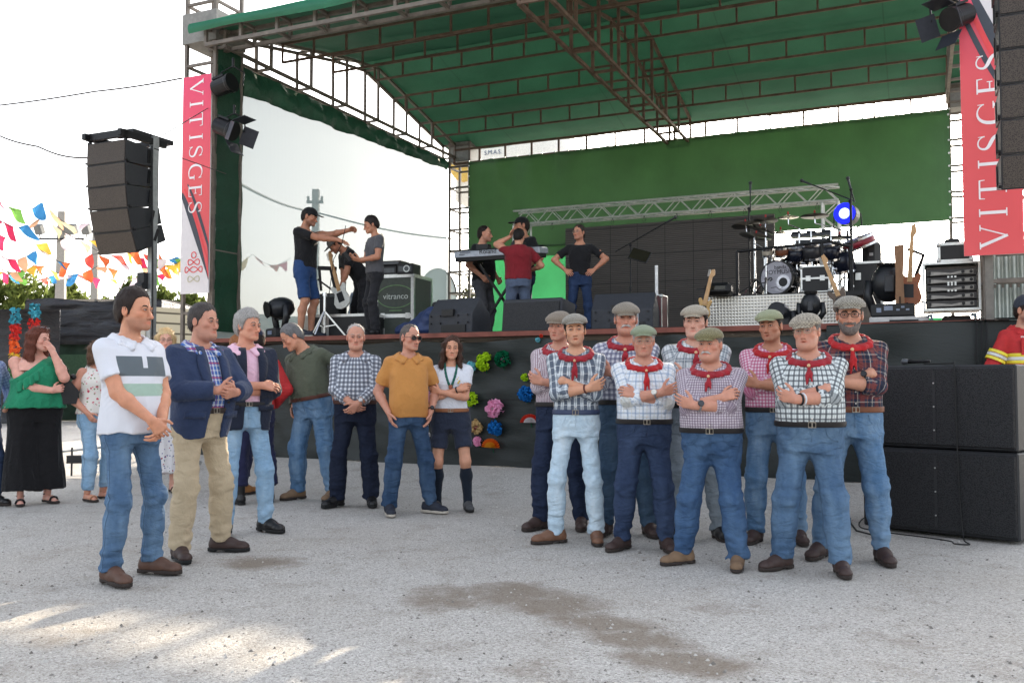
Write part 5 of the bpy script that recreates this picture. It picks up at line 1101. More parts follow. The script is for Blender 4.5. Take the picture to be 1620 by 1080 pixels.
def banner(label, u, v, h0, flip):
    # local x 0..W, z 0..L with the logo at z=0; the right-hand one hangs the other way up
    W, L = .545, 3.27; t = sthing('banner', label, 'banner', u + W / 2, v, h0 + L / 2)
    fl = -1 if flip else 1
    def tr(mb): mb.v = [(fl * (x - W / 2), y, fl * (z - L / 2)) for x, y, z in mb.v]; return mb
    b = MB(); b.box((W / 2, .012, L / 2), (W, .02, L)); P('panel', tr(b), BANW, t)
    zc = lambda x, s0: (1.48 - 1.25 * (x / W) ** .62) if s0 == 0 else 0
    def edge(o_, p_): return [(W * q, max(.02, L * (.46 - .40 * (q ** p_)) + o_)) for q in [i / 16 for i in range(17)]]
    e = edge(0, 1.15); b = MB(); 
    b.add([(x, .0005, z) for x, z in e] + [(x, .0005, L) for x, z in e], [(i, i + 1, 18 + i, 17 + i) for i in range(16)]); P('pink_field', tr(b), BANP, t)
    for off_, wd, mat, d_ in ((-.0, [.02 + .13 * math.sin(math.pi * min(1, .15 + i / 18)) for i in range(17)], BAND, -.001), (.11, [.01 + .07 * math.sin(math.pi * min(1, .2 + i / 18)) for i in range(17)], BANR, -.002), (.22, [.01 + .07 * math.sin(math.pi * min(1, .1 + i / 18)) for i in range(17)], BAND, -.003)):
        pts = [(min(W - .002, max(.002, x + off_ * .55)), min(L, max(.03, z + off_ * .6))) for x, z in edge(0, 1.15)]; b = MB(); wv = [w_ * .62 for w_ in wd]
        b.add([(min(W - .001, max(.001, x - w_ / 2)), d_, z) for (x, z), w_ in zip(pts, wv)] + [(min(W - .001, max(.001, x + w_ / 2)), d_, z + w_ * .4) for (x, z), w_ in zip(pts, wv)], [(i, i + 1, 18 + i, 17 + i) for i in range(16)]); P('swoosh', tr(b), mat, t)
    for ch, f in zip('VITISGES', (.057, .132, .205, .285, .352, .447, .533, .608)):
        b = MB(); S_ = .255; cx, cz = W * .5, L * (1 - f)
        for k_, (pts, wd) in enumerate(serif_glyph(ch)):
            # glyph rotated a quarter turn clockwise: its up points to +x, its right to -z
            pp = [(cx + (p_[1] - .5) * S_, cz - p_[0] * S_) for p_ in pts]; b.ribbon(pp, [w_ * S_ for w_ in wd] if isinstance(wd, list) else wd * S_, -.004 - .0004 * k_, -.006 - .0004 * k_)
        P('letter', tr(b), BANT, t)
    r_, rw = .045, .014; cx = W * .48
    circ = lambda x, z: [(x + r_ * math.cos(a_), z + r_ * math.sin(a_)) for a_ in [2 * math.pi * i / 20 for i in range(20)]]
    def inf(n_, z): 
        out = []
        for i in range(n_ * 28): 
            a_ = 2 * math.pi * i / (n_ * 28); out.append((cx + (n_ * .055) * math.cos(a_) , z + .042 * math.sin(n_ * a_)))
        return out
    for pts, mat in ((circ(cx, .57), BANR), (inf(2, .465), BANR), (inf(3, .355), BANR), (inf(2, .215), BANB)):
        b = MB(); b.ribbon(pts, rw, -.004, -.006, True); P('logo_ring', tr(b), mat, t)
    return t
banner('tall pink and white banner on the left tower with its letters reading downwards', -5.82, -.09, 2.51, False)
banner('tall red banner on the right tower with its letters reading upwards', 4.70, -.09, 2.49, True)
# ------------------------------------------------------------------ loudspeakers
GRILLE = N('grille'); _o = GRILLE.obj(); _v = GRILLE.n('TexVoronoi'); _v.inputs['Scale'].default_value = 110; GRILLE.put(_v.inputs['Vector'], _o)
GRILLE = GRILLE.done(GRILLE.bsdf(GRILLE.mix(GRILLE.ramp(_v.outputs['Distance'], [(.2, 0.), (.5, 1.)]), S8(20, 18, 17), S8(72, 64, 58)), .55, .3, GRILLE.bump(_v.outputs['Distance'], .5, .004)))
GRILLB = N('grille_black'); _o = GRILLB.obj(); _v = GRILLB.n('TexVoronoi'); _v.inputs['Scale'].default_value = 95; GRILLB.put(_v.inputs['Vector'], _o)
GRILLB = GRILLB.done(GRILLB.bsdf(GRILLB.mix(GRILLB.ramp(_v.outputs['Distance'], [(.2, 0.), (.5, 1.)]), S8(10, 10, 11), S8(42, 42, 44)), .5, .4, GRILLB.bump(_v.outputs['Distance'], .5, .004)))
CAB = simple('cabinet_paint', S8(36, 37, 40), .55, bump=.35, bscale=200)
def line_array(label, u, v, h, group, turn=0.0, tilts=(0, 3, 8, 14, 21), frame=True):
    t = sthing('line_array', label, 'loudspeaker', u, v, h, turn, group); Wd, Dp, Hh = .68, .52, .285; y, z = 0.0, -.08
    if frame:
        b = MB()
        for x in (-Wd / 2 + .03, Wd / 2 - .03): b.box((x, .30, .0), (.06, .78, .08))
        b.box((0, .0, .0), (Wd, .06, .09)); b.box((0, .55, .0), (Wd, .06, .07)); b.box((0, .2, .05), (.08, .1, .06)); b.bar((-Wd / 2 + .03, .02, -.04), (-Wd / 2 + .03, .02, -.12), .03); b.bar((Wd / 2 - .03, .02, -.04), (Wd / 2 - .03, .02, -.12), .03); P('fly_frame', b, BLACKM, t)
    for a in tilts:
        a = R(a); dn = Vector((0, math.sin(a), -math.cos(a))); bk = Vector((0, math.cos(a), math.sin(a))); tp = Vector((0, y, z)); bt = tp + dn * Hh; pinch = .035
        pts = [(tp, 0), (bt, 0), (bt + bk * Dp - dn * pinch, 1), (tp + bk * Dp + dn * pinch, 1)]; b = MB(); nn = []
        for p_, k in pts: nn.append((p_.y, p_.z))
        vs = [(x, q[0], q[1]) for x in (-Wd / 2, Wd / 2) for q in nn]; b.add(vs, [(0, 1, 2, 3), (7, 6, 5, 4), (0, 3, 7, 4), (1, 5, 6, 2), (2, 6, 7, 3), (0, 4, 5, 1)]); o = P('cabinet', b, CAB, t)
        g_ = MB(); fo = Vector((0, -math.cos(a), -math.sin(a))) * .012; q0 = tp + dn * .012 + fo; q1 = bt - dn * .012 + fo; g_.add([(-Wd / 2 + .012, q0.y, q0.z), (Wd / 2 - .012, q0.y, q0.z), (Wd / 2 - .012, q1.y, q1.z), (-Wd / 2 + .012, q1.y, q1.z)] + [(-Wd / 2 + .012, q0.y + .014, q0.z), (Wd / 2 - .012, q0.y + .014, q0.z), (Wd / 2 - .012, q1.y + .014, q1.z), (-Wd / 2 + .012, q1.y + .014, q1.z)], [(0, 1, 2, 3), (0, 4, 5, 1), (1, 5, 6, 2), (2, 6, 7, 3), (3, 7, 4, 0)]); P('grille', g_, GRILLE, o)
        h_ = MB(); mid = tp + dn * Hh * .5 + bk * Dp * .72
        for x in (-Wd / 2, Wd / 2):
            s_ = 1 if x > 0 else -1; h_.box((x + s_ * .006, mid.y, mid.z), (.012, .04, .17), (-a, 0, 0)); h_.cyl((x, tp.y + bk.y * .03, tp.z + .02), (x + s_ * .02, tp.y + bk.y * .03, tp.z + .02), .014, n=8); h_.cyl((x, bt.y, bt.z + .03), (x + s_ * .022, bt.y, bt.z + .03), .014, n=8)
        P('fitting', h_, BLACKM, o); y, z = bt.y, bt.z - .006
    return t
u0, h0 = at(167, 215, -2.0); line_array('black curved line array of five loudspeakers hanging from a mast at the left', u0 + .02, -2.0, h0, 'line arrays beside the stage')
line_array('black line array of loudspeakers overlapping the red banner at the right edge', 4.915 + .34, -2.0, 4.62, 'line arrays beside the stage', 0, (0, 0, 2, 3, 5, 7))
u0, h0 = at(234, 240, -1.55); t = sthing('lifting_mast', 'galvanised steel mast carrying the left line array', 'mast', u0, -1.5, .1); hm = h0 + .1; b = MB(); b.box((-.03, 0, 1.15), (.10, .12, 2.3)); P('outer_tube', b, simple('mast_cream', S8(178, 170, 156), .6), t)
b = MB(); b.box((.06, 0, hm / 2), (.07, .10, hm)); [b.box((.06, -.052, .6 + .35 * i), (.025, .004, .03)) for i in range(10)]; P('inner_tube', b, GALV, t); b = MB(); b.box((-.05, .0, hm), (.2, .7, .06)); P('top_arm', b, DARK, t)
b = MB(); b.box((-.02, -.08, 2.42), (.12, .08, .22)); b.cyl((-.07, -.12, 2.35), (.05, -.12, 2.35), .05); P('winch', b, DARK, t)
for a_ in (.6, 2.2, 3.9, 5.4): b = MB(); b.bar((0, 0, .25), (.7 * math.cos(a_), .7 * math.sin(a_), .03), .05); P('leg', b, GALV, t)
wire('signal_cable', [ST(u0 + .12, -1.6, hm - .05), ST(u0 + .17, -1.6, 2.6), ST(u0 + .19, -1.58, .6)], .012, 'black cable hanging down beside the galvanised mast', simple('rubber', S8(25, 25, 25), .7))
def subwoofer(label, zb, par_u=4.02):
    p = ST(3.81, -2.42, 0) + Vector((0, 0, zb)); t = thing('subwoofer', label, 'loudspeaker', p, -A_ST - R(20.4), 'subwoofers stacked at the right'); W, D, H_ = 1.174, .75, .655
    b = MB(); b.bbox((W / 2, D / 2 + .02, H_ / 2), (W, D, H_ - .006), .012); P('cabinet', b, CAB, t)
    b = MB(); b.bbox((W / 2, .012, H_ / 2), (W - .03, .03, H_ - .05), .008); P('grille', b, GRILLB, t)
    b = MB(); b.box((W * .5, -.0045, H_ / 2), (.02, .002, H_ - .1)); P('grille_seam', b, simple('seam_dark', S8(34, 34, 36), .5), t); b = MB(); [b.cyl((W * .5, -.004, H_ * q), (W * .5, -.012, H_ * q), .006, n=8) for q in (.22, .5, .78)]; P('bolts', b, ALU, t)
    b = MB(); [b.bbox((-.004, D * .55, H_ * q), (.012, .2, .1), .004) for q in (.5,)]; P('handle', b, BLACKM, t)
    return t
subwoofer('lower black subwoofer standing on the gravel at the right', 0.02); subwoofer('upper black subwoofer with a microphone lying on top', 0.68)
ps = ST(3.81, -2.42, 0); rq = Matrix.Rotation(-A_ST - R(20.4), 3, 'Z'); sub = lambda x, y, z: ps + rq @ Vector((x, y, z))
t = thing('microphone', 'dark microphone lying on top of the upper subwoofer', 'microphone', sub(.38, .12, 1.365), -A_ST - R(20)); b = MB(); b.lathe([(.004, 0), (.022, .012), (.026, .03), (.022, .05), (.018, .06)], (-.09, 0, 0), (1, 0, 0), 16); P('head', b, simple('mic_grille', S8(90, 92, 96), .4, .7), t, True); b = MB(); b.lathe([(.018, .06), (.013, .2), (.011, .23)], (-.09, 0, 0), (1, 0, 0), 16); P('handle', b, BLACKM, t, True)
RUB = simple('rubber', S8(25, 25, 25), .7)
b = MB(); pts = [sub(0.480, .10, 1.345), sub(0.630, .05, 1.344), sub(0.730, .0, 1.343), sub(0.750, -.02, 1.32), sub(0.755, -.02, .9), sub(0.770, -.02, .3), sub(0.800, -.05, .04), sub(0.860, -.2, .02), sub(0.930, -.32, .02), sub(0.840, -.36, .02), sub(0.780, -.27, .02), sub(0.580, -.22, .02), sub(0.280, -.2, .02), sub(0.030, -.1, .02), sub(-0.140, .3, .02), sub(-0.220, .7, .02)]
sm = []
for i in range(len(pts) - 1):
    p_, a_, c_, n_ = pts[max(i - 1, 0)], pts[i], pts[i + 1], pts[min(i + 2, len(pts) - 1)]
    for k in range(6): q = k / 6; sm.append(.5 * ((2 * a_) + (c_ - p_) * q + (2 * p_ - 5 * a_ + 4 * c_ - n_) * q * q + (3 * a_ - p_ - 3 * c_ + n_) * q ** 3))
b.tube(sm, .0055, 6); tag(P('microphone_cable', b, RUB, None, True), 'thin black cable running down the subwoofers and coiling on the gravel', 'cable')
b = MB(); q0 = gp(1345, 830); b.tube([gp(1345, 822) + Vector((0, 0, .015)), q0 + Vector((.0, 0, .02)), gp(1355, 842) + Vector((0, 0, .015)), gp(1385, 850) + Vector((0, 0, .015))], .008, 6); tag(P('floor_cable', b, RUB, None, True), 'black cable lying on the gravel behind the bearded man', 'cable')
# ------------------------------------------------------------------ lamps
def par_lamp(label, pos, aim, s_=1.0, doors=True):
    t = thing('stage_light', label, 'stage light', pos, 0, 'spotlights on the towers'); d = Vector(aim).normalized(); q = d.to_track_quat('-Y', 'Z').to_matrix()
    L = lambda mb: setattr(mb, 'v', [tuple(q @ (Vector(p_) * s_)) for p_ in mb.v]) or mb
    b = MB(); b.lathe([(.07, .30), (.115, .26), (.125, .02), (.135, .0), (.135, -.04), (.11, -.04)], (0, 0, 0), (0, 1, 0), 20); b.box((0, .16, .13), (.12, .2, .03)); P('body', L(b), BLACKM, t, False)
    b = MB(); b.lathe([(.0, -.02), (.11, -.03)], (0, 0, 0), (0, 1, 0), 20); P('lens', L(b), simple('lens_glass', S8(70, 75, 80), .1, .3), t)
    if doors:
        for a, sx, sz in ((0, 0, 1), (0, 0, -1), (0, 1, 0), (0, -1, 0)):
            b = MB(); w = .26
            if sz: b.box((0, -.15, sz * .205), (w, .21, .005), (sz * R(-35), 0, 0))
            else: b.box((sx * .205, -.15, 0), (.005, .21, w), (0, 0, sx * R(35)))
            P('barn_door', L(b), simple('door_black', S8(48, 50, 58), .45, .3), t)
    b = MB(); b.tube([(-.16, .1, 0), (-.17, .12, .2), (0, .13, .3), (.17, .12, .2), (.16, .1, 0)], .012, 6); b.cyl((0, .13, .28), (0, .13, .42), .02); P('yoke', b, BLACKM, t)
def W3(x, y, v): u, h = at(x, y, v); return ST(u, v, h)
par_lamp('upper dark spotlight clamped on the left tower', W3(364, 132, -.1), (.75, -.35, .15), 1.05, False)
par_lamp('lower dark spotlight with open barn doors on the left tower', W3(366, 207, -.1), (.75, -.3, -.35), 1.05)
par_lamp('large dark spotlight with blue grey barn doors beside the red banner', W3(1506, 30, -.3), (-.75, -.35, -.35), .92)
b = MB(); b.cyl(ST(4.55, -.05, 5.0), ST(5.2, -.05, 5.35), .025); tag(P('lamp_bar', b, BLACKM), 'dark bar carrying the large spotlight at the right', 'bar')
# ------------------------------------------------------------------ things on the stage
def bolt_case(t, w, d, h, col, alu=.035, name='case_body', lid=None):
    b = MB(); b.box((0, 0, h / 2), (w - .012, d - .012, h - .012)); P(name, b, col, t)
    b = MB()
    for x in (-1, 1):
        for y in (-1, 1): b.box((x * (w / 2 - alu * .4), y * (d / 2 - alu * .4), h / 2), (alu, alu, h))
    for z in (alu * .4, h - alu * .4):
        for y in (-1, 1): b.box((0, y * (d / 2 - alu * .4), z), (w - alu * 1.2, alu * .98, alu * .98))
        for x in (-1, 1): b.box((x * (w / 2 - alu * .4), 0, z), (alu * .98, d - alu * 1.2, alu * .98))
    if lid: b.box((0, -d / 2 + .001, lid), (w - alu * 1.3, .016, alu * 1.1))
    P('edging', b, ALU, t)
    b = MB()
    for x in (-1, 1):
        for z in (.02, h - .02): b.ball((x * (w / 2 - .01), -d / 2 + .01, z), .028, 8, 6)
    P('corner_ball', b, ALU, t, True)
DIA = N('diamond_plate'); _o = DIA.obj(); _x = DIA.n('SeparateXYZ'); DIA.put(_x.inputs[0], _o); _q = [DIA.math('ABSOLUTE', DIA.math('SUBTRACT', DIA.math('FRACT', DIA.math('ADD', DIA.math('DIVIDE', DIA.math(op, _x.outputs[0], _x.outputs[2]), .085), 50.0)), .5)) for op in ('ADD', 'SUBTRACT')]
_w = DIA.ramp(DIA.math('ABSOLUTE', DIA.math('SUBTRACT', _q[0], _q[1])), [(.0, 1.), (.34, 0.)])
DIA = DIA.done(DIA.bsdf(DIA.mix(DIA.math('ADD', DIA.math('MULTIPLY', _w, .5), DIA.math('MULTIPLY', DIA.noise(4, 3, .6, _o), .5)), S8(150, 146, 140), S8(226, 220, 210)), .32, .8, DIA.bump(_w, .7, .006)))
def wedge(label, x0, x1, ytop, v, rz, back=True, hgt=.42, slope=.26):
    u0, _ = at(x0, 500, v); u1, _ = at(x1, 500, v); t = sthing('stage_monitor', label, 'loudspeaker', (u0 + u1) / 2, v, DECK, rz, 'wedge monitors along the stage front'); w = (u1 - u0); w = w if abs(rz) < .2 else w * .9
    b = MB(); prof = [(-.18, 0), (.24, 0), (.30, hgt * .45), (.12, hgt), (-.06, hgt * .93)] if not back else [(-.20, 0), (.22, 0), (.20, hgt * .55), (-.02, hgt), (-.19, hgt * .55)]
    b.add([(x, y, z) for x in (-w / 2, w / 2) for y, z in prof], [(0, 1, 2, 3, 4), (9, 8, 7, 6, 5)] + [(i, 5 + i, 5 + (i + 1) % 5, (i + 1) % 5) for i in range(5)]); o = P('cabinet', b, simple('monitor_paint', S8(46, 48, 54), .6, bump=.3, bscale=160), t)
    bv = o.modifiers.new('bevel', 'BEVEL'); bv.width = .018; bv.segments = 2
    if back:
        b = MB(); b.box((-.02, -.198, hgt * .58), (w * .26, .05, .09)); P('handle_recess', b, BLACK, t); b = MB(); [b.box((q * w, -.197 - (z_ < .3) * .012, z_), (.012, .02, .022)) for q in (-.42, -.2, .2, .42) for z_ in (hgt * .50, hgt * .3)]; P('screw', b, BLACK, t); b = MB(); b.box((w * .1, -.206, .075), (w * .55, .02, .10)); P('socket_panel', b, BLACK, t)
    return t
wedge('grey wedge monitor lying on its side near the blue bag', 682, 772, 470, .55, R(-14), True, .50)
u0, _ = at(797, 500, .45); u1, _ = at(893, 500, .45); t = sthing('stage_monitor', 'dark flat fronted monitor box between the grey wedge and the first cap wearer', 'loudspeaker', (u0 + u1) / 2, .62, DECK, R(-3), 'wedge monitors along the stage front'); b = MB(); b.bbox((0, 0, .21), (u1 - u0, .45, .42), .02, (R(-7), 0, 0)); P('cabinet', b, simple('monitor_paint', S8(46, 48, 54), .6, bump=.3, bscale=160), t); b = MB(); b.box((0, -.245, .21), (u1 - u0 - .05, .015, .37), (R(-7), 0, 0)); P('grille', b, GRILLB, t)
wedge('grey wedge monitor with top handle behind the moustached man', 942, 1038, 458, .95, R(2), True, .52)
# keyboard
kp = W3(792, 402, 2.2); u0, _ = at(726, 400, 2.2); u1, _ = at(860, 400, 2.2); kw = u1 - u0; t = thing('keyboard', 'long silver electric keyboard on a crossed stand', 'keyboard', kp, -A_ST)
b = MB(); b.bbox((0, 0, .02), (kw, .36, .10), .012, (R(6), 0, 0)); P('case', b, simple('keyboard_silver', S8(176, 182, 192), .4, .4), t); b = MB(); b.bbox((0, -.02, -.055), (kw - .02, .30, .075), .01, (R(6), 0, 0)); P('underside', b, BLACK, t)
b = MB(); b.box((0, .05, .095), (kw * .96, .13, .01)); P('control_panel', b, BLACK, t); b = text_mb('Roland', .10, .002, 1.05); b.v = [(x - .13, y - .188, z + .025) for x, y, z in b.v]; P('lettering', b, BLACK, t); b = MB(); b.box((-kw * .36, -.186, .03), (.18, .004, .014)); b.box((-kw * .4, -.186, .0), (.10, .004, .012)); P('marking', b, simple('mark_grey', S8(90, 95, 105), .5), t)
b = MB()
for x in (-.32, .28): b.box((x, .06, .14), (.2, .12, .07))
P('top_units', b, BLACK, t)
t = thing('keyboard_stand', 'black crossed keyboard stand', 'stand', kp - Vector((0, 0, kp.z - DECK)), -A_ST); hh = kp.z - DECK - .09; b = MB(); b.bar((-.45, 0, .02), (.42, 0, hh), .035); b.bar((.45, .06, .02), (-.42, .06, hh), .035); P('cross_bars', b, BLACKM, t); b = MB(); b.bar((-.42, -.16, hh), (-.42, .22, hh), .03); b.bar((.42, -.16, hh), (.42, .22, hh), .03); b.bar((-.45, -.2, .02), (-.45, .25, .02), .03); b.bar((.45, -.2, .02), (.45, .25, .02), .03); P('rails', b, BLACKM, t)
def boom(label, base, h, tip, tip2, mic=True, tripod=True, group='microphone stands', clip=None):
    t = thing('microphone_stand', label, 'microphone stand', base, 0, group); b = MB(); b.cyl((0, 0, .03), (0, 0, h), .012); b.cyl((0, 0, h * .5), (0, 0, h * .5 + .07), .02); P('pole', b, BLACKM, t)
    if tripod:
        for i in range(3): a_ = .4 + i * 2.094; b = MB(); b.bar((0, 0, .16), (.30 * math.cos(a_), .30 * math.sin(a_), .015), .018); P('leg', b, BLACKM, t)
    else: b = MB(); b.cyl((0, 0, 0), (0, 0, .03), .14); P('base', b, BLACKM, t)
    a_, c_ = Vector(tip) - Vector(base), Vector(tip2) - Vector(base); b = MB(); b.cyl(a_, c_, .009); m_ = Vector((0, 0, h)); b.ball(m_, .024, 8, 6); P('boom', b, BLACKM, t)
    if mic: d = (c_ - a_).normalized(); b = MB(); b.cyl(c_, c_ + d * .13, .013, .017); b.ball(c_ + d * .15, .027, 10, 8); P('microphone', b, simple('mic_dark', S8(52, 54, 58), .4, .5), t)
    return t
bs = ST(*at(998, 500, 2.4)[:1], 2.4, DECK); boom('tall boom microphone stand with a music tablet in front of the dark screen', bs, W3(998, 388, 2.4).z - DECK, W3(974, 398, 2.4), W3(1054, 352, 2.4))
t = thing('music_tablet', 'dark tablet clamped to the boom microphone stand', 'tablet', W3(1012, 404, 2.36), -A_ST, rot=(R(-35), R(18), -A_ST)); b = MB(); b.bbox((0, 0, 0), (.30, .022, .22), .008); P('body', b, BLACK, t); b = MB(); b.box((0, -.0125, 0), (.27, .002, .19)); P('screen', b, simple('screen_dark', S8(40, 38, 30), .15, .0), t); b = MB(); b.bar((-.05, .02, -.02), (-.12, .06, -.02), .02); P('clamp', b, BLACKM, t)
t = thing('white_tube', 'slim white lighting tube standing upright beside the wedge monitor', 'light tube', ST(*at(1039, 500, 2.0)[:1], 2.0, DECK)); h_ = W3(1039, 420, 2.0).z - DECK; b = MB(); b.cyl((0, 0, .0), (0, 0, .05), .08); P('foot', b, BLACK, t); b = MB(); b.cyl((0, 0, .05), (0, 0, h_), .022); P('tube', b, simple('tube_white', S8(225, 225, 225), .4), t)
t = sthing('road_case', 'dark reddish case standing on edge beside the wedge monitor', 'case', at(1046, 500, 1.3)[0], 1.3); bolt_case(t, .10, .3, .50, simple('case_red', S8(92, 58, 58), .7), .012)
# LED screen and truss
LEDM = N('led_screen'); _o = LEDM.obj(); _w = LEDM.n('TexWave'); _w.wave_type = 'BANDS'; _w.bands_direction = 'Z'; _w.inputs['Scale'].default_value = 9.5; LEDM.put(_w.inputs['Vector'], _o); _b = LEDM.n('TexBrick'); _b.inputs['Scale'].default_value = 1; _b.inputs['Brick Width'].default_value = .5; _b.inputs['Row Height'].default_value = .5; _b.inputs['Mortar Size'].default_value = .006; _b.offset = 0
_mp = LEDM.n('Mapping'); _mp.inputs['Rotation'].default_value = (R(90), 0, 0); LEDM.put(_mp.inputs['Vector'], _o); LEDM.put(_b.inputs['Vector'], _mp.outputs[0])
LEDM = LEDM.done(LEDM.bsdf(LEDM.mix(_b.outputs['Fac'], LEDM.mix(LEDM.math('MULTIPLY', _w.outputs['Fac'], LEDM.noise(30, 2, .6, LEDM.obj((.1, 1, 3)))), S8(58, 53, 50), S8(104, 97, 92)), S8(40, 37, 36)), .6, 0, LEDM.bump(_w.outputs['Fac'], .4, .01)))
u0, h0 = at(896, 363, 5.2); u1, _ = at(1225, 338, 5.2); h1 = at(1225, 338, 5.2)[1]; ht = (h0 + h1) / 2 - DECK - .12; t = sthing('led_screen', 'large switched off dark screen wall at the back of the stage', 'screen', (u0 + u1) / 2, 5.2, DECK + .12); b = MB(); b.box((0, 0, ht / 2), (u1 - u0, .10, ht)); P('panel', b, LEDM, t); b = MB(); b.box((0, .08, -.06), (u1 - u0, .5, .11)); P('base', b, BLACKM, t); b = MB(); [b.bar((x_, .06, 0), (x_, .5, 0), .05) or b.bar((x_, .08, ht * .8), (x_, .5, 0), .04) for x_ in (-1.5, 0, 1.5)]; P('brace', b, BLACKM, t)
u0, h0 = at(812, 333, 5.55); u1, h1 = at(1326, 293, 5.55); hT = (h0 + h1) / 2; t = sthing('lighting_truss', 'silver goalpost truss standing around the dark screen wall', 'truss', 0, 5.55, DECK); zt = hT - DECK; S_ = .26; sz = .03
def truss_run(nm, p, q, n):
    b = MB(); p, q = Vector(p), Vector(q); d = (q - p).normalized(); e = Vector((0, 0, 1)) if abs(d.z) < .5 else Vector((1, 0, 0)); y = Vector((0, S_, 0)); cs = [p, p + e * -S_ if abs(d.z) < .5 else p + e * S_, None, None]; cs[2] = cs[0] + y; cs[3] = cs[1] + y; L_ = (q - p)
    for c in cs: b.cyl(c, c + L_, .022, n=8)
    for i in range(n):
        for a_, c_ in ((0, 1), (2, 3), (0, 2), (1, 3)): k, j = (a_, c_) if i % 2 else (c_, a_); b.cyl(cs[k] + L_ * (i / n), cs[j] + L_ * ((i + 1) / n), .010, n=6)
    P(nm, b, simple('truss_silver', S8(200, 200, 196), .4, .35), t)
truss_run('top_beam', (u0, 0, zt), (u1, 0, zt), 24); truss_run('upright', (u0 + .001, 0, 0), (u0 + .001, 0, zt - S_ - .02), 10); truss_run('upright', (u1 - S_ - .001, 0, 0), (u1 - S_ - .001, 0, zt - S_ - .02), 10)
b = MB()
for i in range(9): x_ = u0 + .8 + i * .6; b.tube([(x_, .02, zt - S_ - .02), (x_ + .03, .0, zt - S_ - .1), (x_, .0, zt - S_ - .16), (x_ - .03, .0, zt - S_ - .1), (x_, .02, zt - S_ - .02)], .005, 5)
P('hook', b, DARK, t)
# riser
u0, h0 = at(1117, 470, 2.1); u1, h1 = at(1325, 458, 2.1); hr = (h0 + h1) / 2; RIS = hr; t = sthing('drum_riser', 'low drum riser faced with shiny diamond plate', 'riser', (u0 + u1) / 2, 2.1, DECK); wr_ = u1 - u0; b = MB(); b.box((0, .012, (hr - DECK) / 2), (wr_, .02, hr - DECK - .04)); P('front_plate', b, DIA, t); b = MB(); b.box((.2, 1.1, hr - DECK - .03), (wr_ + .4, 2.15, .06)); P('platform', b, BLACK, t); b = MB(); b.box((wr_ / 2 + .2, .4, (hr - DECK) / 2 - .03), (.38, .02, hr - DECK - .08)); P('side_plate', b, simple('riser_side', S8(120, 112, 104), .5, .5), t); b = MB(); [b.bar((x_, y_, 0), (x_, y_, hr - DECK - .06), .05) for x_ in (-wr_ / 2 + .06, 0, wr_ / 2 - .06) for y_ in (.1, 2.0)]; P('leg', b, ALU, t)
# drum kit
def K(x, y, v): p_ = W3(x, y, v); return p_
kb = ST(at(1230, 455, 2.75)[0], 2.75, RIS); t = thing('drum_kit', 'black drum kit with a white lettered bass drum head and many cymbals', 'drum kit', kb, -A_ST); kbi = Matrix.Translation(kb) @ Matrix.Rotation(-A_ST, 4, 'Z'); kbi = kbi.inverted(); KL = lambda x, y, v: kbi @ K(x, y, v)
c0 = KL(1229, 430, 2.55); Rb = (KL(1229, 404, 2.55).z - KL(1229, 458, 2.55).z) / 2; c0.z = Rb + .02; ax = Vector((-.28, -.96, 0)).normalized()
b = MB(); b.lathe([(Rb, 0), (Rb, .42)], c0, -ax, 36); P('bass_drum', b, simple('drum_black', S8(22, 22, 24), .25, .1), t, True); b = MB(); b.lathe([(Rb * .95, -.02), (Rb * 1.03, -.02), (Rb * 1.03, .035), (Rb * .95, .035), (Rb * .95, -.02)], c0 + ax * .015, -ax, 36, cap=False); b.lathe([(Rb * 1.0, -.02), (Rb * 1.03, -.02), (Rb * 1.03, .03), (Rb * .95, .03)], c0 - ax * .40, -ax, 36, cap=False); P('hoop', b, simple('hoop_black', S8(30, 30, 32), .3, .4), t)
b = MB(); b.lathe([(.001, 0), (Rb * .97, 0)], c0 + ax * .02, ax, 36); hd_ = P('bass_head', b, simple('drum_white', S8(205, 203, 212), .4, var=.04), t); fx = ax.cross(Vector((0, 0, 1))).normalized() * -1
fx = Vector((-ax.y, ax.x, 0)); 
def onhead(mb, dx, dz, dd=.024): mb.v = [tuple(c0 + ax * (dd - y) + fx * (x + dx) + Vector((0, 0, z + dz))) for x, y, z in mb.v]; return mb
for s_, dz, sz_ in (('banda', .14, .075), ('JOYMUSIC', .075, .085)): P('lettering', onhead(text_mb(s_, sz_, .001), .06, dz), simple('drum_ink', S8(60, 58, 62), .5), hd_)
b = MB(); b.prism([(.10 * math.cos(a_), .10 * math.sin(a_)) for a_ in [2 * math.pi * i / 24 for i in range(24)]], 0, .003); P('port_ring', onhead(b, .10, -.07), simple('port_white', S8(232, 232, 238), .4), hd_); b = MB(); b.prism([(.062 * math.cos(a_), .062 * math.sin(a_)) for a_ in [2 * math.pi * i / 24 for i in range(24)]], 0, .003); P('port_hole', onhead(b, .10, -.07, .028), BLACK, hd_)
b = MB(); b.ribbon([(-.16, -.02), (-.11, -.02), (-.10, .0), (-.07, .0), (-.06, -.02), (-.09, -.04)], .022, 0, .002); b.ribbon([(-.08, -.14), (0, -.13), (.04, -.17), (.10, -.14)], .008, 0, .002); b.ribbon([(-.22, -.06), (-.13, -.06)], .014, 0, .002); P('head_marks', onhead(b, 0, 0), simple('drum_ink', S8(60, 58, 62), .5), hd_)
b = MB()
for q in (.7, -.9): a_ = c0 - ax * .2 + fx * Rb * q * .8 + Vector((0, 0, -.1)); b.cyl(a_, a_ + fx * .12 * q + Vector((0, 0, -c0.z + .1 + .0)), .012)
P('spur', b, CHROME, t)
b = MB(); 
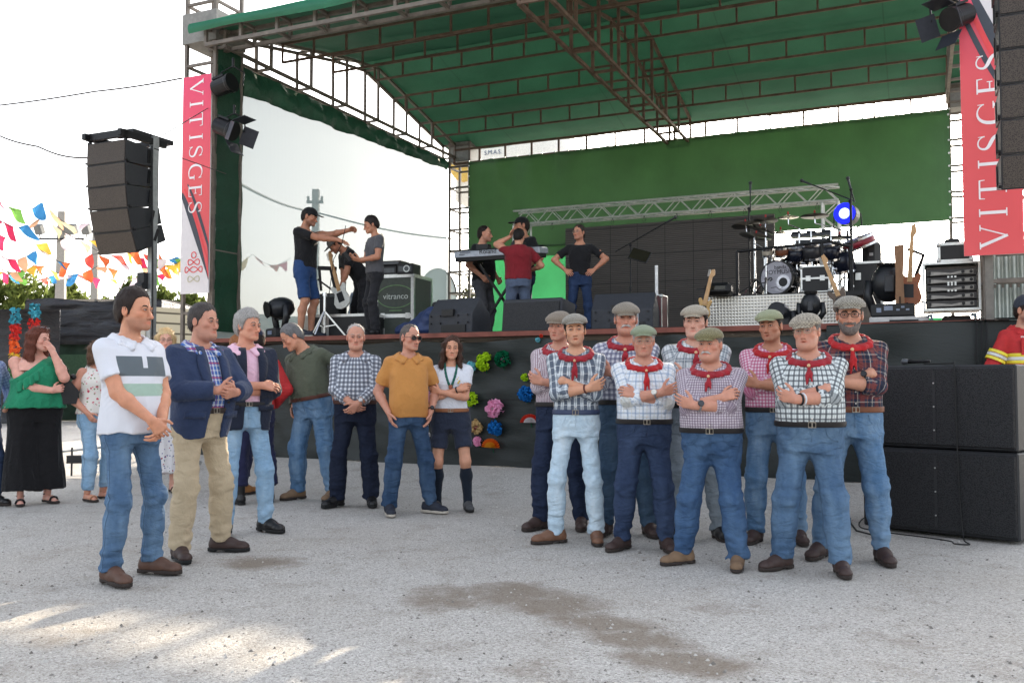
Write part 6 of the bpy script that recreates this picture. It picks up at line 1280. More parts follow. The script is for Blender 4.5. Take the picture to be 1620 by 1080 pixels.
for k in range(8): a_ = 2 * math.pi * k / 8 + .2; p_ = c0 + fx * Rb * 1.02 * math.cos(a_) + Vector((0, 0, Rb * 1.02 * math.sin(a_))); b.cyl(p_ + ax * .02, p_ - ax * .08, .008, n=6); b.ball(p_ - ax * .12, .015, 8, 6)
P('lug', b, CHROME, t)
def drum(x, y, v, r, h, tilt=(0, -.3), col=BLACK, nm='tom'):
    p_ = KL(x, y, v); a_ = Vector((tilt[0], tilt[1], 1)).normalized(); b = MB(); b.lathe([(r, -h), (r, 0)], p_, a_, 22); o = P(nm, b, col, t, True); b = MB(); b.lathe([(r, -.02), (r * 1.04, -.02), (r * 1.04, .012), (r * .97, .012)], p_, a_, 22, cap=False); b.lathe([(r * 1.04, -h - .01), (r * 1.04, -h + .02)], p_, a_, 22, cap=False); P('hoop', b, CHROME, o); b = MB(); b.lathe([(.001, .006), (r * .97, .006)], p_, a_, 22); P('head', b, simple('drum_white', S8(205, 203, 212), .4, var=.04), o)
DB = simple('tom_blue_black', S8(26, 30, 44), .25, .1)
drum(1258, 392, 2.7, .13, .19, (.1, -.35), DB); drum(1284, 386, 2.7, .14, .2, (0, -.35), simple('tom_grey', S8(58, 58, 62), .3, .1)); drum(1310, 386, 2.75, .15, .22, (-.1, -.3), DB); drum(1284, 402, 3.0, .17, .14, (0, -.1), CHROME, 'snare_drum'); drum(1356, 378, 2.9, .22, .12, (-.35, -.25), simple('drum_red', S8(120, 30, 44), .3, .1)); drum(1330, 398, 2.9, .16, .30, (-.15, -.1), DB, 'floor_tom'); drum(1236, 392, 2.6, .09, .12, (0, -.3), simple('bongo_wood', S8(110, 62, 40), .5), 'bongo'); drum(1214, 394, 2.6, .075, .1, (0, -.3), simple('bongo_pale', S8(190, 180, 165), .5), 'bongo')
CYM = simple('cymbal_dark', S8(72, 70, 66), .3, .8, var=.2); CYL = simple('cymbal_bright', S8(190, 188, 165), .25, .8)
def cymbal(x, y, v, wpx, tilt, mat=CYM, stand=None):
    p_ = KL(x, y, v); r = (KL(x + wpx / 2, y, v) - KL(x - wpx / 2, y, v)).length / 2; a_ = Vector((tilt[0], tilt[1], 1)).normalized(); b = MB(); b.lathe([(r, 0), (r * .6, .012), (r * .2, .022), (r * .15, .04), (.01, .048), (.01, .044), (r * .14, .034), (r * .6, .006), (r * .98, -.004)], p_, a_, 28); o = P('cymbal', b, mat, t, True); b = MB(); b.cyl(p_ + a_ * .04, p_ + a_ * .085, .014, .010); P('felt', b, simple('felt_red', S8(150, 45, 45), .9), o)
    if stand: q = Vector((stand[0], stand[1], 0)); b = MB(); b.cyl(p_, p_ - a_ * .10, .009); b.cyl(p_ - a_ * .10, p_ + q + Vector((0, 0, -.16)), .009); e_ = p_ + q + Vector((0, 0, -.16)); b.cyl(e_, (e_.x, e_.y, .30), .014); b.cyl((e_.x, e_.y, .34), (e_.x, e_.y, .02), .017); [b.bar((e_.x, e_.y, .28), (e_.x + .24 * math.cos(k), e_.y + .24 * math.sin(k), .015), .016) for k in (.5, 2.6, 4.7)]; P('cymbal_stand', b, CHROME, t)
cymbal(1180, 356, 2.6, 46, (-.12, .08), CYM, (.1, .1)); cymbal(1211, 349, 2.55, 40, (0, .12), CYM, (0, .02)); cymbal(1195, 374, 2.6, 52, (.20, .10), CYM, (.1, .15)); cymbal(1247, 344, 2.75, 34, (-.03, .0), CYL, (.14, .05)); cymbal(1289, 342, 2.75, 46, (-.03, .04), CYM, (.22, .05)); cymbal(1200, 362, 2.8, 50, (.45, .1), CYM, None); cymbal(1235, 368, 3.0, 20, (0, .05), CYL, (0, .0)); cymbal(1328, 376, 2.8, 40, (.05, .05), CYM, (.05, .1)); cymbal(1372, 378, 2.95, 36, (.35, .05), CYM, None)
b = MB(); p0, p1 = KL(1166, 398, 2.45), KL(1312, 382, 2.5); b.cyl(p0, p1, .02); b.cyl(p1, KL(1345, 390, 2.7), .02); [b.cyl(q_, (q_.x, q_.y, .02), .022) for q_ in (p0, KL(1300, 384, 2.5), KL(1345, 390, 2.7))]; b.box((p0.x, p0.y, .02), (.08, .3, .03)); P('rack', b, BLACKM, t)
b = MB(); p_ = KL(1284, 372, 2.9); b.box(p_, (.55, .2, .05)); [b.bbox(p_ + Vector((-.2 + .2 * k, -.1, .035)), (.13, .05, .035), .01) for k in range(3)]; b.box(p_ + Vector((.02, 0, -.12)), (.5, .16, .11)); P('electronic_pad', b, simple('pad_black', S8(28, 30, 38), .4), t)
b = MB(); [b.cyl(KL(x_, y_, 2.7), KL(x_ + dx_, 448, 2.7), .012) for x_, y_, dx_ in ((1258, 380, 4), (1283, 366, 3), (1315, 366, -2), (1222, 402, -4))]; [b.cyl(KL(1270 + 9 * k, 400 + 6 * (k % 3), 2.8), KL(1262 + 12 * k, 430 + 5 * (k % 2), 2.75), .010) for k in range(6)]; [b.ball(KL(1262 + 10 * k, 408 + 9 * (k % 4), 2.7), .028, 8, 6) for k in range(7)]; P('hardware', b, CHROME, t)
b = MB(); [b.cyl(KL(1262 + 14 * k, 398, 2.85), KL(1266 + 13 * k, 440, 2.8), .016) for k in range(5)]; b.box(KL(1285, 430, 2.9), (.35, .2, .10)); b.box(KL(1250, 418, 2.9), (.2, .2, .16)); P('pedal_unit', b, BLACKM, t); b = MB(); b.lathe([(.17, 0), (.17, .07)], KL(1300, 438, 3.3), (0, 0, 1), 18); b.cyl(KL(1300, 440, 3.3), KL(1300, 456, 3.3), .03); P('stool', b, BLACK, t)
b_ = ST(at(1186, 455, 2.7)[0], 2.7, RIS); boom('thin black microphone stand rising behind the left cymbals', b_, W3(1187, 330, 2.7).z - RIS, W3(1187, 336, 2.7), W3(1187, 306, 2.7))
b_ = ST(at(1347, 460, 2.9)[0], 2.9, RIS - .5); boom('tall microphone stand with a long boom reaching left over the drums', b_, W3(1346, 318, 2.9).z - RIS + .5, W3(1352, 318, 2.9), W3(1284, 292, 2.9), True, False)
b_ = ST(at(1349, 470, 2.3)[0], 2.3, DECK); boom('tall dark microphone stand with a silver microphone right of the blue lamp', b_, W3(1349, 300, 2.3).z - DECK, W3(1352, 320, 2.3), W3(1346, 299, 2.3))
# blue lamp
p_ = W3(1337, 338, 3.4); t = thing('blue_spotlight', 'round stage spotlight glowing bright blue', 'stage light', p_, -A_ST + R(-14)); b = MB(); b.lathe([(.08, .26), (.15, .20), (.16, 0), (.15, -.02)], (0, 0, 0), (0, 1, 0), 22); P('housing', b, BLACKM, t)
m = N('blue_glow'); e_ = m.n('Emission'); e_.inputs[0].default_value = (.30, .38, 1, 1); e_.inputs[1].default_value = 1.1; BG = m.done(e_.outputs[0]); b = MB(); b.prism([(.085 * math.cos(a_), .085 * math.sin(a_)) for a_ in [2 * math.pi * i / 24 for i in range(24)]], -.034, -.022); P('lens', b, BG, t); m = N('blue_halo'); e_ = m.n('Emission'); e_.inputs[0].default_value = (.012, .018, 1, 1); e_.inputs[1].default_value = .55; b = MB(); b.ribbon([(.115 * math.cos(a_), .115 * math.sin(a_)) for a_ in [2 * math.pi * i / 24 for i in range(24)]], .075, -.036, -.024, True); P('lens_rim', b, m.done(e_.outputs[0]), t); b = MB(); b.tube([(-.19, .1, 0), (-.2, .1, -.18), (0, .1, -.24), (.2, .1, -.18), (.19, .1, 0)], .012, 6); b.cyl((0, .1, -.24), (0, .1, -.5), .02); P('yoke', b, BLACKM, t); b = MB(); b.cyl((0, .1, -.5), (0, .1, -(p_.z - DECK) + .02), .022); [b.bar((0, .1, -(p_.z - DECK) + .3), (.3 * math.cos(k), .1 + .3 * math.sin(k), -(p_.z - DECK) + .02), .02) for k in (.3, 2.4, 4.5)]; P('stand', b, BLACKM, t)  # emissive ring round the lens imitates the lamp's blue halo on its housing
# cases and amplifiers
t = sthing('flight_case', 'small black case with silver edges standing on the drum riser', 'case', at(1292, 470, 2.35)[0], 2.35, RIS, 0, 'road cases'); bolt_case(t, .37, .3, .36, BLACK, .022, 'case_body', .19); [P('latch', MB().box((x_, -.158, .19), (.06, .012, .07)), ALU, t) for x_ in (-.09, .09)]
t = sthing('flight_case', 'tall grey case behind the microphone stands right of the drums', 'case', at(1372, 470, 3.2)[0], 3.2, RIS - .15, 0, 'road cases'); bolt_case(t, .42, .5, .62, BLACK, .03, 'case_body'); b = MB(); b.box((-.1, -.255, .42), (.07, .012, .1)); P('socket_plate', b, ALU, t)
t = thing('small_loudspeaker', 'small dark round backed loudspeaker above the grey case', 'loudspeaker', W3(1379, 404, 3.2), -A_ST); b = MB(); b.bbox((0, 0, 0), (.25, .25, .44), .08); P('cabinet', b, CAB, t); b = MB(); b.box((0, -.128, 0), (.05, .006, .04)); P('badge', b, simple('badge', S8(170, 170, 172), .4), t); b = MB(); b.cyl((0, 0, -.22), (0, 0, -.60), .02); P('pole', b, BLACKM, t)
def moving_head(label, x, y, v, s_, rz, tilt, base=True, grp='moving head lamps'):
    p_ = W3(x, y, v); t = thing('moving_head', label, 'stage light', p_, -A_ST + rz, grp); b = MB(); b.ball((0, 0, 0), (.19 * s_, .17 * s_, .23 * s_), 18, 12); M_ = Matrix.Rotation(tilt, 3, 'X'); b.v = [tuple(M_ @ Vector(q)) for q in b.v]; P('head', b, simple('moving_head_black', S8(30, 32, 36), .35, .1), t, True); b = MB(); b.lathe([(.12 * s_, 0), (.13 * s_, .03), (.10 * s_, .032)], M_ @ Vector((0, 0, .20 * s_)), M_ @ Vector((0, 0, 1)), 18); P('lens_ring', b, BLACKM, t); b = MB(); b.bbox(M_ @ Vector((0, -.165 * s_, -.02)), (.10 * s_, .04 * s_, .20 * s_), .01, M_); P('rear_panel', b, simple('panel_grey', S8(52, 54, 58), .5), t)
    hb = -(p_.z - DECK); hb = max(hb, -.5 * s_ - .02)
    for q in (-1, 1): b = MB(); b.tube([(q * .21 * s_, 0, .04 * s_), (q * .225 * s_, 0, -.15 * s_), (q * .14 * s_, 0, hb + .14 * s_)], [.05 * s_, .055 * s_, .05 * s_], 8); P('yoke_arm', b, simple('moving_head_black', S8(30, 32, 36), .35, .1), t, True)
    b = MB(); b.bbox((0, 0, hb + .075 * s_), (.38 * s_, .34 * s_, .15 * s_), .02); P('base', b, BLACK, t); b = MB(); b.box((0, -.172 * s_, hb + .08 * s_), (.16 * s_, .006, .06 * s_)); P('display', b, simple('display_pale', S8(120, 130, 150), .3), t)
moving_head('large black moving head lamp at the left end of the stage front', 444, 487, .35, .95, R(-30), R(100))
moving_head('black moving head lamp standing right of the drums', 1405, 448, 1.2, 1.0, R(5), R(0)); moving_head('black moving head lamp in front of the diamond plate riser', 1283, 482, .6, .62, R(0), R(0)); moving_head('black moving head lamp beside the green flat cap', 1232, 496, .55, .75, R(0), R(80))
t = sthing('effects_unit', 'dark electronic unit with a small screen below the right moving head', 'mixer', at(1413, 500, .75)[0], .75, DECK + .10, R(-2)); b = MB(); b.bbox((0, 0, .07), (.46, .3, .14), .01); P('case', b, BLACK, t); b = MB(); b.box((-.04, -.153, .09), (.09, .006, .05)); [b.box((.06 + .05 * k, -.153, .07 + .03 * (k % 2)), (.035, .006, .02)) for k in range(3)]; b.box((-.14, -.153, .07), (.05, .006, .05)); P('display', b, simple('display_pale', S8(120, 130, 150), .3), t)
t = sthing('flat_case', 'pale flat case lying under the effects unit', 'case', at(1415, 500, .75)[0] + .05, .75, DECK); b = MB(); b.bbox((0, 0, .045), (.62, .36, .09), .008); P('body', b, simple('pale_grey', S8(190, 188, 186), .5), t); b = MB(); b.box((.05, -.183, .04), (.3, .008, .03)); P('handle', b, DARK, t)
u0, h0 = at(1459, 416, .45); u1, _ = at(1551, 412, .45); hb = at(1459, 492, .45)[1]; w = u1 - u0; hh = h0 - hb; t = sthing('amplifier_rack', 'rack of four grey power amplifiers in an open case', 'amplifier rack', (u0 + u1) / 2, .45, DECK); z0 = hb - DECK + .0
b = MB(); b.box((0, .25, z0 + .012), (w, .5, .024)); b.box((0, .25, z0 + hh - .012), (w, .5, .024)); [b.box((q * (w / 2 - .012), .25, z0 + hh / 2), (.024, .5, hh - .05)) for q in (-1, 1)]; P('case', b, ALU, t); b = MB(); b.box((0, .32, z0 + hh / 2), (w - .06, .3, hh - .06)); P('inside', b, BLACK, t)
uh = (hh - .05) / 5.6
b = MB(); b.box((0, .04, z0 + hh - .05 - uh * .25), (w - .06, .02, uh * .4)); P('vent_panel', b, GRILLE, t)
for k in range(5):
    zc = z0 + .03 + uh * (k + .5); b = MB(); b.bbox((0, .03, zc), (w - .07, .03, uh * .9), .006); o = P('amplifier', b, simple('amp_dark', S8(58, 56, 56), .45, .3), t)
    b = MB(); b.ribbon([(-w * .36, zc - .01), (-w * .18, zc - uh * .12), (0, zc - uh * .2), (w * .16, zc - uh * .05), (w * .38, zc)], [uh * .5, uh * .32, uh * .22, uh * .34, uh * .55], .006, .014); P('fascia', b, simple('amp_silver', S8(132, 128, 124), .4, .5), o); b = MB(); [b.cyl((w * q, .006, zc), (w * q, -.012, zc), uh * .2, n=12) for q in (.20, .34)]; b.box((-w * .37, .004, zc), (.02, .01, uh * .4)); P('knob', b, BLACK, o)
    [P('button', MB().box((-.03 + .035 * q, .004, zc + dz), (.018, .01, .018)), ALU, o) for q in range(3) for dz in (-.03, .035) if k in (2, 3)]
b = MB(); [b.cyl((q * w * .38, .12, .05), (q * w * .38 + .03, .12, .05), .05, n=14) for q in (-1, 1)]; [b.box((q * w * .38, .12, .09), (.06, .08, .03)) for q in (-1, 1)]; P('castor', b, simple('castor_grey', S8(100, 115, 125), .5), t); b = MB(); b.bbox((.05, .3, .05), (w * .5, .3, .08), .02); P('cable_tray', b, simple('tray_brown', S8(45, 38, 34), .7), t)
u0, h1 = at(1478, 388, .6); u1, _ = at(1532, 385, .6); t = sthing('flight_case', 'small silver edged case on top of the amplifier rack', 'case', (u0 + u1) / 2 + .03, .65, h0 + .001, 0, 'road cases'); bolt_case(t, u1 - u0, .35, max(.12, h1 - h0), BLACK, .03, 'case_body'); b = MB(); b.bbox((-.02, 0, max(.12, h1 - h0) + .03), (.16, .14, .06), .02); P('plug_box', b, BLACK, t)
# guitars
WOODP = simple('maple', S8(190, 150, 105), .5, bump=.1); WOODR = simple('rosewood', S8(150, 82, 42), .4)
def guitar(label, p, q, tilt, body_col, s_=1.0, body=True, base=None, rz=0.):
    # p = foot of the body, q = tip of the headstock
    p, q = Vector(p), Vector(q); d = q - p; L_ = d.length; t = thing('electric_guitar', label, 'guitar', p, 0, 'guitars on the stage'); z = d.normalized(); x = Vector((SU.x, SU.y, 0)); x = (x - z * x.dot(z)).normalized(); y = z.cross(x); M_ = Matrix((x, y, z)).transposed()
    F = lambda mb: setattr(mb, 'v', [tuple(M_ @ Vector(v_)) for v_ in mb.v]) or mb
    bl_ = L_ * .42; o_ = [(-.16, .05), (-.19, .14), (-.15, .24), (-.12, .30), (-.17, .38), (-.18, .44), (-.13, .47), (-.06, .40), (.05, .40), (.12, .46), (.16, .42), (.14, .35), (.12, .29), (.15, .22), (.18, .13), (.15, .05), (.06, .0), (-.07, .0)]; k = bl_ / .47; b = MB(); b.prism([(a_ * k * .9, c_ * k) for a_, c_ in o_], -.02, .022); o = P('body', F(b), body_col, t); bv = o.modifiers.new('bevel', 'BEVEL'); bv.width = .008; bv.segments = 2
    b = MB(); b.prism([(-.06 * k, .12 * k), (.06 * k, .12 * k), (.05 * k, .3 * k), (-.07 * k, .3 * k)], -.026, -.0205); P('pickguard', F(b), BLACK if body_col != BLACK else ALU, t)
    b = MB(); b.prism([(-.028, bl_ * .7), (.028, bl_ * .7), (.021, L_ * .84), (-.021, L_ * .84)], -.034, -.006); P('neck', F(b), WOODP, t); b = MB(); b.prism([(-.024, L_ * .84), (.022, L_ * .84), (.05, L_ * .90), (.03, L_), (-.01, L_ * .985)], -.026, -.010); P('headstock', F(b), WOODP, t); b = MB(); [b.cyl((-.02, -.018, L_ * (.86 + .022 * i)), (-.05, -.018, L_ * (.86 + .022 * i)), .008, n=6) for i in range(6)]; P('tuning_peg', F(b), ALU, t)
    return t
g0, g1 = W3(1437, 485, 1.0), W3(1444, 354, 1.05); guitar('tan headed electric guitar standing upright at the right end of the stage', g0, g1, 0, WOODR)
t = thing('wooden_plank', 'thin upright wooden board in front of the right guitar', 'board', W3(1424, 487, .85), -A_ST); b = MB(); h_ = W3(1424, 416, .85).z - DECK; b.prism([(-.05, 0), (.05, 0), (.04, h_ * .5), (.055, h_), (-.055, h_), (-.04, h_ * .5)], -.01, .012); P('board', b, simple('plank', S8(140, 105, 78), .7, bump=.2), t); b = MB(); b.box((0, -.0125, .08), (.02, .002, .1)); P('mark', b, simple('burn', S8(70, 50, 38), .8), t)
t = thing('guitar_stand', 'black bent guitar stand at the right end of the stage', 'stand', W3(1448, 488, 1.1), -A_ST); b = MB(); b.tube([(-.02, 0, .02), (.02, 0, .4), (.1, 0, .62), (-.07, -.02, .70)], .022, 8); b.bar((-.15, -.2, .02), (0, 0, .1), .02); b.bar((.2, -.2, .02), (0, 0, .1), .02); P('frame', b, BLACKM, t)
guitar('guitar leaning with its neck above the left end of the riser', W3(1110, 505, 1.7), W3(1128, 426, 1.75), 0, simple('guitar_cream', S8(190, 150, 90), .4))
g0, g1 = W3(1338, 496, 1.5), W3(1300, 404, 1.55); t = guitar('brown bass guitar with a broad tan neck leaning beside the silver case', g0, g1, 0, simple('bass_brown', S8(92, 74, 60), .4))
t = sthing('stage_box', 'black box with controls at the left end of the riser', 'stage box', at(1136, 470, 1.9)[0], 1.95, RIS - .02); b = MB(); b.bbox((0, 0, .09), (.36, .22, .17), .05); P('case', b, BLACK, t); b = MB(); b.box((0, -.113, .10), (.22, .006, .05)); P('display', b, simple('screen_dark', S8(40, 38, 30), .15), t); b = MB(); b.bar((-.3, 0, .1), (-.15, 0, .1), .02); P('arm', b, BLACKM, t)
t = thing('water_bottle', 'clear plastic water bottle behind the moustached man', 'bottle', W3(1006, 524, .35)); m = N('clear_plastic'); gl = m.n('BsdfPrincipled'); gl.inputs['Base Color'].default_value = (.85, .9, .95, 1); gl.inputs['Roughness'].default_value = .12; gl.inputs['Transmission Weight'].default_value = .7; gl.inputs['IOR'].default_value = 1.2; b = MB(); zb = DECK - t.location.z; b.lathe([(.03, zb), (.034, zb + .02), (.034, zb + .2), (.03, zb + .22), (.016, zb + .26), (.014, zb + .27)], n=16); P('bottle', b, m.done(gl.outputs[0]), t, True); b = MB(); b.lathe([(.016, zb + .262), (.016, zb + .29)], n=12); P('cap', b, simple('cap_white', S8(210, 214, 220), .4), t)
# left side of the stage
t = sthing('flight_case', 'big grey flight case lettered in an oval badge', 'case', at(634, 500, 1.5)[0], 1.6, DECK, R(6), 'road cases'); u0, u1 = at(607, 500, 1.4)[0], at(664, 500, 1.4)[0]; w = u1 - u0; hc_ = at(634, 436, 1.4)[1] - DECK; bolt_case(t, w, .7, hc_, simple('case_greygreen', S8(66, 72, 66), .6), .05, 'case_body', hc_ * .36); b = text_mb('vitranco', .125, .002); b.v = [(x + .02, y - .352, z + hc_ * .66) for x, y, z in b.v]; P('lettering', b, simple('stencil_white', S8(190, 196, 190), .6), t)
b = MB(); b.ribbon([(.02 + .30 * math.cos(a_), hc_ * .66 + .17 * math.sin(a_)) for a_ in [2 * math.pi * i / 28 for i in range(28)]], .014, -.352, -.354, True); b.box((.02, -.353, hc_ * .66 - .09 - .12), (.2, .003, .018)); P('badge', b, simple('stencil_green', S8(100, 130, 90), .6), t); [P('latch', MB().bbox((x_, -.355, z_), (.07, .014, .09), .004), ALU, t) for x_ in (-w * .3, w * .35) for z_ in (hc_ * .36, .12)]
for lb, x_, y_, w_, hgt in (('black radio receiver on the big flight case', 618, 428, .34, .14), ('black radio unit with round stickers on the big flight case', 647, 428, .26, .16), ('black flat effects unit lying on the receivers', 622, 418, .40, .07)):
    p_ = W3(x_, y_, 1.4); t = thing('sound_unit', lb, 'sound equipment', (p_.x, p_.y, DECK + hc_ + (.0 if hgt > .1 else .145)), -A_ST + R(6), 'units on the big flight case'); b = MB(); b.bbox((0, 0, hgt / 2), (w_, .3, hgt), .008); P('case', b, BLACK, t); b = MB(); b.box((0, -.153, hgt / 2), (w_ * .8, .006, hgt * .5)); P('front_panel', b, simple('unit_grey', S8(80, 84, 86), .4), t)
    if 'stickers' in lb: b = MB(); b.ribbon([(.03 + .045 * math.cos(a_), hgt / 2 + .045 * math.sin(a_)) for a_ in [2 * math.pi * i / 18 for i in range(18)]], .016, -.158, -.16, True); P('sticker', b, simple('sticker', S8(205, 210, 205), .5), t)
t = sthing('flight_case', 'low black road case with silver edges under the guitar amplifier', 'case', at(545, 500, .95)[0], 1.05, DECK, R(4), 'road cases'); bolt_case(t, 1.05, .5, .36, BLACK, .04, 'case_body'); cz = DECK + .36; b = MB(); [b.box((x_, -.258, .18), (.04, .012, .3)) for x_ in (-.28, -.2)]; P('rail', b, ALU, t)
t = sthing('guitar_amplifier', 'black guitar amplifier on the low road case', 'amplifier', at(518, 480, .95)[0], 1.1, cz + .001, R(2)); b = MB(); b.bbox((0, 0, .17), (.34, .26, .34), .015); P('cabinet', b, BLACK, t); b = MB(); b.box((0, -.133, .14), (.3, .008, .24)); P('grille', b, GRILLB, t); b = MB(); b.box((.03, -.134, .30), (.2, .008, .03)); P('control_panel', b, simple('unit_grey', S8(80, 84, 86), .4), t)
t = sthing('flight_case', 'cream road case behind the man in blue shorts', 'case', at(494, 500, 1.3)[0], 1.5, DECK, 0, 'road cases'); bolt_case(t, .42, .4, .40, simple('case_cream', S8(190, 182, 170), .6), .03, 'case_body'); b = MB(); b.ribbon([(-.07, .15), (.07, .15), (.07, .25), (-.07, .25)], .014, -.202, -.21, True); P('handle', b, ALU, t)
guitar('white electric guitar standing on the low road case', W3(545, 487, .9), W3(521, 398, 1.0), 0, simple('guitar_white', S8(205, 205, 198), .3))
t = thing('frame_stand', 'black tilted frame stand behind the guitar amplifier', 'stand', W3(512, 500, 1.0), -A_ST); L2_ = lambda x, y: Vector(((at(x, y, 1.0)[0] - at(512, 500, 1.0)[0]), 0, at(x, y, 1.0)[1] - W3(512, 500, 1.0).z)); b = MB(); b.bar(L2_(504, 424), L2_(531, 425), .06); b.bar(L2_(526, 425), L2_(533, 458), .07); b.bar(L2_(505, 424), L2_(508, 460), .03); b.cyl(L2_(503, 442), L2_(530, 462), .014); P('frame', b, BLACKM, t)
t = thing('light_stand', 'chrome tripod stand standing at the stage front edge', 'stand', ST(at(513, 530, .2)[0], .2, DECK)); hz_ = at(513, 466, .2)[1] - DECK; b = MB(); b.cyl((0, 0, .05), (0, 0, hz_), .018); b.cyl((0, 0, hz_ - .02), (0, 0, hz_ + .03), .03); P('pole', b, CHROME, t)
for k in range(3): a_ = .3 + k * 2.094; b = MB(); b.bar((0, 0, .36), (.30 * math.cos(a_), .30 * math.sin(a_), .01), .022); b.bar((0, 0, .14), (.16 * math.cos(a_), .16 * math.sin(a_), .17), .014); P('leg', b, CHROME, t)
gb_ = G((-.5, -.35, 0), (.5, .35, .6), .014); gb_.ell((-.1, 0, .08), (.36, .22, .14), .05); gb_.ell((.08, .02, .2), (.22, .2, .17), .08); gb_.ell((.15, .0, .33), (.10, .1, .1), .06); X, Y, Z = gb_.ev((slice(None),) * 3); gb_.f += .03 * (np.abs(vnoise(X * 7, Y * 7, Z * 7)) - .2) + .012 * vnoise(X * 17, Y * 17, Z * 17); gb_.f = np.maximum(gb_.f, .002 - Z).astype(np.float32)
p_ = W3(672, 520, .7); t = thing('cloth_bag', 'crumpled navy blue bag beside the left wedge monitor', 'bag', (p_.x, p_.y, DECK), -A_ST); np_obj('bag', [gb_.mesh()], simple('navy_nylon', S8(38, 54, 92), .55, var=.25, scale=5, bump=.3), t); b = MB(); b.ball((.17, 0, .43), (.05, .05, .05), 10, 7); b.tube([(.17, 0, .44), (.22, 0, .5), (.27, .02, .42)], .012, 6); P('neck_tie', b, BLACK, t, True)
# cables on the deck
for i, (x0, x1, y0, v, r) in enumerate([(700, 900, 527, -.02, .008), (900, 1080, 523, -.02, .007), (1450, 1560, 495, .1, .01)]):
    b = MB(); pts = []
    for k in range(9): x_ = x0 + (x1 - x0) * k / 8; pts.append(ST(at(x_, 520, v)[0], v + .10 * (k % 2) + .12, DECK + .008))
    b.tube(pts, r, 6); tag(P('stage_cable', b, RUB, None, True), ['thin black cable lying along the deck edge by the left wedge', 'thin black cable lying along the deck edge below the right wedge', 'tangle of black cables under the amplifier rack'][i], 'cable')
for i, dx in enumerate((0, .06, .13)): b = MB(); u_ = at(1545 + 8 * i, 520, -.2)[0]; b.tube([ST(u_, .1, DECK + .02), ST(u_, -.2, DECK - .05), ST(u_ - .01, -.23, 1.4), ST(u_ + .01, -.22, .9), ST(u_, -.24, .2)], .010, 6); tag(P('hanging_cable', b, RUB, None, True), ['left', 'middle', 'right'][i] + ' one of three black cables hanging down the skirt under the amplifier rack', 'cable', 'cables hanging down the stage skirt')
# ------------------------------------------------------------------ paper flowers on the skirt
def paper(i, col):
    nm = 'crepe_%d' % i
    if nm in MATS: return MATS[nm]
    m = N(nm); d = m.n('BsdfDiffuse'); m.put(d.inputs[0], col); tr = m.n('BsdfTranslucent'); m.put(tr.inputs[0], col); mx = m.n('MixShader'); mx.inputs[0].default_value = .3; m.t.links.new(d.outputs[0], mx.inputs[1]); m.t.links.new(tr.outputs[0], mx.inputs[2]); MATS[nm] = m.done(mx.outputs[0]); return MATS[nm]
FC = dict(lime=S8(165, 200, 40), pink=S8(236, 164, 198), teal=S8(120, 192, 204), white=S8(220, 215, 215), green=S8(20, 90, 60), blue=S8(35, 110, 180), red=S8(205, 60, 45), orange=S8(225, 110, 40), yellow=S8(225, 160, 50), magenta=S8(190, 60, 130), beige=S8(200, 170, 120))
def flower(x, y, wpx, c1, c2, label, kindf='pom', squash=1.0):
    u, h = at(x, y, -.16); t = sthing('paper_flower', label, 'paper flower', u, -.13, h, rnd.uniform(-.2, .2), 'paper flowers on the stage skirt'); r = wpx / 2 / 110.0; rr = random.Random(int(x * 7 + y)); fk = list(FC)
    for ci, cn in enumerate((c1, c2) if c2 else (c1,)):
        b = MB(); n = 46 if kindf == 'pom' else 26
        for k in range(n):
            if kindf == 'pom':
                d = Vector((rr.gauss(0, 1), -abs(rr.gauss(0, .8)) - .15, rr.gauss(0, 1) * squash)).normalized(); q = d * r * (.42 if c2 and ci else 1.0) * rr.uniform(.75, 1.05); w_ = r * .42
                e = d.orthogonal().normalized(); f_ = d.cross(e); a_ = rr.random() * 6.28; e, f_ = e * math.cos(a_) + f_ * math.sin(a_), f_ * math.cos(a_) - e * math.sin(a_); i0 = q * .25
                b.add([i0 - e * w_ * .2, i0 + e * w_ * .2, q * .7 + e * w_ * .9 + f_ * w_ * .2, q + e * w_ * .5 - f_ * w_ * .25, q + f_ * w_ * .3, q - e * w_ * .6 - f_ * w_ * .2, q * .7 - e * w_ * .9 + f_ * w_ * .15], [(0, 1, 2, 6), (6, 2, 3, 4), (6, 4, 5)])
            else:              # folded paper fan opening upwards
                a0, a1 = math.pi * k / n, math.pi * (k + 1) / n; ro = r * 1.25 * (.62 if ci else 1); z_ = -.03 * (k % 2) - .012 * ci; z2 = -.03 * ((k + 1) % 2) - .012 * ci; b.add([(0, -.01 - .012 * ci, -r * .5), (ro * math.cos(a0), z_ - .02, ro * .85 * math.sin(a0) - r * .5), (ro * math.cos(a1), z2 - .02, ro * .85 * math.sin(a1) - r * .5)], [(0, 1, 2)])
        P('petals', b, paper(fk.index(cn), FC[cn]), t)
    b = MB(); b.tube([(0, 0, -r * .4), (.01, .02, -r * 1.1)], .005, 5); P('stem', b, paper(4, FC['green']), t)
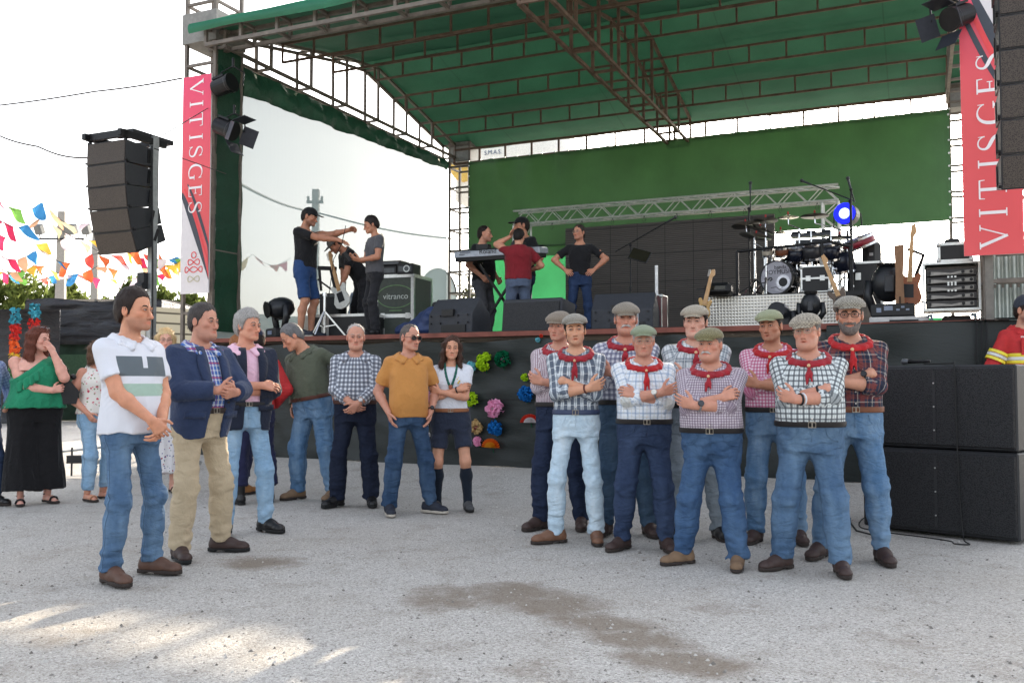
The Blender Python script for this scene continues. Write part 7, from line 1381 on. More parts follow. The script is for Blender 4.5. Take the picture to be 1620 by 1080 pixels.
for a_ in [(766, 573, 28, 'lime', None, 'lime green crepe paper flower right of the woman with the neckerchief'), (794, 568, 27, 'green', 'pink', 'dark green crepe flower with pale pink rim on the skirt'), (781, 646, 28, 'pink', 'white', 'big pale pink crepe flower on the skirt'), (783, 677, 24, 'blue', 'green', 'blue crepe flower under the pale pink one'), (777, 701, 24, 'orange', 'yellow', 'red and orange paper fan lowest on the skirt', 'fan'), (755, 698, 16, 'pink', 'green', 'small pink crepe flower by the shorts of the woman'), (668, 580, 24, 'teal', 'white', 'turquoise and white crepe flower behind the orange shirt'), (659, 571, 12, 'lime', None, 'small lime scrap of crepe behind the orange shirt'), (674, 628, 20, 'pink', 'white', 'pale pink crepe flower left of the folded arms of the woman'), (746, 580, 18, 'teal', 'green', 'pale turquoise crepe flower right of the woman shoulder'), (745, 632, 22, 'lime', 'green', 'green crepe flower right of the woman elbow'), (752, 675, 22, 'beige', 'magenta', 'beige and magenta crepe flower beside the shorts'), (672, 690, 16, 'white', None, 'white crepe flower left of the shorts'), (676, 664, 22, 'white', 'magenta', 'white and magenta crepe flower left of the belt'), (829, 597, 12, 'lime', None, 'lime crepe flower left of the striped shirt'), (831, 623, 24, 'blue', None, 'round blue crepe flower left of the striped shirt'), (838, 662, 22, 'red', 'white', 'red and white paper fan left of the striped shirt', 'fan'), (850, 537, 8, 'teal', None, 'tiny turquoise paper disc under the deck edge'), (855, 531, 6, 'red', None, 'tiny red paper disc under the deck edge')]:
    flower(*a_)
# ------------------------------------------------------------------ on the ground
t = thing('step_ladder', 'aluminium step ladder leaning behind the man in the olive shirt', 'ladder', gp(452, 716), R(-20)); b = MB(); hl_ = .95; b.bar((0, 0, 0), (-.32, .1, hl_), .04); b.bar((.0, .35, 0), (-.32, .42, hl_), .04); P('rail', b, ALU, t); b = MB(); [b.bar((-.32 * q, .1 * q, hl_ * q), (-.32 * q, .35 + .07 * q, hl_ * q), .05, .03) for q in (.28, .55, .82)]; P('rung', b, ALU, t); b = MB(); b.bar((-.5, 0, .02), (-.32, .1, hl_), .035); b.bar((-.05, .05, .26), (-.42, .05, .26), .03); P('rear_leg', b, ALU, t)
t = thing('low_trestle', 'low dark trestle with a thin rod standing on the gravel', 'trestle', gp(130, 752), R(8)); b = MB(); b.box((0, 0, .21), (.36, .10, .10)); P('beam', b, BLACK, t); [P('rod', MB().cyl((x_, 0, 0), (x_, 0, z_), .012), DARK, t) for x_, z_ in ((-.13, .36), (.15, .16))]; b = MB(); b.cyl((-.6, .1, .27), (.4, -.1, .38), .014); P('pipe', b, GALV, t)
# ------------------------------------------------------------------ the people
def spot(x, y, ytop, extra=.015):
    p = gp(x, y); return p, far(x, ytop, p.y).z - p.z - extra
def stspot(x, v, ytop, extra=.02):
    p = ST(at(x, 528, v)[0], v, DECK); return p, far(x, ytop, p.y).z - DECK - extra
def mixp(*a):
    d = {}
    for q in a: d.update(q)
    return d
RED = cloth_mat('red_kerchief', S8(150, 40, 50), .85, .2); RED2 = cloth_mat('bright_kerchief', S8(170, 38, 42), .85, .15)
SHB = simple('shoe_brown', S8(88, 62, 50), .55, bump=.2); SHD = simple('shoe_dark_brown', S8(62, 46, 42), .55, bump=.2); SHK = simple('shoe_black', S8(26, 25, 26), .35); SHT = simple('shoe_tan', S8(120, 96, 74), .75, bump=.2); SHC = simple('shoe_chestnut', S8(112, 78, 58), .5, bump=.2); SHN = simple('trainer_navy', S8(34, 38, 50), .7, bump=.2)
SOLEW = simple('sole_pale', S8(180, 172, 160), .7); SOLEB = simple('sole_black', S8(22, 22, 22), .7)
J = lambda n, a, b: denim_mat('denim_' + n, S8(*a), S8(*b))
J_MID = J('mid', (70, 94, 122), (114, 140, 164)); J_BLUE = J('blue', (54, 78, 110), (84, 110, 140)); J_DARK = J('dark', (44, 56, 80), (66, 80, 106)); J_INK = J('ink', (34, 42, 62), (48, 58, 80)); J_PALE = J('pale', (172, 192, 206), (206, 216, 222)); J_SKY = J('sky', (128, 160, 188), (166, 190, 208)); J_GREY = J('grey', (120, 130, 138), (150, 158, 164)); J_SLATE = J('slate', (58, 78, 100), (86, 106, 126)); J_WORN = J('worn', (78, 108, 140), (134, 158, 180))
TAN = S8(192, 142, 118); FAIR = S8(206, 160, 140); OLV = S8(178, 126, 100); RUDDY = S8(196, 142, 120)
def X(y1=.055, y2=.095, z1=1.205, z2=1.165, w1=.085, w2=-.10, c1=.55, c2=.45, tuck=1, **k):   # folded arms: the right forearm under the left one
    return dict(R=dict(w=(w1, 0, z1), y=y1 - .02 * tuck, pole=(-1, .0, -.8), d=(.9, .12, .34) if not tuck else (.78, .75, .12), n=(.05, .9, -.35), curl=c1), L=dict(w=(w2, 0, z2), y=y2, pole=(1, .0, -.8), d=(-.92, .16, .30), n=(-.1, .9, .3), curl=c2))
def Xm(*a, **k):                                                     # the same the other way round
    q = X(*a, **k); f = lambda d: mixp(d, dict(w=(-d['w'][0], 0, d['w'][2]), pole=(-d['pole'][0], d['pole'][1], d['pole'][2]), d=(-d['d'][0], d['d'][1], d['d'][2]), n=(-d['n'][0], d['n'][1], d['n'][2]))); return dict(R=f(q['L']), L=f(q['R']))
GRP = 'men in flat caps and red neckerchiefs'
def capman(x, y, ytop, label, cap, shirt, pants, shoe, yaw, **k):
    p, H = spot(x, y, ytop, .022); top = mixp(dict(mat=shirt, sleeve='rolled', hem=.985, collar=True, cw=.6, buttons=True, slen=.40), k.pop('top', {})); legs = mixp(dict(mat=pants, belt=S8(34, 30, 30)), k.pop('legs', {}))
    face = mixp(dict(hat=('flat', cap, k.pop('tilt', .06)), eo=.8, stubble=.25, age=1), k.pop('face', {})); ex = [scarf(k.pop('scarf', RED), **k.pop('knot', {}))] + k.pop('ex', [])
    return person(p, yaw=R(yaw), tres=.0085, H=H, label=label, group=GRP, top=top, legs=legs, shoe=dict(mat=shoe), face=face, hair=k.pop('hair', dict(name='grey', col=S8(118, 114, 112), front=.06, t=.008)), arms=k.pop('arms', X()), extra=ex, **k)
CB = [tweed_mat('cap_%d' % i, S8(*a), S8(*b), s_) for i, (a, b, s_) in enumerate([((104, 92, 80), (134, 122, 108), 140), ((112, 106, 96), (146, 140, 130), 120), ((98, 90, 80), (136, 126, 112), 140), ((118, 128, 104), (138, 146, 122), 260), ((130, 122, 106), (164, 154, 138), 120), ((88, 84, 58), (126, 118, 86), 95), ((128, 132, 102), (148, 152, 122), 260), ((92, 84, 74), (164, 154, 138), 75), ((82, 78, 70), (152, 146, 134), 85)])]
W_ = S8(218, 218, 220)
PL = dict(
    maroon=plaid_mat('shirt_maroon_stripe', S8(208, 198, 204), [(0, .016, .45, 0, S8(110, 70, 84), .8), (1, .016, .35, 0, S8(150, 120, 130), .35)]),
    navystripe=plaid_mat('shirt_navy_stripe', S8(206, 212, 216), [(0, .062, .52, 0, S8(48, 62, 84), .92), (0, .062, .10, .5, S8(74, 90, 112), .7), (1, .058, .45, .2, S8(66, 78, 98), .42), (1, .058, .06, .75, S8(235, 238, 240), .6)]),
    gingham=plaid_mat('shirt_navy_gingham', S8(214, 216, 224), [(0, .040, .5, 0, S8(52, 60, 104), .62), (1, .040, .5, 0, S8(52, 60, 104), .62)], .05),
    whitegrid=plaid_mat('shirt_white_grid', S8(222, 226, 232), [(0, .056, .20, 0, S8(128, 150, 178), .65), (1, .056, .20, 0, S8(128, 150, 178), .65), (0, .056, .06, .5, S8(190, 186, 170), .6), (1, .056, .06, .5, S8(190, 186, 170), .6)]),
    slate=plaid_mat('shirt_slate_plaid', S8(208, 214, 216), [(0, .078, .44, 0, S8(66, 84, 100), .58), (1, .078, .44, 0, S8(66, 84, 100), .58), (0, .078, .06, .0, S8(225, 228, 228), .7), (1, .078, .06, .0, S8(225, 228, 228), .7), (0, .078, .05, .5, S8(90, 104, 110), .6)]),
    mauve=plaid_mat('shirt_mauve_check', S8(206, 196, 204), [(0, .0165, .5, 0, S8(92, 70, 92), .6), (1, .0165, .5, 0, S8(92, 70, 92), .6)], .1),
    pink=plaid_mat('shirt_pink_gingham', S8(226, 206, 218), [(0, .024, .5, 0, S8(178, 44, 104), .66), (1, .024, .5, 0, S8(178, 44, 104), .66)], .06),
    bw=plaid_mat('shirt_bw_check', S8(214, 220, 220), [(0, .034, .34, 0, S8(38, 44, 56), .78), (1, .034, .34, 0, S8(38, 44, 56), .78), (0, .034, .07, .5, S8(120, 126, 132), .6)]),
    dark=plaid_mat('shirt_dark_plaid', S8(50, 54, 72), [(0, .105, .30, 0, S8(120, 58, 52), .75), (1, .105, .30, 0, S8(120, 58, 52), .6), (0, .105, .06, .33, S8(176, 168, 158), .75), (1, .105, .06, .33, S8(176, 168, 158), .6), (0, .105, .05, .67, S8(150, 100, 80), .6), (1, .105, .05, .67, S8(150, 100, 80), .5), (0, .105, .14, .5, S8(30, 34, 48), .6), (1, .105, .14, .5, S8(30, 34, 48), .5)]),
    navy2=plaid_mat('shirt_navy_check', S8(214, 218, 226), [(0, .042, .54, 0, S8(30, 38, 62), .68), (1, .042, .54, 0, S8(30, 38, 62), .68)], .05),
    bluered=plaid_mat('shirt_blue_red_plaid', S8(84, 120, 186), [(0, .034, .26, 0, W_, .85), (1, .034, .26, 0, W_, .85), (1, .102, .12, .5, S8(190, 60, 70), .8), (0, .102, .10, .5, S8(190, 60, 70), .5), (0, .034, .3, .5, S8(52, 84, 160), .5)]),
    sky=plaid_mat('shirt_sky_check', S8(150, 170, 205), [(0, .03, .4, 0, S8(70, 90, 150), .5), (1, .03, .4, 0, S8(70, 90, 150), .5)]),
)
steel_w = simple('watch_steel', S8(160, 160, 162), .3, .9); bandk = simple('band_black', S8(22, 22, 24), .6); bandw = simple('band_white', S8(215, 215, 218), .6); bandb = simple('band_brown', S8(92, 48, 40), .7)
# --- back row first
capman(886, 836, 488, 'man in a beige flat cap and thin maroon striped shirt, leftmost cap wearer', CB[0], PL['maroon'], J_INK, SHD, -12, tilt=0.16, seed=1, g=1.05, belly=.03, skin=RUDDY, face=dict(w=1.04, jaw=1.05, open=.6), head=(R(-14), 0, R(3)), feet=((-.16, -.04, 30), (.17, .06, 6)), arms=X(z1=1.20, z2=1.16), torso=(0, R(-1), 0))
capman(992, 846, 474, 'tall man with a white moustache in a navy gingham shirt and brown flat cap', CB[2], PL['gingham'], J_SLATE, SHD, -8, tilt=0.22, seed=3, g=1.15, belly=.05, skin=RUDDY, face=dict(moustache=S8(178, 172, 168), w=1.08, jaw=1.12, brow=S8(110, 100, 92), chin2=.004), head=(R(2), R(-3), 0), feet=((-.17, 0, 20), (.17, .04, 15)), arms=X(z1=1.235, z2=1.20), ex=[watch(1, bandk, S8(20, 22, 26), .86)], knot=dict(tail=.09, dx=-.005))
capman(1104, 852, 478, 'round faced young man in a slate and white plaid shirt and light grey trousers', CB[4], PL['slate'], J_GREY, SHK, -8, tilt=0.08, seed=5, g=1.18, belly=.05, skin=FAIR, hair=dict(name='dark', col=S8(42, 32, 28), front=.06, t=.012, nape=-.085), face=dict(w=1.10, jaw=1.10, chin2=.006, stubble=.1, brow=S8(50, 38, 32)), head=(R(-14), 0, 0), feet=((-.15, 0, 15), (.16, .02, 15)), arms=X(z1=1.235, z2=1.19), ex=[watch(1, steel_w, S8(40, 42, 46), .86)])
capman(1226, 858, 485, 'tanned man in a plain olive green flat cap and pink gingham shirt', CB[6], PL['pink'], J_WORN, SHD, -16, tilt=0.04, seed=7, g=1.09, belly=.05, skin=OLV, hair=dict(name='dark2', col=S8(50, 42, 38), front=.06, t=.007), face=dict(w=1.02, open=.5, stubble=.4), head=(R(-18), 0, R(-3)), feet=((-.14, 0, 20), (.17, .08, 12)), arms=X(z1=1.22, z2=1.17), scarf=RED2, knot=dict(tail=.12, dx=-.02))
capman(1350, 886, 463, 'bearded man with thick glasses in a dark navy and rust plaid shirt', CB[8], PL['dark'], J_WORN, SHD, -10, tilt=0.02, seed=9, g=1.08, belly=.03, skin=TAN, hair=dict(name='dark3', col=S8(60, 54, 50), front=.06, t=.006), face=dict(glasses='thick', beard=S8(98, 90, 86), brow=S8(40, 34, 32), w=1.02), head=(R(-10), R(2), 0), feet=((-.20, .10, 30), (.18, -.02, 5)), arms=X(z1=1.215, z2=1.16), scarf=RED2, legs=dict(belt=S8(110, 66, 44), cuff=.052), ex=[watch(-1, bandk, S8(25, 25, 28), .88)], knot=dict(tail=.15))
# --- front row
capman(912, 858, 492, 'young man in bleached pale jeans and a navy striped shirt with a grey flat cap', CB[1], PL['navystripe'], J_PALE, SHC, -6, tilt=0.0, seed=2, g=.99, belly=.0, skin=S8(206, 154, 124), hair=dict(name='black', col=S8(34, 28, 26), front=.06, t=.010), face=dict(w=.96, jaw=.94, stubble=.5, open=.75, brow=S8(36, 28, 26), red=.3, eo=1.0), head=(R(2), R(-2), R(-3)), feet=((-.155, -.01, 62), (.15, .03, 4)), arms=Xm(z1=1.22, z2=1.165), legs=dict(belt=S8(52, 62, 90), w=.86, cuff=.058), ex=[watch(-1, bandb, None, .9)], knot=dict(tail=.15, dx=-.005), shw=.98)
capman(1020, 868, 509, 'older man with glasses in a white checked shirt and plain sage green cap', CB[3], PL['whitegrid'], J_DARK, SHD, -2, tilt=-0.02, seed=4, g=1.14, belly=.06, skin=RUDDY, hair=dict(name='white', col=S8(175, 172, 170), front=.06, t=.005), face=dict(glasses='thin', w=1.04, jaw=1.04, brow=S8(150, 144, 138)), head=(R(-6), R(3), 0), feet=((-.16, .0, 40), (.15, -.03, 8)), arms=Xm(z1=1.185, z2=1.205, y1=.05, y2=.10, c1=.5, c2=.12, tuck=0), scarf=RED2, knot=dict(tail=.17, dx=.005), ex=[watch(-1, steel_w, S8(210, 208, 200), .84)])
capman(1128, 894, 513, 'short grey moustached man in a mauve micro check shirt and blue jeans', CB[5], PL['mauve'], J_BLUE, SHT, -16, tilt=0.14, seed=6, g=1.18, belly=.085, skin=RUDDY, hair=dict(name='grey2', col=S8(130, 124, 120), front=.06, t=.006), face=dict(moustache=S8(165, 158, 152), w=1.08, jaw=1.10, chin2=.008, red=1.0, brow=S8(140, 130, 122)), head=(R(-16), R(-2), 0), feet=((-.19, .02, 50), (.16, -.03, -2)), arms=X(z1=1.22, z2=1.165, c2=.2, tuck=0), legs=dict(cuff=.074, wr=1.2), ex=[watch(1, steel_w, S8(60, 62, 66), .86)], knot=dict(tail=.10))
capman(1284, 902, 490, 'stout man with thin glasses in a black and white checked shirt and tweed cap', CB[7], PL['bw'], J_MID, SHD, -14, tilt=0.18, seed=8, g=1.18, belly=.085, skin=RUDDY, hair=dict(name='grey3', col=S8(112, 108, 106), front=.06, t=.009), face=dict(glasses='thin', w=1.08, jaw=1.10, chin2=.006, brow=S8(96, 88, 84), open=.6), head=(R(-18), R(-1), R(-3)), feet=((-.18, .02, 48), (.17, -.05, 6)), arms=X(z1=1.215, z2=1.15), legs=dict(cuff=.068), ex=[watch(1, bandw, None, .80), watch(1, bandk, None, .88), watch(-1, bandk, None, .84)], knot=dict(tail=.12))
# --- the guests on the left
POLO = N('polo_stripes'); _o = POLO.uv(); _sx = POLO.n('SeparateXYZ'); POLO.put(_sx.inputs[0], _o); _so = POLO.n('SeparateXYZ'); POLO.put(_so.inputs[0], POLO.obj()); band = lambda lo, hi: POLO.math('MULTIPLY', POLO.math('MULTIPLY', POLO.math('GREATER_THAN', _so.outputs[2], lo), POLO.math('LESS_THAN', _so.outputs[2], hi)), POLO.math('LESS_THAN', POLO.math('ABSOLUTE', _so.outputs[0]), .163))
p1, H1 = spot(204, 914, 457, .012); s1 = H1 / 1.75
front_ = POLO.math('MULTIPLY', band(1.225 * s1, 1.345 * s1), POLO.math('SUBTRACT', 1.0, POLO.math('MULTIPLY', POLO.math('LESS_THAN', POLO.math('ABSOLUTE', _so.outputs[0]), .016), POLO.math('GREATER_THAN', _so.outputs[2], 1.275 * s1))))
_c1 = POLO.mix(front_, S8(212, 213, 220), S8(96, 104, 110)); _c1 = POLO.mix(band(1.105 * s1, 1.18 * s1), _c1, S8(158, 182, 168)); POLO.put(_sx.inputs[0], _o); _ob = POLO.obj(); POLO = POLO.done(POLO.bsdf(_c1, .85, 0, POLO.bump(POLO.math('ADD', POLO.noise(340, 2, .5, _ob), POLO.math('MULTIPLY', POLO.noise(24, 3, .6, _ob), 1.5)), .3, .004), .2, .1))
def clasp(side_in=.05, z=.92, out=.16, flip=1):
    return dict(R=dict(w=(-.045, 0, z + .02), y=out - .03, pole=(-1, .55, -.3), d=(.55, -.25, -.75), n=(.6, .75, 0), curl=.5), L=dict(w=(.055, 0, z - .005), y=out - .06, pole=(1, .55, -.3), d=(-.55, -.22, -.75), n=(-.6, .75, 0), curl=.55))
person(p1, yaw=R(58), H=H1, label='dark haired man in a white polo shirt with grey and mint chest bands', seed=11, tres=.0075, g=.96, belly=.02, skin=S8(204, 146, 116), torso=(0, R(-3), 0), head=(R(18), R(2), 0), feet=((-.15, -.03, 6), (.17, .02, 20)),
       arms=clasp(), top=dict(name='polo_shirt', mat=POLO, sleeve='short', hem=.865, grow=.022, collar=True, flare=.02, collar_mat=cloth_mat('white_collar', S8(214, 215, 222))), legs=dict(mat=J_MID, cuff=.056, w=.90), shoe=dict(mat=SHB), hair=dict(name='dark', col=S8(42, 32, 28), front=.082, t=.014, lift=.005), face=dict(stubble=.75, brow=S8(40, 30, 26), w=.98, size=1.06))
p, H = spot(314, 878, 477, .012); sj = H / 1.75
person(p, yaw=R(50), H=H, label='stout man in a navy blue blazer over a blue and red plaid shirt', seed=12, tres=.0085, g=1.05, belly=.07, skin=RUDDY, torso=(0, R(-2), 0), head=(R(18), R(3), 0), feet=((-.17, -.03, 15), (.19, .03, 38)),
       arms=dict(R=dict(w=(-.05, 0, 1.12), y=.10, pole=(-1, .5, -.6), d=(.9, -.25, .05), n=(0, .8, .5), curl=.75), L=dict(w=(.09, 0, 1.105), y=.11, pole=(1, .5, -.6), d=(-.9, -.25, -.1), n=(0, .8, .5), curl=.8)),
       under=dict(mat=PL['bluered'], sleeve='none', hem=.97, collar=True), top=dict(name='blazer', mat=cloth_mat('blazer_blue', S8(46, 58, 86), .8, .1, fs=.35), sleeve='long', hem=.80, grow=.026, open=(.052, .055, 1.06 * sj, .015), lapel=True, fold=.0055, cuff=False, ag=.006, nslope=.45), legs=dict(mat=cloth_mat('chino_beige', S8(184, 166, 138), .85, .08), belt=S8(50, 40, 36), w=1.0, cuff=.066, detail=False), shoe=dict(mat=SHD, sole=SOLEB),
       hair=dict(name='greydark', col=S8(66, 60, 58), front=.080, t=.010, lift=.003), face=dict(age=1, w=1.06, jaw=1.1, chin2=.010, brow=S8(60, 52, 48), stubble=.35))
p, H = spot(386, 842, 486, .02); sj = H / 1.75
person(p, yaw=R(26), H=H, label='silver haired man in a dark blazer and pink shirt with pale jeans', seed=13, g=1.03, belly=.02, skin=S8(206, 146, 120), torso=(0, R(-4), R(0)), head=(R(34), R(2), 0), feet=((-.15, -.04, 20), (.17, .0, 30)),
       arms=dict(R=dict(w=(.085, 0, 1.125), y=.085, pole=(-1, .2, -.8), d=(.95, .1, -.1), n=(.05, .8, -.5), curl=.3), L=dict(w=(-.03, 0, 1.075), y=.05, pole=(1, .25, -.8), d=(-.95, .1, .05), n=(0, .9, .2), curl=.4)),
       under=dict(mat=cloth_mat('shirt_pink', S8(232, 188, 206), .85, .05), sleeve='none', hem=.97, collar=True), top=dict(name='blazer', mat=cloth_mat('blazer_dark', S8(34, 40, 56), .85, .12, fs=.35), sleeve='long', hem=.79, grow=.024, open=(.055, .05, 1.10 * sj, .03), lapel=True, fold=.006, ag=.005, cuff=False, nslope=.45), legs=dict(mat=J_SKY, belt=S8(28, 26, 28), w=.87, cuff=.056), shoe=dict(mat=SHK, sole=SOLEB),
       hair=dict(name='silver', col=S8(150, 146, 142), front=.066, t=.020, nape=-.115, lift=.006), face=dict(age=1, w=.97, brow=S8(110, 104, 98), nose=1.1))
p, H = spot(494, 790, 508, .012)
person(p, yaw=R(-22), H=H + .03, label='man in an olive shirt bending his grey head down towards his neighbour', seed=14, g=1.12, belly=.05, skin=S8(204, 146, 118), torso=(R(-6), R(8), R(8) * -1), head=(R(-34), R(22), R(-4)), headfwd=.03, feet=((-.17, .0, 18), (.22, .05, 8)),
       arms=dict(R=dict(w=(-.27, .02, .92), pole=(-.6, 1, 0), curl=.4), L=dict(w=(.22, .10, .98), pole=(.8, 1, 0), curl=.4)), top=dict(mat=cloth_mat('shirt_olive', S8(84, 88, 74), .85, .1, fs=.4), sleeve='long', hem=.99, collar=True, grow=.016, fold=.0055), legs=dict(mat=J_WORN, belt=S8(84, 48, 38), w=1.04, cuff=.062), shoe=dict(mat=SHT), hair=dict(name='grey4', col=S8(108, 106, 106), front=.095, t=.010, nape=-.085), face=dict(w=1.04, brow=S8(90, 84, 80), jaw=1.05))
p, H = spot(561, 800, 511, .008)
person(p, yaw=R(4), H=H, label='balding older man in a navy and white checked shirt with hands clasped', seed=15, g=1.06, belly=.06, skin=RUDDY, head=(R(6), R(1), 0), feet=((-.17, .0, 35), (.16, .03, 10)), arms=dict(R=dict(w=(-.02, 0, .985), y=.07, pole=(-1, .5, -.3), d=(.75, -.1, -.62), n=(.5, .85, .1), curl=.5), L=dict(w=(.05, 0, .97), y=.10, pole=(1, .5, -.3), d=(-.7, -.1, -.65), n=(-.5, .85, .1), curl=.5)),
       top=dict(mat=PL['navy2'], sleeve='rolled', slen=.75, hem=.985, collar=True, buttons=True, neck=.0, cx=.4), legs=dict(mat=J('midnight', (28, 34, 50), (40, 46, 62)), belt=S8(70, 42, 34), cuff=.072), shoe=dict(mat=SHK, sole=SOLEB), hair=dict(name='white2', col=S8(172, 164, 158), front=.112, t=.004, nape=-.07, temple=.0), face=dict(age=1, w=1.08, jaw=1.08, chin2=.006, brow=S8(150, 140, 130), red=.9), extra=[watch(1, steel_w, S8(200, 200, 200), .88)])
p, H = spot(645, 812, 511, .008)
person(p, yaw=R(16), H=H, label='man in sunglasses and a mustard orange polo shirt with hands in his pockets', seed=16, g=.95, belly=.045, skin=RUDDY, torso=(0, R(-2), 0), head=(R(26), R(4), 0), feet=((-.17, .0, 2), (.21, .03, 42)), arms=dict(R=dict(w=(-.195, -.08, .925), pole=(-.7, 1, 0), d=(.25, -.2, -.95), n=(.9, 0, .2), curl=.3), L=dict(w=(.195, -.08, .925), pole=(.7, 1, 0), d=(-.25, -.2, -.95), n=(-.9, 0, .2), curl=.3)),
       top=dict(name='polo_shirt', mat=cloth_mat('polo_mustard', S8(190, 132, 72), .85, .06, fs=.28), sleeve='short', slen=.74, hem=.875, grow=.015, collar=True, flare=.008), legs=dict(mat=J('deep', (46, 66, 92), (78, 100, 126)), cuff=.060), shoe=dict(kind='trainer', mat=SHN, sole=SOLEW), hair=dict(name='crop', col=S8(92, 84, 80), front=.070, t=.003, temple=-.02), face=dict(glasses='sun', w=1.02, jaw=1.06, red=1.0), extra=[watch(1, bandk, S8(30, 30, 34), .92)])
def scout_bits(c):
    s, tt, lf = c['s'], c['tt'], c['lf']; mb = MB(); pts = []
    gg = G(tt((-.14, -.26, 1.10)), tt((.14, .12, 1.52)), .005)
    for q in (-1, 1):
        pr = None
        for i in range(8):
            f = i / 7; z = (1.455 - .24 * f); x = q * (.062 - .056 * f + .012 * math.sin(f * 3.1)); y = lf.front(z * s, x * s, .006 * s) - .008 * s if z < 1.40 else lf.front(1.40 * s, x * s, .006) + (z - 1.40) * .9 * s
            p_ = tt((x * s, y, z * s))
            if pr is not None: gg.cone(pr, p_, .0115 * s, .0115 * s, .006)
            pr = p_
    e = tt((.004, lf.front(1.13 * s, 0, .02) - .012, 1.135 * s)); gg.cone(pr, e, .016 * s, .010 * s, .01); np_obj('neckerchief', [gg.mesh()], cloth_mat('scout_green', S8(34, 92, 80), .8), c['root'])
    b = MB(); b.bbox(tt((0, lf.front(1.215 * s, 0, .006) - .022, 1.215 * s)), (.036, .022, .036), .006); P('woggle', b, simple('leather_woggle', S8(150, 82, 52), .5), c['root'])
    b = MB(); [b.ball(tt(((.075 + .012 * math.sin(k * 2.1)) * s, lf.front((1.27 + .016 * k) * s, .08 * s, .006 * s) - .006, (1.255 + .016 * k) * s)), .011 * s, 8, 5) for k in range(4)]; P('embroidery', b, simple('embroidery_gold', S8(206, 176, 80), .8), c['root'])
    for sd_ in (-1, 1):                       # knee socks
        hj, kn, an, toe = c['LG'][sd_]; g2 = G(np.minimum(kn, an) - .11, np.maximum(kn, an) + .11, .008); t0 = kn + (an - kn) * .16; md = kn + (an - kn) * .36 + np.array([0, .022, 0]) * s; g2.cone(t0, md, .055 * s, .0585 * s, .02, 0); g2.cone(md, an + [0, 0, .02], .058 * s, .041 * s, .03, 0); g2.cone(an + [0, 0, .03], an - [0, 0, .03], .040 * s, .042 * s, .02); up = norm(kn - an)
        X_, Y_, Z_ = g2.ev((slice(None),) * 3); g2.f = np.maximum(g2.f, ((X_ - t0[0]) * up[0] + (Y_ - t0[1]) * up[1] + (Z_ - t0[2]) * up[2])).astype(np.float32); np_obj('knee_sock', [g2.mesh()], cloth_mat('sock_navy', S8(28, 36, 48), .9), c['root'])
    b = MB(); b.ball(tt((-.20 * s, .02, .90 * s)), (.03, .05, .10), 10, 8); P('belt_pouch', b, simple('pouch_dark', S8(52, 50, 52), .8), c['root'], True)
p, H = spot(713, 806, 528, .012)
person(p, yaw=R(2), H=H, fem=True, label='woman in a white T-shirt with a green neckerchief, navy shorts and knee socks', seed=17, g=1.0, skin=S8(206, 150, 122), head=(R(4), R(0), R(4)), feet=((-.13, .02, 10), (.16, -.02, 12)), arms=X(y1=.05, y2=.085, z1=1.19, z2=1.165, w1=.08, w2=-.10, tuck=0), top=dict(mat=cloth_mat('tee_white', S8(214, 215, 222), .85, .05), name='t_shirt', sleeve='short', slen=.55, hem=.985, grow=.014, fold=.007, ag=.006), legs=dict(kind='shorts', name='shorts', mat=cloth_mat('shorts_navy', S8(44, 50, 66), .85, .12), belt=S8(140, 88, 56), cut=.30), body_legs=True, shoe=dict(kind='trainer', mat=simple('trainer_grey', S8(70, 70, 72), .7, bump=.3), sole=SOLEB, lace=simple('lace_pale', S8(150, 150, 150), .8)),
       hair=dict(name='brownlong', col=S8(68, 44, 34), front=.075, t=.011, long=.225, part=0, temple=-.05), face=dict(w=.95, jaw=.9, brow=S8(66, 46, 38), red=.4), extra=[scout_bits, watch(-1, bandk, None, .92)])
# women and others at the far left
def blouse_bits(c):
    s, tt, lf = c['s'], c['tt'], c['lf']; gg = G(tt((-.26, -.34, 1.05)), tt((.28, .2, 1.55)), .0075)
    for i in range(22):
        f = i / 21; x = (.17 - .36 * f) * s; z = (1.44 - .26 * f) * s; zz = min(z, 1.38 * s); a_, b_, c_ = lf.at(zz); xx = max(-a_ * .93, min(a_ * .93, x)); p_ = tt((xx, lf.front(zz, xx, .012) - .012 - .012 * math.sin(i * 2.2), z - .02 * s)); gg.cone(p_, p_ + np.array([0, -.012, -.07 * s]), .016, .014 + .006 * math.sin(i * 2.2 + 1), .014)
    np_obj('frill', [gg.mesh()], cloth_mat('blouse_green', S8(34, 128, 92), .7, .12), c['root'])
    b = MB(); 
    for q in (-1, 1): b.ribbon([(q * (.034 + .022 * math.cos(a_)), .017 * math.sin(a_)) for a_ in [2 * math.pi * i / 14 for i in range(14)]], .006, -.002, .002, True)
    b.v = [tuple(c['hp']((x, -.075 + .03 - z * .9, .128 + z * .35 + y))) for x, y, z in b.v]; P('sunglasses', b, simple('glasses_grey', S8(150, 150, 158), .3, .4), c['root'])
p, H = spot(52, 796, 514, .01)
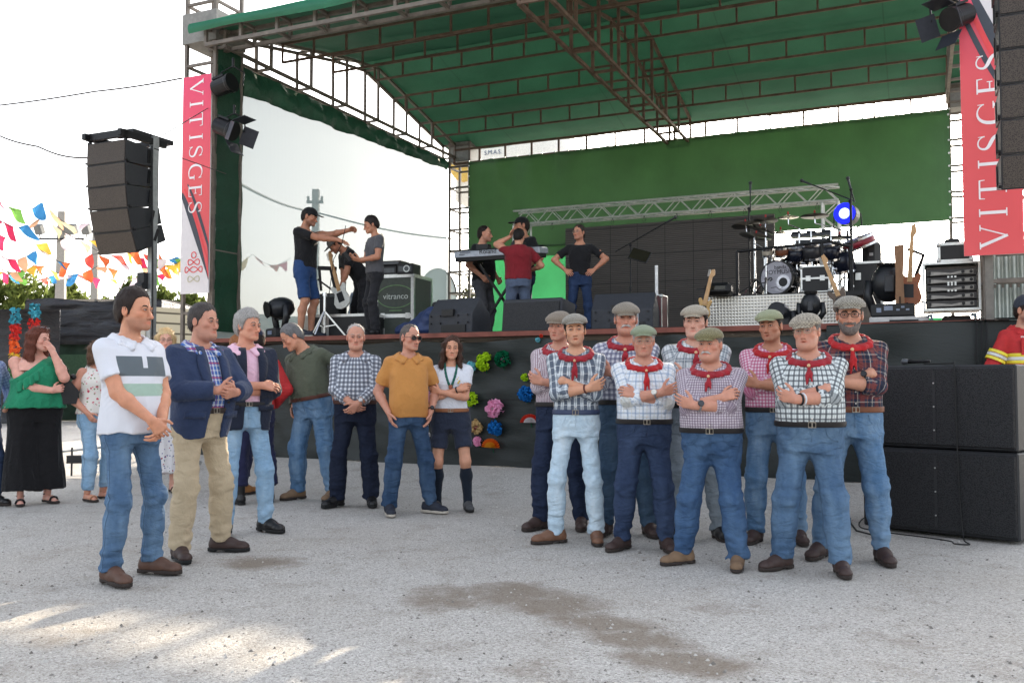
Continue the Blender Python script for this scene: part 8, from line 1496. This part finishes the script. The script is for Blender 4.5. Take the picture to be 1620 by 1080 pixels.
person(p, yaw=R(40), H=H, fem=True, label='auburn haired woman in a green one shoulder blouse holding her cheek', seed=18, g=1.30, belly=.05, skin=S8(220, 164, 146), head=(R(34), R(4), R(4)), feet=((-.12, -.02, 12), (.14, .02, 15)), arms=dict(R=dict(w=(.09, 0, 1.10), y=.075, pole=(-1, .1, -.7), d=(.95, .1, .25), n=(0, .9, -.2), curl=.5), L=dict(w=(.115, -.175, 1.455), pole=(.35, -.35, -1), d=(-.42, .15, .85), n=(-.55, .75, .1), curl=.25)),
       top=dict(name='blouse', mat=cloth_mat('blouse_green', S8(34, 128, 92), .7, .12), sleeve='none', hem=.93, grow=.020, one=True, flare=.05, fold=.007), legs=dict(kind='wide', mat=cloth_mat('trousers_black', S8(24, 23, 25), .85, .15), hem=.14, w=.95), shoe=dict(kind='sandal', mat=simple('sandal_black', S8(22, 20, 22), .5)), hair=dict(name='auburn', col=S8(96, 50, 36), front=.078, t=.016, long=.25, temple=-.045, fine=.8), face=dict(w=1.04, brow=S8(80, 50, 40), red=.8), extra=blouse_bits)
pb = gp(52, 796); t = thing('handbag', 'small black shoulder bag at the hip of the woman in green', 'bag', pb + Vector((.27, .05, .98)), R(30)); b = MB(); b.prism([(-.09, 0), (.10, .0), (.13, .12), (.02, .26), (-.08, .16)], -.05, .05); P('pouch', b, simple('bag_leather', S8(26, 24, 26), .4, bump=.3), t); b = MB(); b.tube([(-.05, 0, .16), (.02, 0, .36), (.05, 0, .25)], .010, 6); b.ball((.07, -.03, .27), .03, 8, 6); P('strap', b, simple('bag_leather', S8(26, 24, 26), .4, bump=.3), t, True)
def floral(name, base, cols, sc_):
    m = N(name); o = m.obj(); c = base
    for i, (cl, th) in enumerate(cols):
        v = m.n('TexVoronoi'); v.inputs['Scale'].default_value = sc_ * (1 + .3 * i); m.put(v.inputs['Vector'], m.n('Mapping').outputs[0] if False else o); n_ = m.noise(sc_ * 3, 3, .6, o); d = m.math('ADD', v.outputs['Distance'], m.math('MULTIPLY', n_, .35)); c = m.mix(m.math('LESS_THAN', d, th), c, cl)
    return m.done(m.bsdf(c, .85, 0, m.bump(m.noise(40, 3, .6, o), .3, .004), .2))
FLO = floral('floral_white', S8(222, 216, 208), [(S8(190, 70, 90), .40), (S8(110, 130, 90), .36), (S8(215, 140, 150), .38)], 17); FLO2 = floral('floral_skirt', S8(224, 220, 220), [(S8(150, 50, 80), .36), (S8(90, 90, 140), .36), (S8(80, 110, 80), .33)], 19)
p, H = spot(150, 790, 536, .01)
person(p, yaw=R(58), H=H, fem=True, label='woman in a floral sleeveless top and pale jeans half hidden behind the white polo', seed=19, g=1.10, belly=.02, skin=S8(204, 146, 122), head=(R(20), 0, 0), feet=((-.10, -.03, 5), (.12, .03, 12)), arms=dict(R=dict(w=(-.17, -.10, .94), pole=(-1, 1, 0), d=(.3, -.5, -.8), curl=.4), L=dict(w=(.12, -.14, 1.0), pole=(1, 1, 0), curl=.4)), top=dict(name='blouse', mat=FLO, sleeve='none', hem=.93, grow=.016, flare=.02), legs=dict(mat=J_SKY, w=.88, hem=.12, cuff=.06), shoe=dict(kind='sandal', mat=simple('sandal_tan', S8(190, 140, 110), .6)), hair=dict(name='brown2', col=S8(96, 70, 52), front=.075, t=.014, long=.12), face=dict(w=.98))
t = thing('handbag', 'black bag with brown strap on the back of the woman in the floral top', 'bag', p + Vector((-.10, .22, 1.0)), R(50)); b = MB(); b.bbox((0, 0, .12), (.26, .12, .26), .05); P('pouch', b, simple('bag_leather', S8(26, 24, 26), .4, bump=.3), t); b = MB(); b.tube([(-.06, .0, .24), (-.02, -.02, .42), (.05, -.05, .50)], .014, 6); P('strap', b, simple('strap_brown', S8(110, 70, 50), .6), t, True)
p, H = spot(258, 778, 517, .01)
person(p, yaw=R(18), H=H, fem=True, label='blonde woman with glasses and a floral skirt standing between the polo and the blazer', seed=20, g=1.08, skin=S8(224, 170, 150), head=(R(5), 0, 0), feet=((-.09, 0, 12), (.10, .0, 14)), arms=dict(R=dict(w=(-.2, -.06, .9)), L=dict(w=(.2, -.06, .9))), top=dict(name='blouse', mat=cloth_mat('blouse_cream', S8(215, 208, 200), .85), sleeve='short', hem=.95), legs=dict(kind='skirt', name='skirt', mat=FLO2, hem=.22, w=.9), body_legs=True, shoe=dict(kind='sandal', mat=simple('sandal_brown', S8(84, 54, 42), .6)), hair=dict(name='blonde', col=S8(205, 176, 130), front=.070, t=.016, long=.07, temple=-.05), face=dict(glasses='thin', brow=S8(150, 120, 90), red=.7))
p = gp(-34, 800); person(p, yaw=R(55), H=1.70, label='person in a blue checked shirt cut off by the left edge of the photo', seed=21, skin=TAN, head=(R(10), 0, 0), arms=dict(R=dict(w=(-.2, -.1, .95), curl=.4), L=dict(w=(.2, -.14, 1.0), curl=.4)), feet=((-.12, 0, 8), (.14, -.04, 10)), top=dict(mat=PL['sky'], sleeve='long', hem=.88, grow=.016), legs=dict(mat=J_DARK), shoe=dict(mat=SHK), hair=dict(name='dark', col=S8(42, 32, 28), front=.066, t=.012), face={})
# behind the dark blazer
FIRE = simple('uniform_red', S8(176, 40, 42), .75, bump=.3, bscale=40); NAVY = cloth_mat('uniform_navy', S8(36, 38, 66), .85, .12)
p, H = spot(403, 796, 517, .012)
person(p, yaw=R(-150), H=H, label='firefighter in a red jacket and navy trousers hidden behind the silver haired man', seed=22, skin=TAN, g=.95, head=(R(-10), 0, 0), feet=((-.15, 0, 12), (.15, 0, 12)), arms=dict(R=dict(w=(-.2, -.1, .95), curl=.4), L=dict(w=(.2, -.1, .95), curl=.4)), top=dict(name='jacket', mat=FIRE, sleeve='long', hem=.93, grow=.022, collar=True), legs=dict(mat=NAVY, w=1.08, cuff=.075, hem=.17), shoe=dict(kind='boot', mat=SHK, sole=SOLEB), hair=dict(name='dark', col=S8(42, 32, 28), front=.066, t=.008), face=dict(hat=('beanie', cloth_mat('cap_navy', S8(34, 42, 64), .9))))
p, H = spot(372, 782, 527, .012)
person(p, yaw=R(170), H=H, label='ginger haired person with brown boots seen behind the shoulder of the dark blazer', seed=23, skin=FAIR, g=.95, head=(0, 0, 0), feet=((-.10, 0, 12), (.10, 0, 12)), arms=dict(R=dict(w=(-.16, -.1, .95), hide=True), L=dict(w=(.16, -.1, .95), hide=True)), top=dict(mat=cloth_mat('dark_tee', S8(40, 42, 46)), sleeve='short', hem=.9, grow=.016), legs=dict(mat=NAVY, w=.85, hem=.2), shoe=dict(kind='boot', mat=simple('boot_tan', S8(150, 102, 56), .6, bump=.2)), hair=dict(name='ginger', col=S8(150, 98, 62), front=.066, t=.008), face={})
# firefighter at the right edge
def fire_bits(c):
    for z_, h_ in ((1.18, .035),):
        for nm, col, dz in (('reflective_band', S8(200, 200, 196), 0), ('yellow_band', S8(222, 204, 60), .032), ('yellow_band', S8(222, 204, 60), -.032)):
            gg = G(c['pel3'] - .4, c['pel3'] + [.4, .4, .6], .009); z0 = (z_ * c['s'] + dz * 1.0) - .017; gg.add(lambda x, y, z: np.maximum(c['lf'].d(x, y, z, grow=.036 - .002 * (dz != 0), z0=z0, z1=z0 + .036), -c['lf'].d(x, y, z, grow=.004, z0=-9, z1=9)), c['pel3'] - .4, c['pel3'] + .45, 0); np_obj(nm, [gg.mesh()], simple('band_%d' % int(sum(col) * 1000), col, .4), c['root'])
    for side in (-1, 1):
        Sh, E_, W, hd, hn, a_ = c['AR'][side]
        for f, col in ((.66, S8(200, 200, 196)), (.55, S8(222, 204, 60)), (.77, S8(222, 204, 60))):
            b = MB(); p_ = Sh + (E_ - Sh) * f; d_ = norm(E_ - Sh); b.cyl(p_ - d_ * .014, p_ + d_ * .014, .085 * c['am'], n=20, cap=False); P('sleeve_band', b, simple('band_%d' % int(sum(col) * 1000), col, .4), c['root'], True)
    tt, lf, s = c['tt'], c['lf'], c['s']; b = text_mb('BOMBEIROS', .022, .0015); zt_ = 1.365 * s; b.v = [tuple(tt((x - .085, lf.front(zt_, -.085, .022) - .012 + y, z + zt_))) for x, y, z in b.v]; P('name_tag', b, simple('tag_white', S8(225, 215, 215), .6), c['root'])
    b = MB(); x0, zz = -.085, 1.275 * s; b.box(tt((x0, lf.front(zz, x0, .022) - .006, zz)), (.13, .012, .14), (0, 0, R(-8))); b.box(tt((x0, lf.front(zz, x0, .022) - .014, zz + .055)), (.138, .012, .045), (0, 0, R(-8))); P('pocket', b, FIRE, c['root'])
pq = far(1622, 604, 8.7); Hq = far(1622, 461, 8.7).z - .02
person((pq.x, pq.y, gz(pq.x, pq.y)), yaw=R(12), H=Hq - .02 - gz(pq.x, pq.y), label='firefighter in a red jacket with reflective bands behind the subwoofers', seed=24, skin=S8(196, 146, 122), g=.95, head=(R(10), R(3), 0), feet=((-.14, 0, 12), (.14, 0, 12)), arms=dict(R=dict(w=(-.24, -.08, .9), curl=.4), L=dict(w=(.24, -.08, .9), curl=.4)), top=dict(name='jacket', mat=FIRE, sleeve='long', hem=.82, grow=.024, collar=True, fold=.006), legs=dict(mat=NAVY), shoe=dict(kind='boot', mat=SHK, sole=SOLEB), hair=dict(name='dark', col=S8(42, 32, 28), front=.06, t=.006), face=dict(hat=('beanie', cloth_mat('beanie_grey', S8(56, 60, 70), .9)), stubble=1.0), extra=fire_bits)
# --- people on the stage
TEEB = cloth_mat('tee_black', S8(28, 28, 31), .85, .15); CREW = 'stage crew'
p, H = stspot(482, .42, 325, .02)
person(p, yaw=R(72), H=H, label='crew man in a black cap, black T-shirt and blue shorts stretching out his arms', group=CREW, seed=31, skin=OLV, g=.98, tres=.011, hfine=.0045, head=(R(8), R(14), 0), feet=((-.12, .0, 12), (.12, -.03, 16)), arms=dict(R=dict(w=(-.02, -.52, 1.26), pole=(-.6, .2, -.8), d=(.2, -.9, -.35), n=(.4, -.2, -.9), curl=.25, res=.005), L=dict(w=(.22, -.52, 1.43), pole=(.6, .2, -.8), d=(.1, -.9, .1), n=(-.6, -.1, -.8), curl=1.0, res=.005)), top=dict(name='t_shirt', mat=TEEB, sleeve='short', hem=.92, grow=.016), legs=dict(kind='shorts', name='shorts', mat=cloth_mat('shorts_blue', S8(40, 66, 108), .85, .15), cut=.06), body_legs=True, shoe=dict(kind='trainer', mat=SHN, sole=SOLEW), hair=dict(name='black', col=S8(34, 28, 26), front=.06, t=.006), face=dict(hat=('ball', cloth_mat('cap_black', S8(24, 24, 26), .8)), stubble=1.0))
wire('held_cable', [W3(547, 357, .42), W3(541, 385, .42), W3(528, 410, .45), W3(520, 470, .5)], .006, 'thin black cable hanging from the hand of the crew man in blue shorts', RUB)
p, H = stspot(592, .45, 338, .025)
person(p, yaw=R(-62), H=H, label='young man with dark hair in a grey T-shirt and black tracksuit looking at his phone', group=CREW, seed=32, skin=OLV, g=.90, tres=.011, hfine=.0045, head=(R(-8), R(16), 0), feet=((-.10, .0, 10), (.12, -.02, 14)), arms=dict(R=dict(w=(-.02, -.27, 1.08), pole=(-.7, .6, -.5), d=(.15, -.95, .2), n=(.6, .1, .75), curl=.8, res=.005), L=dict(w=(.10, -.25, 1.06), pole=(.7, .6, -.5), d=(-.2, -.9, .2), n=(-.5, .1, .8), curl=.8, res=.005)), top=dict(name='t_shirt', mat=cloth_mat('tee_grey', S8(80, 80, 84), .85, .12), sleeve='short', hem=.90, grow=.018, slen=.6), legs=dict(mat=cloth_mat('track_black', S8(34, 34, 38), .8, .15), cuff=.066, detail=False, w=.95), shoe=dict(kind='trainer', mat=SHK, sole=SOLEB), hair=dict(name='black', col=S8(34, 28, 26), front=.062, t=.014), face=dict(brow=S8(34, 28, 26)))
b = MB(); b.box(p + Vector((-.36, -.20, 1.10)), (.08, .05, .14), (R(40), 0, R(-60))); tag(P('phone', b, BLACK), 'dark phone held by the young man in the grey T-shirt', 'phone')
p, H = stspot(572, 1.35, 338, .0)
person(p, yaw=R(-60), H=1.74, label='crew man in a grey cap and black T-shirt bending over the white guitar', group=CREW, seed=33, skin=OLV, g=1.0, tres=.012, hfine=.005, torso=(0, R(38), 0), head=(R(-5), R(10), 0), feet=((-.12, .0, 10), (.12, .05, 12)), arms=dict(R=dict(w=(-.05, -.34, .95), pole=(-.6, .5, .2), curl=.8, res=.006), L=dict(w=(.08, -.42, 1.02), pole=(.6, .5, 0), curl=.5, res=.006)), top=dict(name='t_shirt', mat=TEEB, sleeve='short', hem=.90, grow=.018), legs=dict(mat=cloth_mat('track_black', S8(34, 34, 38), .8, .15), detail=False), shoe=dict(kind='trainer', mat=SHK, sole=SOLEB), hair=dict(name='dark', col=S8(42, 32, 28), front=.06, t=.006), face=dict(hat=('ball', cloth_mat('cap_grey', S8(96, 96, 94), .9)), stubble=.8))
p = ST(at(565, 528, 1.75)[0], 1.75, DECK)
person(p, yaw=R(35), H=1.72, label='crouching man in a pale blue shirt half hidden behind the bending crew man', group=CREW, seed=38, skin=OLV, tres=.013, hfine=.006, hip=.36, torso=(0, R(38), 0), head=(0, R(15), 0), sit=(((-.17, -.40, .46), (-.15, -.12, .085)), ((.17, -.40, .46), (.15, -.12, .085))), feet=((-.15, -.12, 8), (.15, -.12, 8)), arms=dict(R=dict(w=(-.10, -.30, .95), pole=(-.7, .5, 0), curl=.7, res=.006), L=dict(w=(.20, -.34, .92), pole=(.8, .4, 0), d=(.1, -.95, -.2), curl=.8, res=.006)), top=dict(mat=cloth_mat('shirt_paleblue', S8(176, 192, 212), .85, .1), sleeve='short', hem=.92, grow=.018), legs=dict(mat=cloth_mat('trousers_pale', S8(170, 170, 178), .85, .1), detail=False), shoe=dict(kind='trainer', mat=SHK, sole=SOLEB), hair=dict(name='dark', col=S8(42, 32, 28), front=.066, t=.008), face={})
p, H = stspot(764, 2.75, 356, .01)
person(p, yaw=R(58), H=H, label='balding man in a black T-shirt standing behind the keyboard', group=CREW, seed=34, skin=S8(204, 148, 122), g=1.05, belly=.03, tres=.012, hfine=.0045, head=(R(22), 0, 0), feet=((-.12, 0, 10), (.12, 0, 10)), arms=dict(R=dict(w=(-.22, -.12, .95), curl=.4, res=.006), L=dict(w=(.22, -.12, .95), curl=.4, res=.006)), top=dict(name='t_shirt', mat=TEEB, sleeve='short', hem=.9, grow=.018), legs=dict(mat=cloth_mat('jeans_greyblack', S8(76, 76, 80), .85, .15)), shoe=dict(mat=SHK), hair=dict(name='dark', col=S8(42, 32, 28), front=.100, t=.005, temple=-.0), face=dict(stubble=.6))
p, H = stspot(828, 2.95, 341, .02)
person(p, yaw=R(-52), H=H, label='crew man in a black cap facing left behind the man in the dark red T-shirt', group=CREW, seed=35, skin=OLV, g=1.0, tres=.012, hfine=.0045, head=(R(-22), 0, 0), feet=((-.12, 0, 10), (.12, 0, 10)), arms=dict(R=dict(w=(-.02, -.30, 1.16), pole=(-.7, .4, -.6), curl=.5, res=.006), L=dict(w=(.22, -.16, 1.0), curl=.4, res=.006)), top=dict(name='t_shirt', mat=TEEB, sleeve='short', hem=.9, grow=.018), legs=dict(mat=J_INK), shoe=dict(mat=SHK), hair=dict(name='dark', col=S8(42, 32, 28), front=.06, t=.005), face=dict(hat=('ball', cloth_mat('cap_black', S8(24, 24, 26), .8))))
p, H = stspot(820, 1.75, 360, .012)
person(p, yaw=R(-166), H=H, label='man in a dark red T-shirt seen from behind with a hand at his head', group=CREW, seed=36, skin=S8(204, 148, 122), g=1.14, belly=.04, tres=.012, hfine=.0045, head=(R(-35), R(8), 0), feet=((-.14, 0, 10), (.14, 0, 10)), arms=dict(R=dict(w=(-.26, -.20, 1.10), pole=(-.8, .6, -.5), curl=.4, res=.006), L=dict(w=(.09, -.15, 1.62), pole=(1, -.3, -.6), d=(-.3, .3, .9), n=(-.5, .6, 0), curl=.4, res=.006)), top=dict(name='t_shirt', mat=cloth_mat('tee_red', S8(124, 34, 42), .85, .12), sleeve='short', hem=.92, grow=.020, fold=.007), legs=dict(mat=cloth_mat('trousers_blue_grey', S8(86, 98, 120), .85, .12), detail=False), shoe=dict(mat=SHK), hair=dict(name='black', col=S8(34, 28, 26), front=.066, t=.011), face={})
p, H = stspot(918, 2.2, 354, .014)
person(p, yaw=R(-8), H=H, label='slim man with glasses in a black T-shirt standing with hands on hips', group=CREW, seed=37, skin=S8(190, 134, 108), g=.94, tres=.011, hfine=.0045, torso=(0, 0, 0), head=(R(-30), R(-4), R(-3)), feet=((-.14, 0, 12), (.14, .02, 12)), arms=dict(R=dict(w=(-.215, -.07, 1.03), pole=(-1, .1, .1), d=(.55, -.6, -.45), n=(.3, .5, -.5), curl=.25, res=.005), L=dict(w=(.215, -.07, 1.03), pole=(1, .1, .1), d=(-.55, -.6, -.45), n=(-.3, .5, -.5), curl=.25, res=.005)), top=dict(name='t_shirt', mat=TEEB, sleeve='short', hem=.95, grow=.014), legs=dict(mat=J('navyjean', (38, 52, 80), (52, 68, 98)), w=.95), shoe=dict(mat=SHK), hair=dict(name='dark4', col=S8(52, 44, 40), front=.072, t=.010), face=dict(glasses='thin', stubble=.4, w=.95))
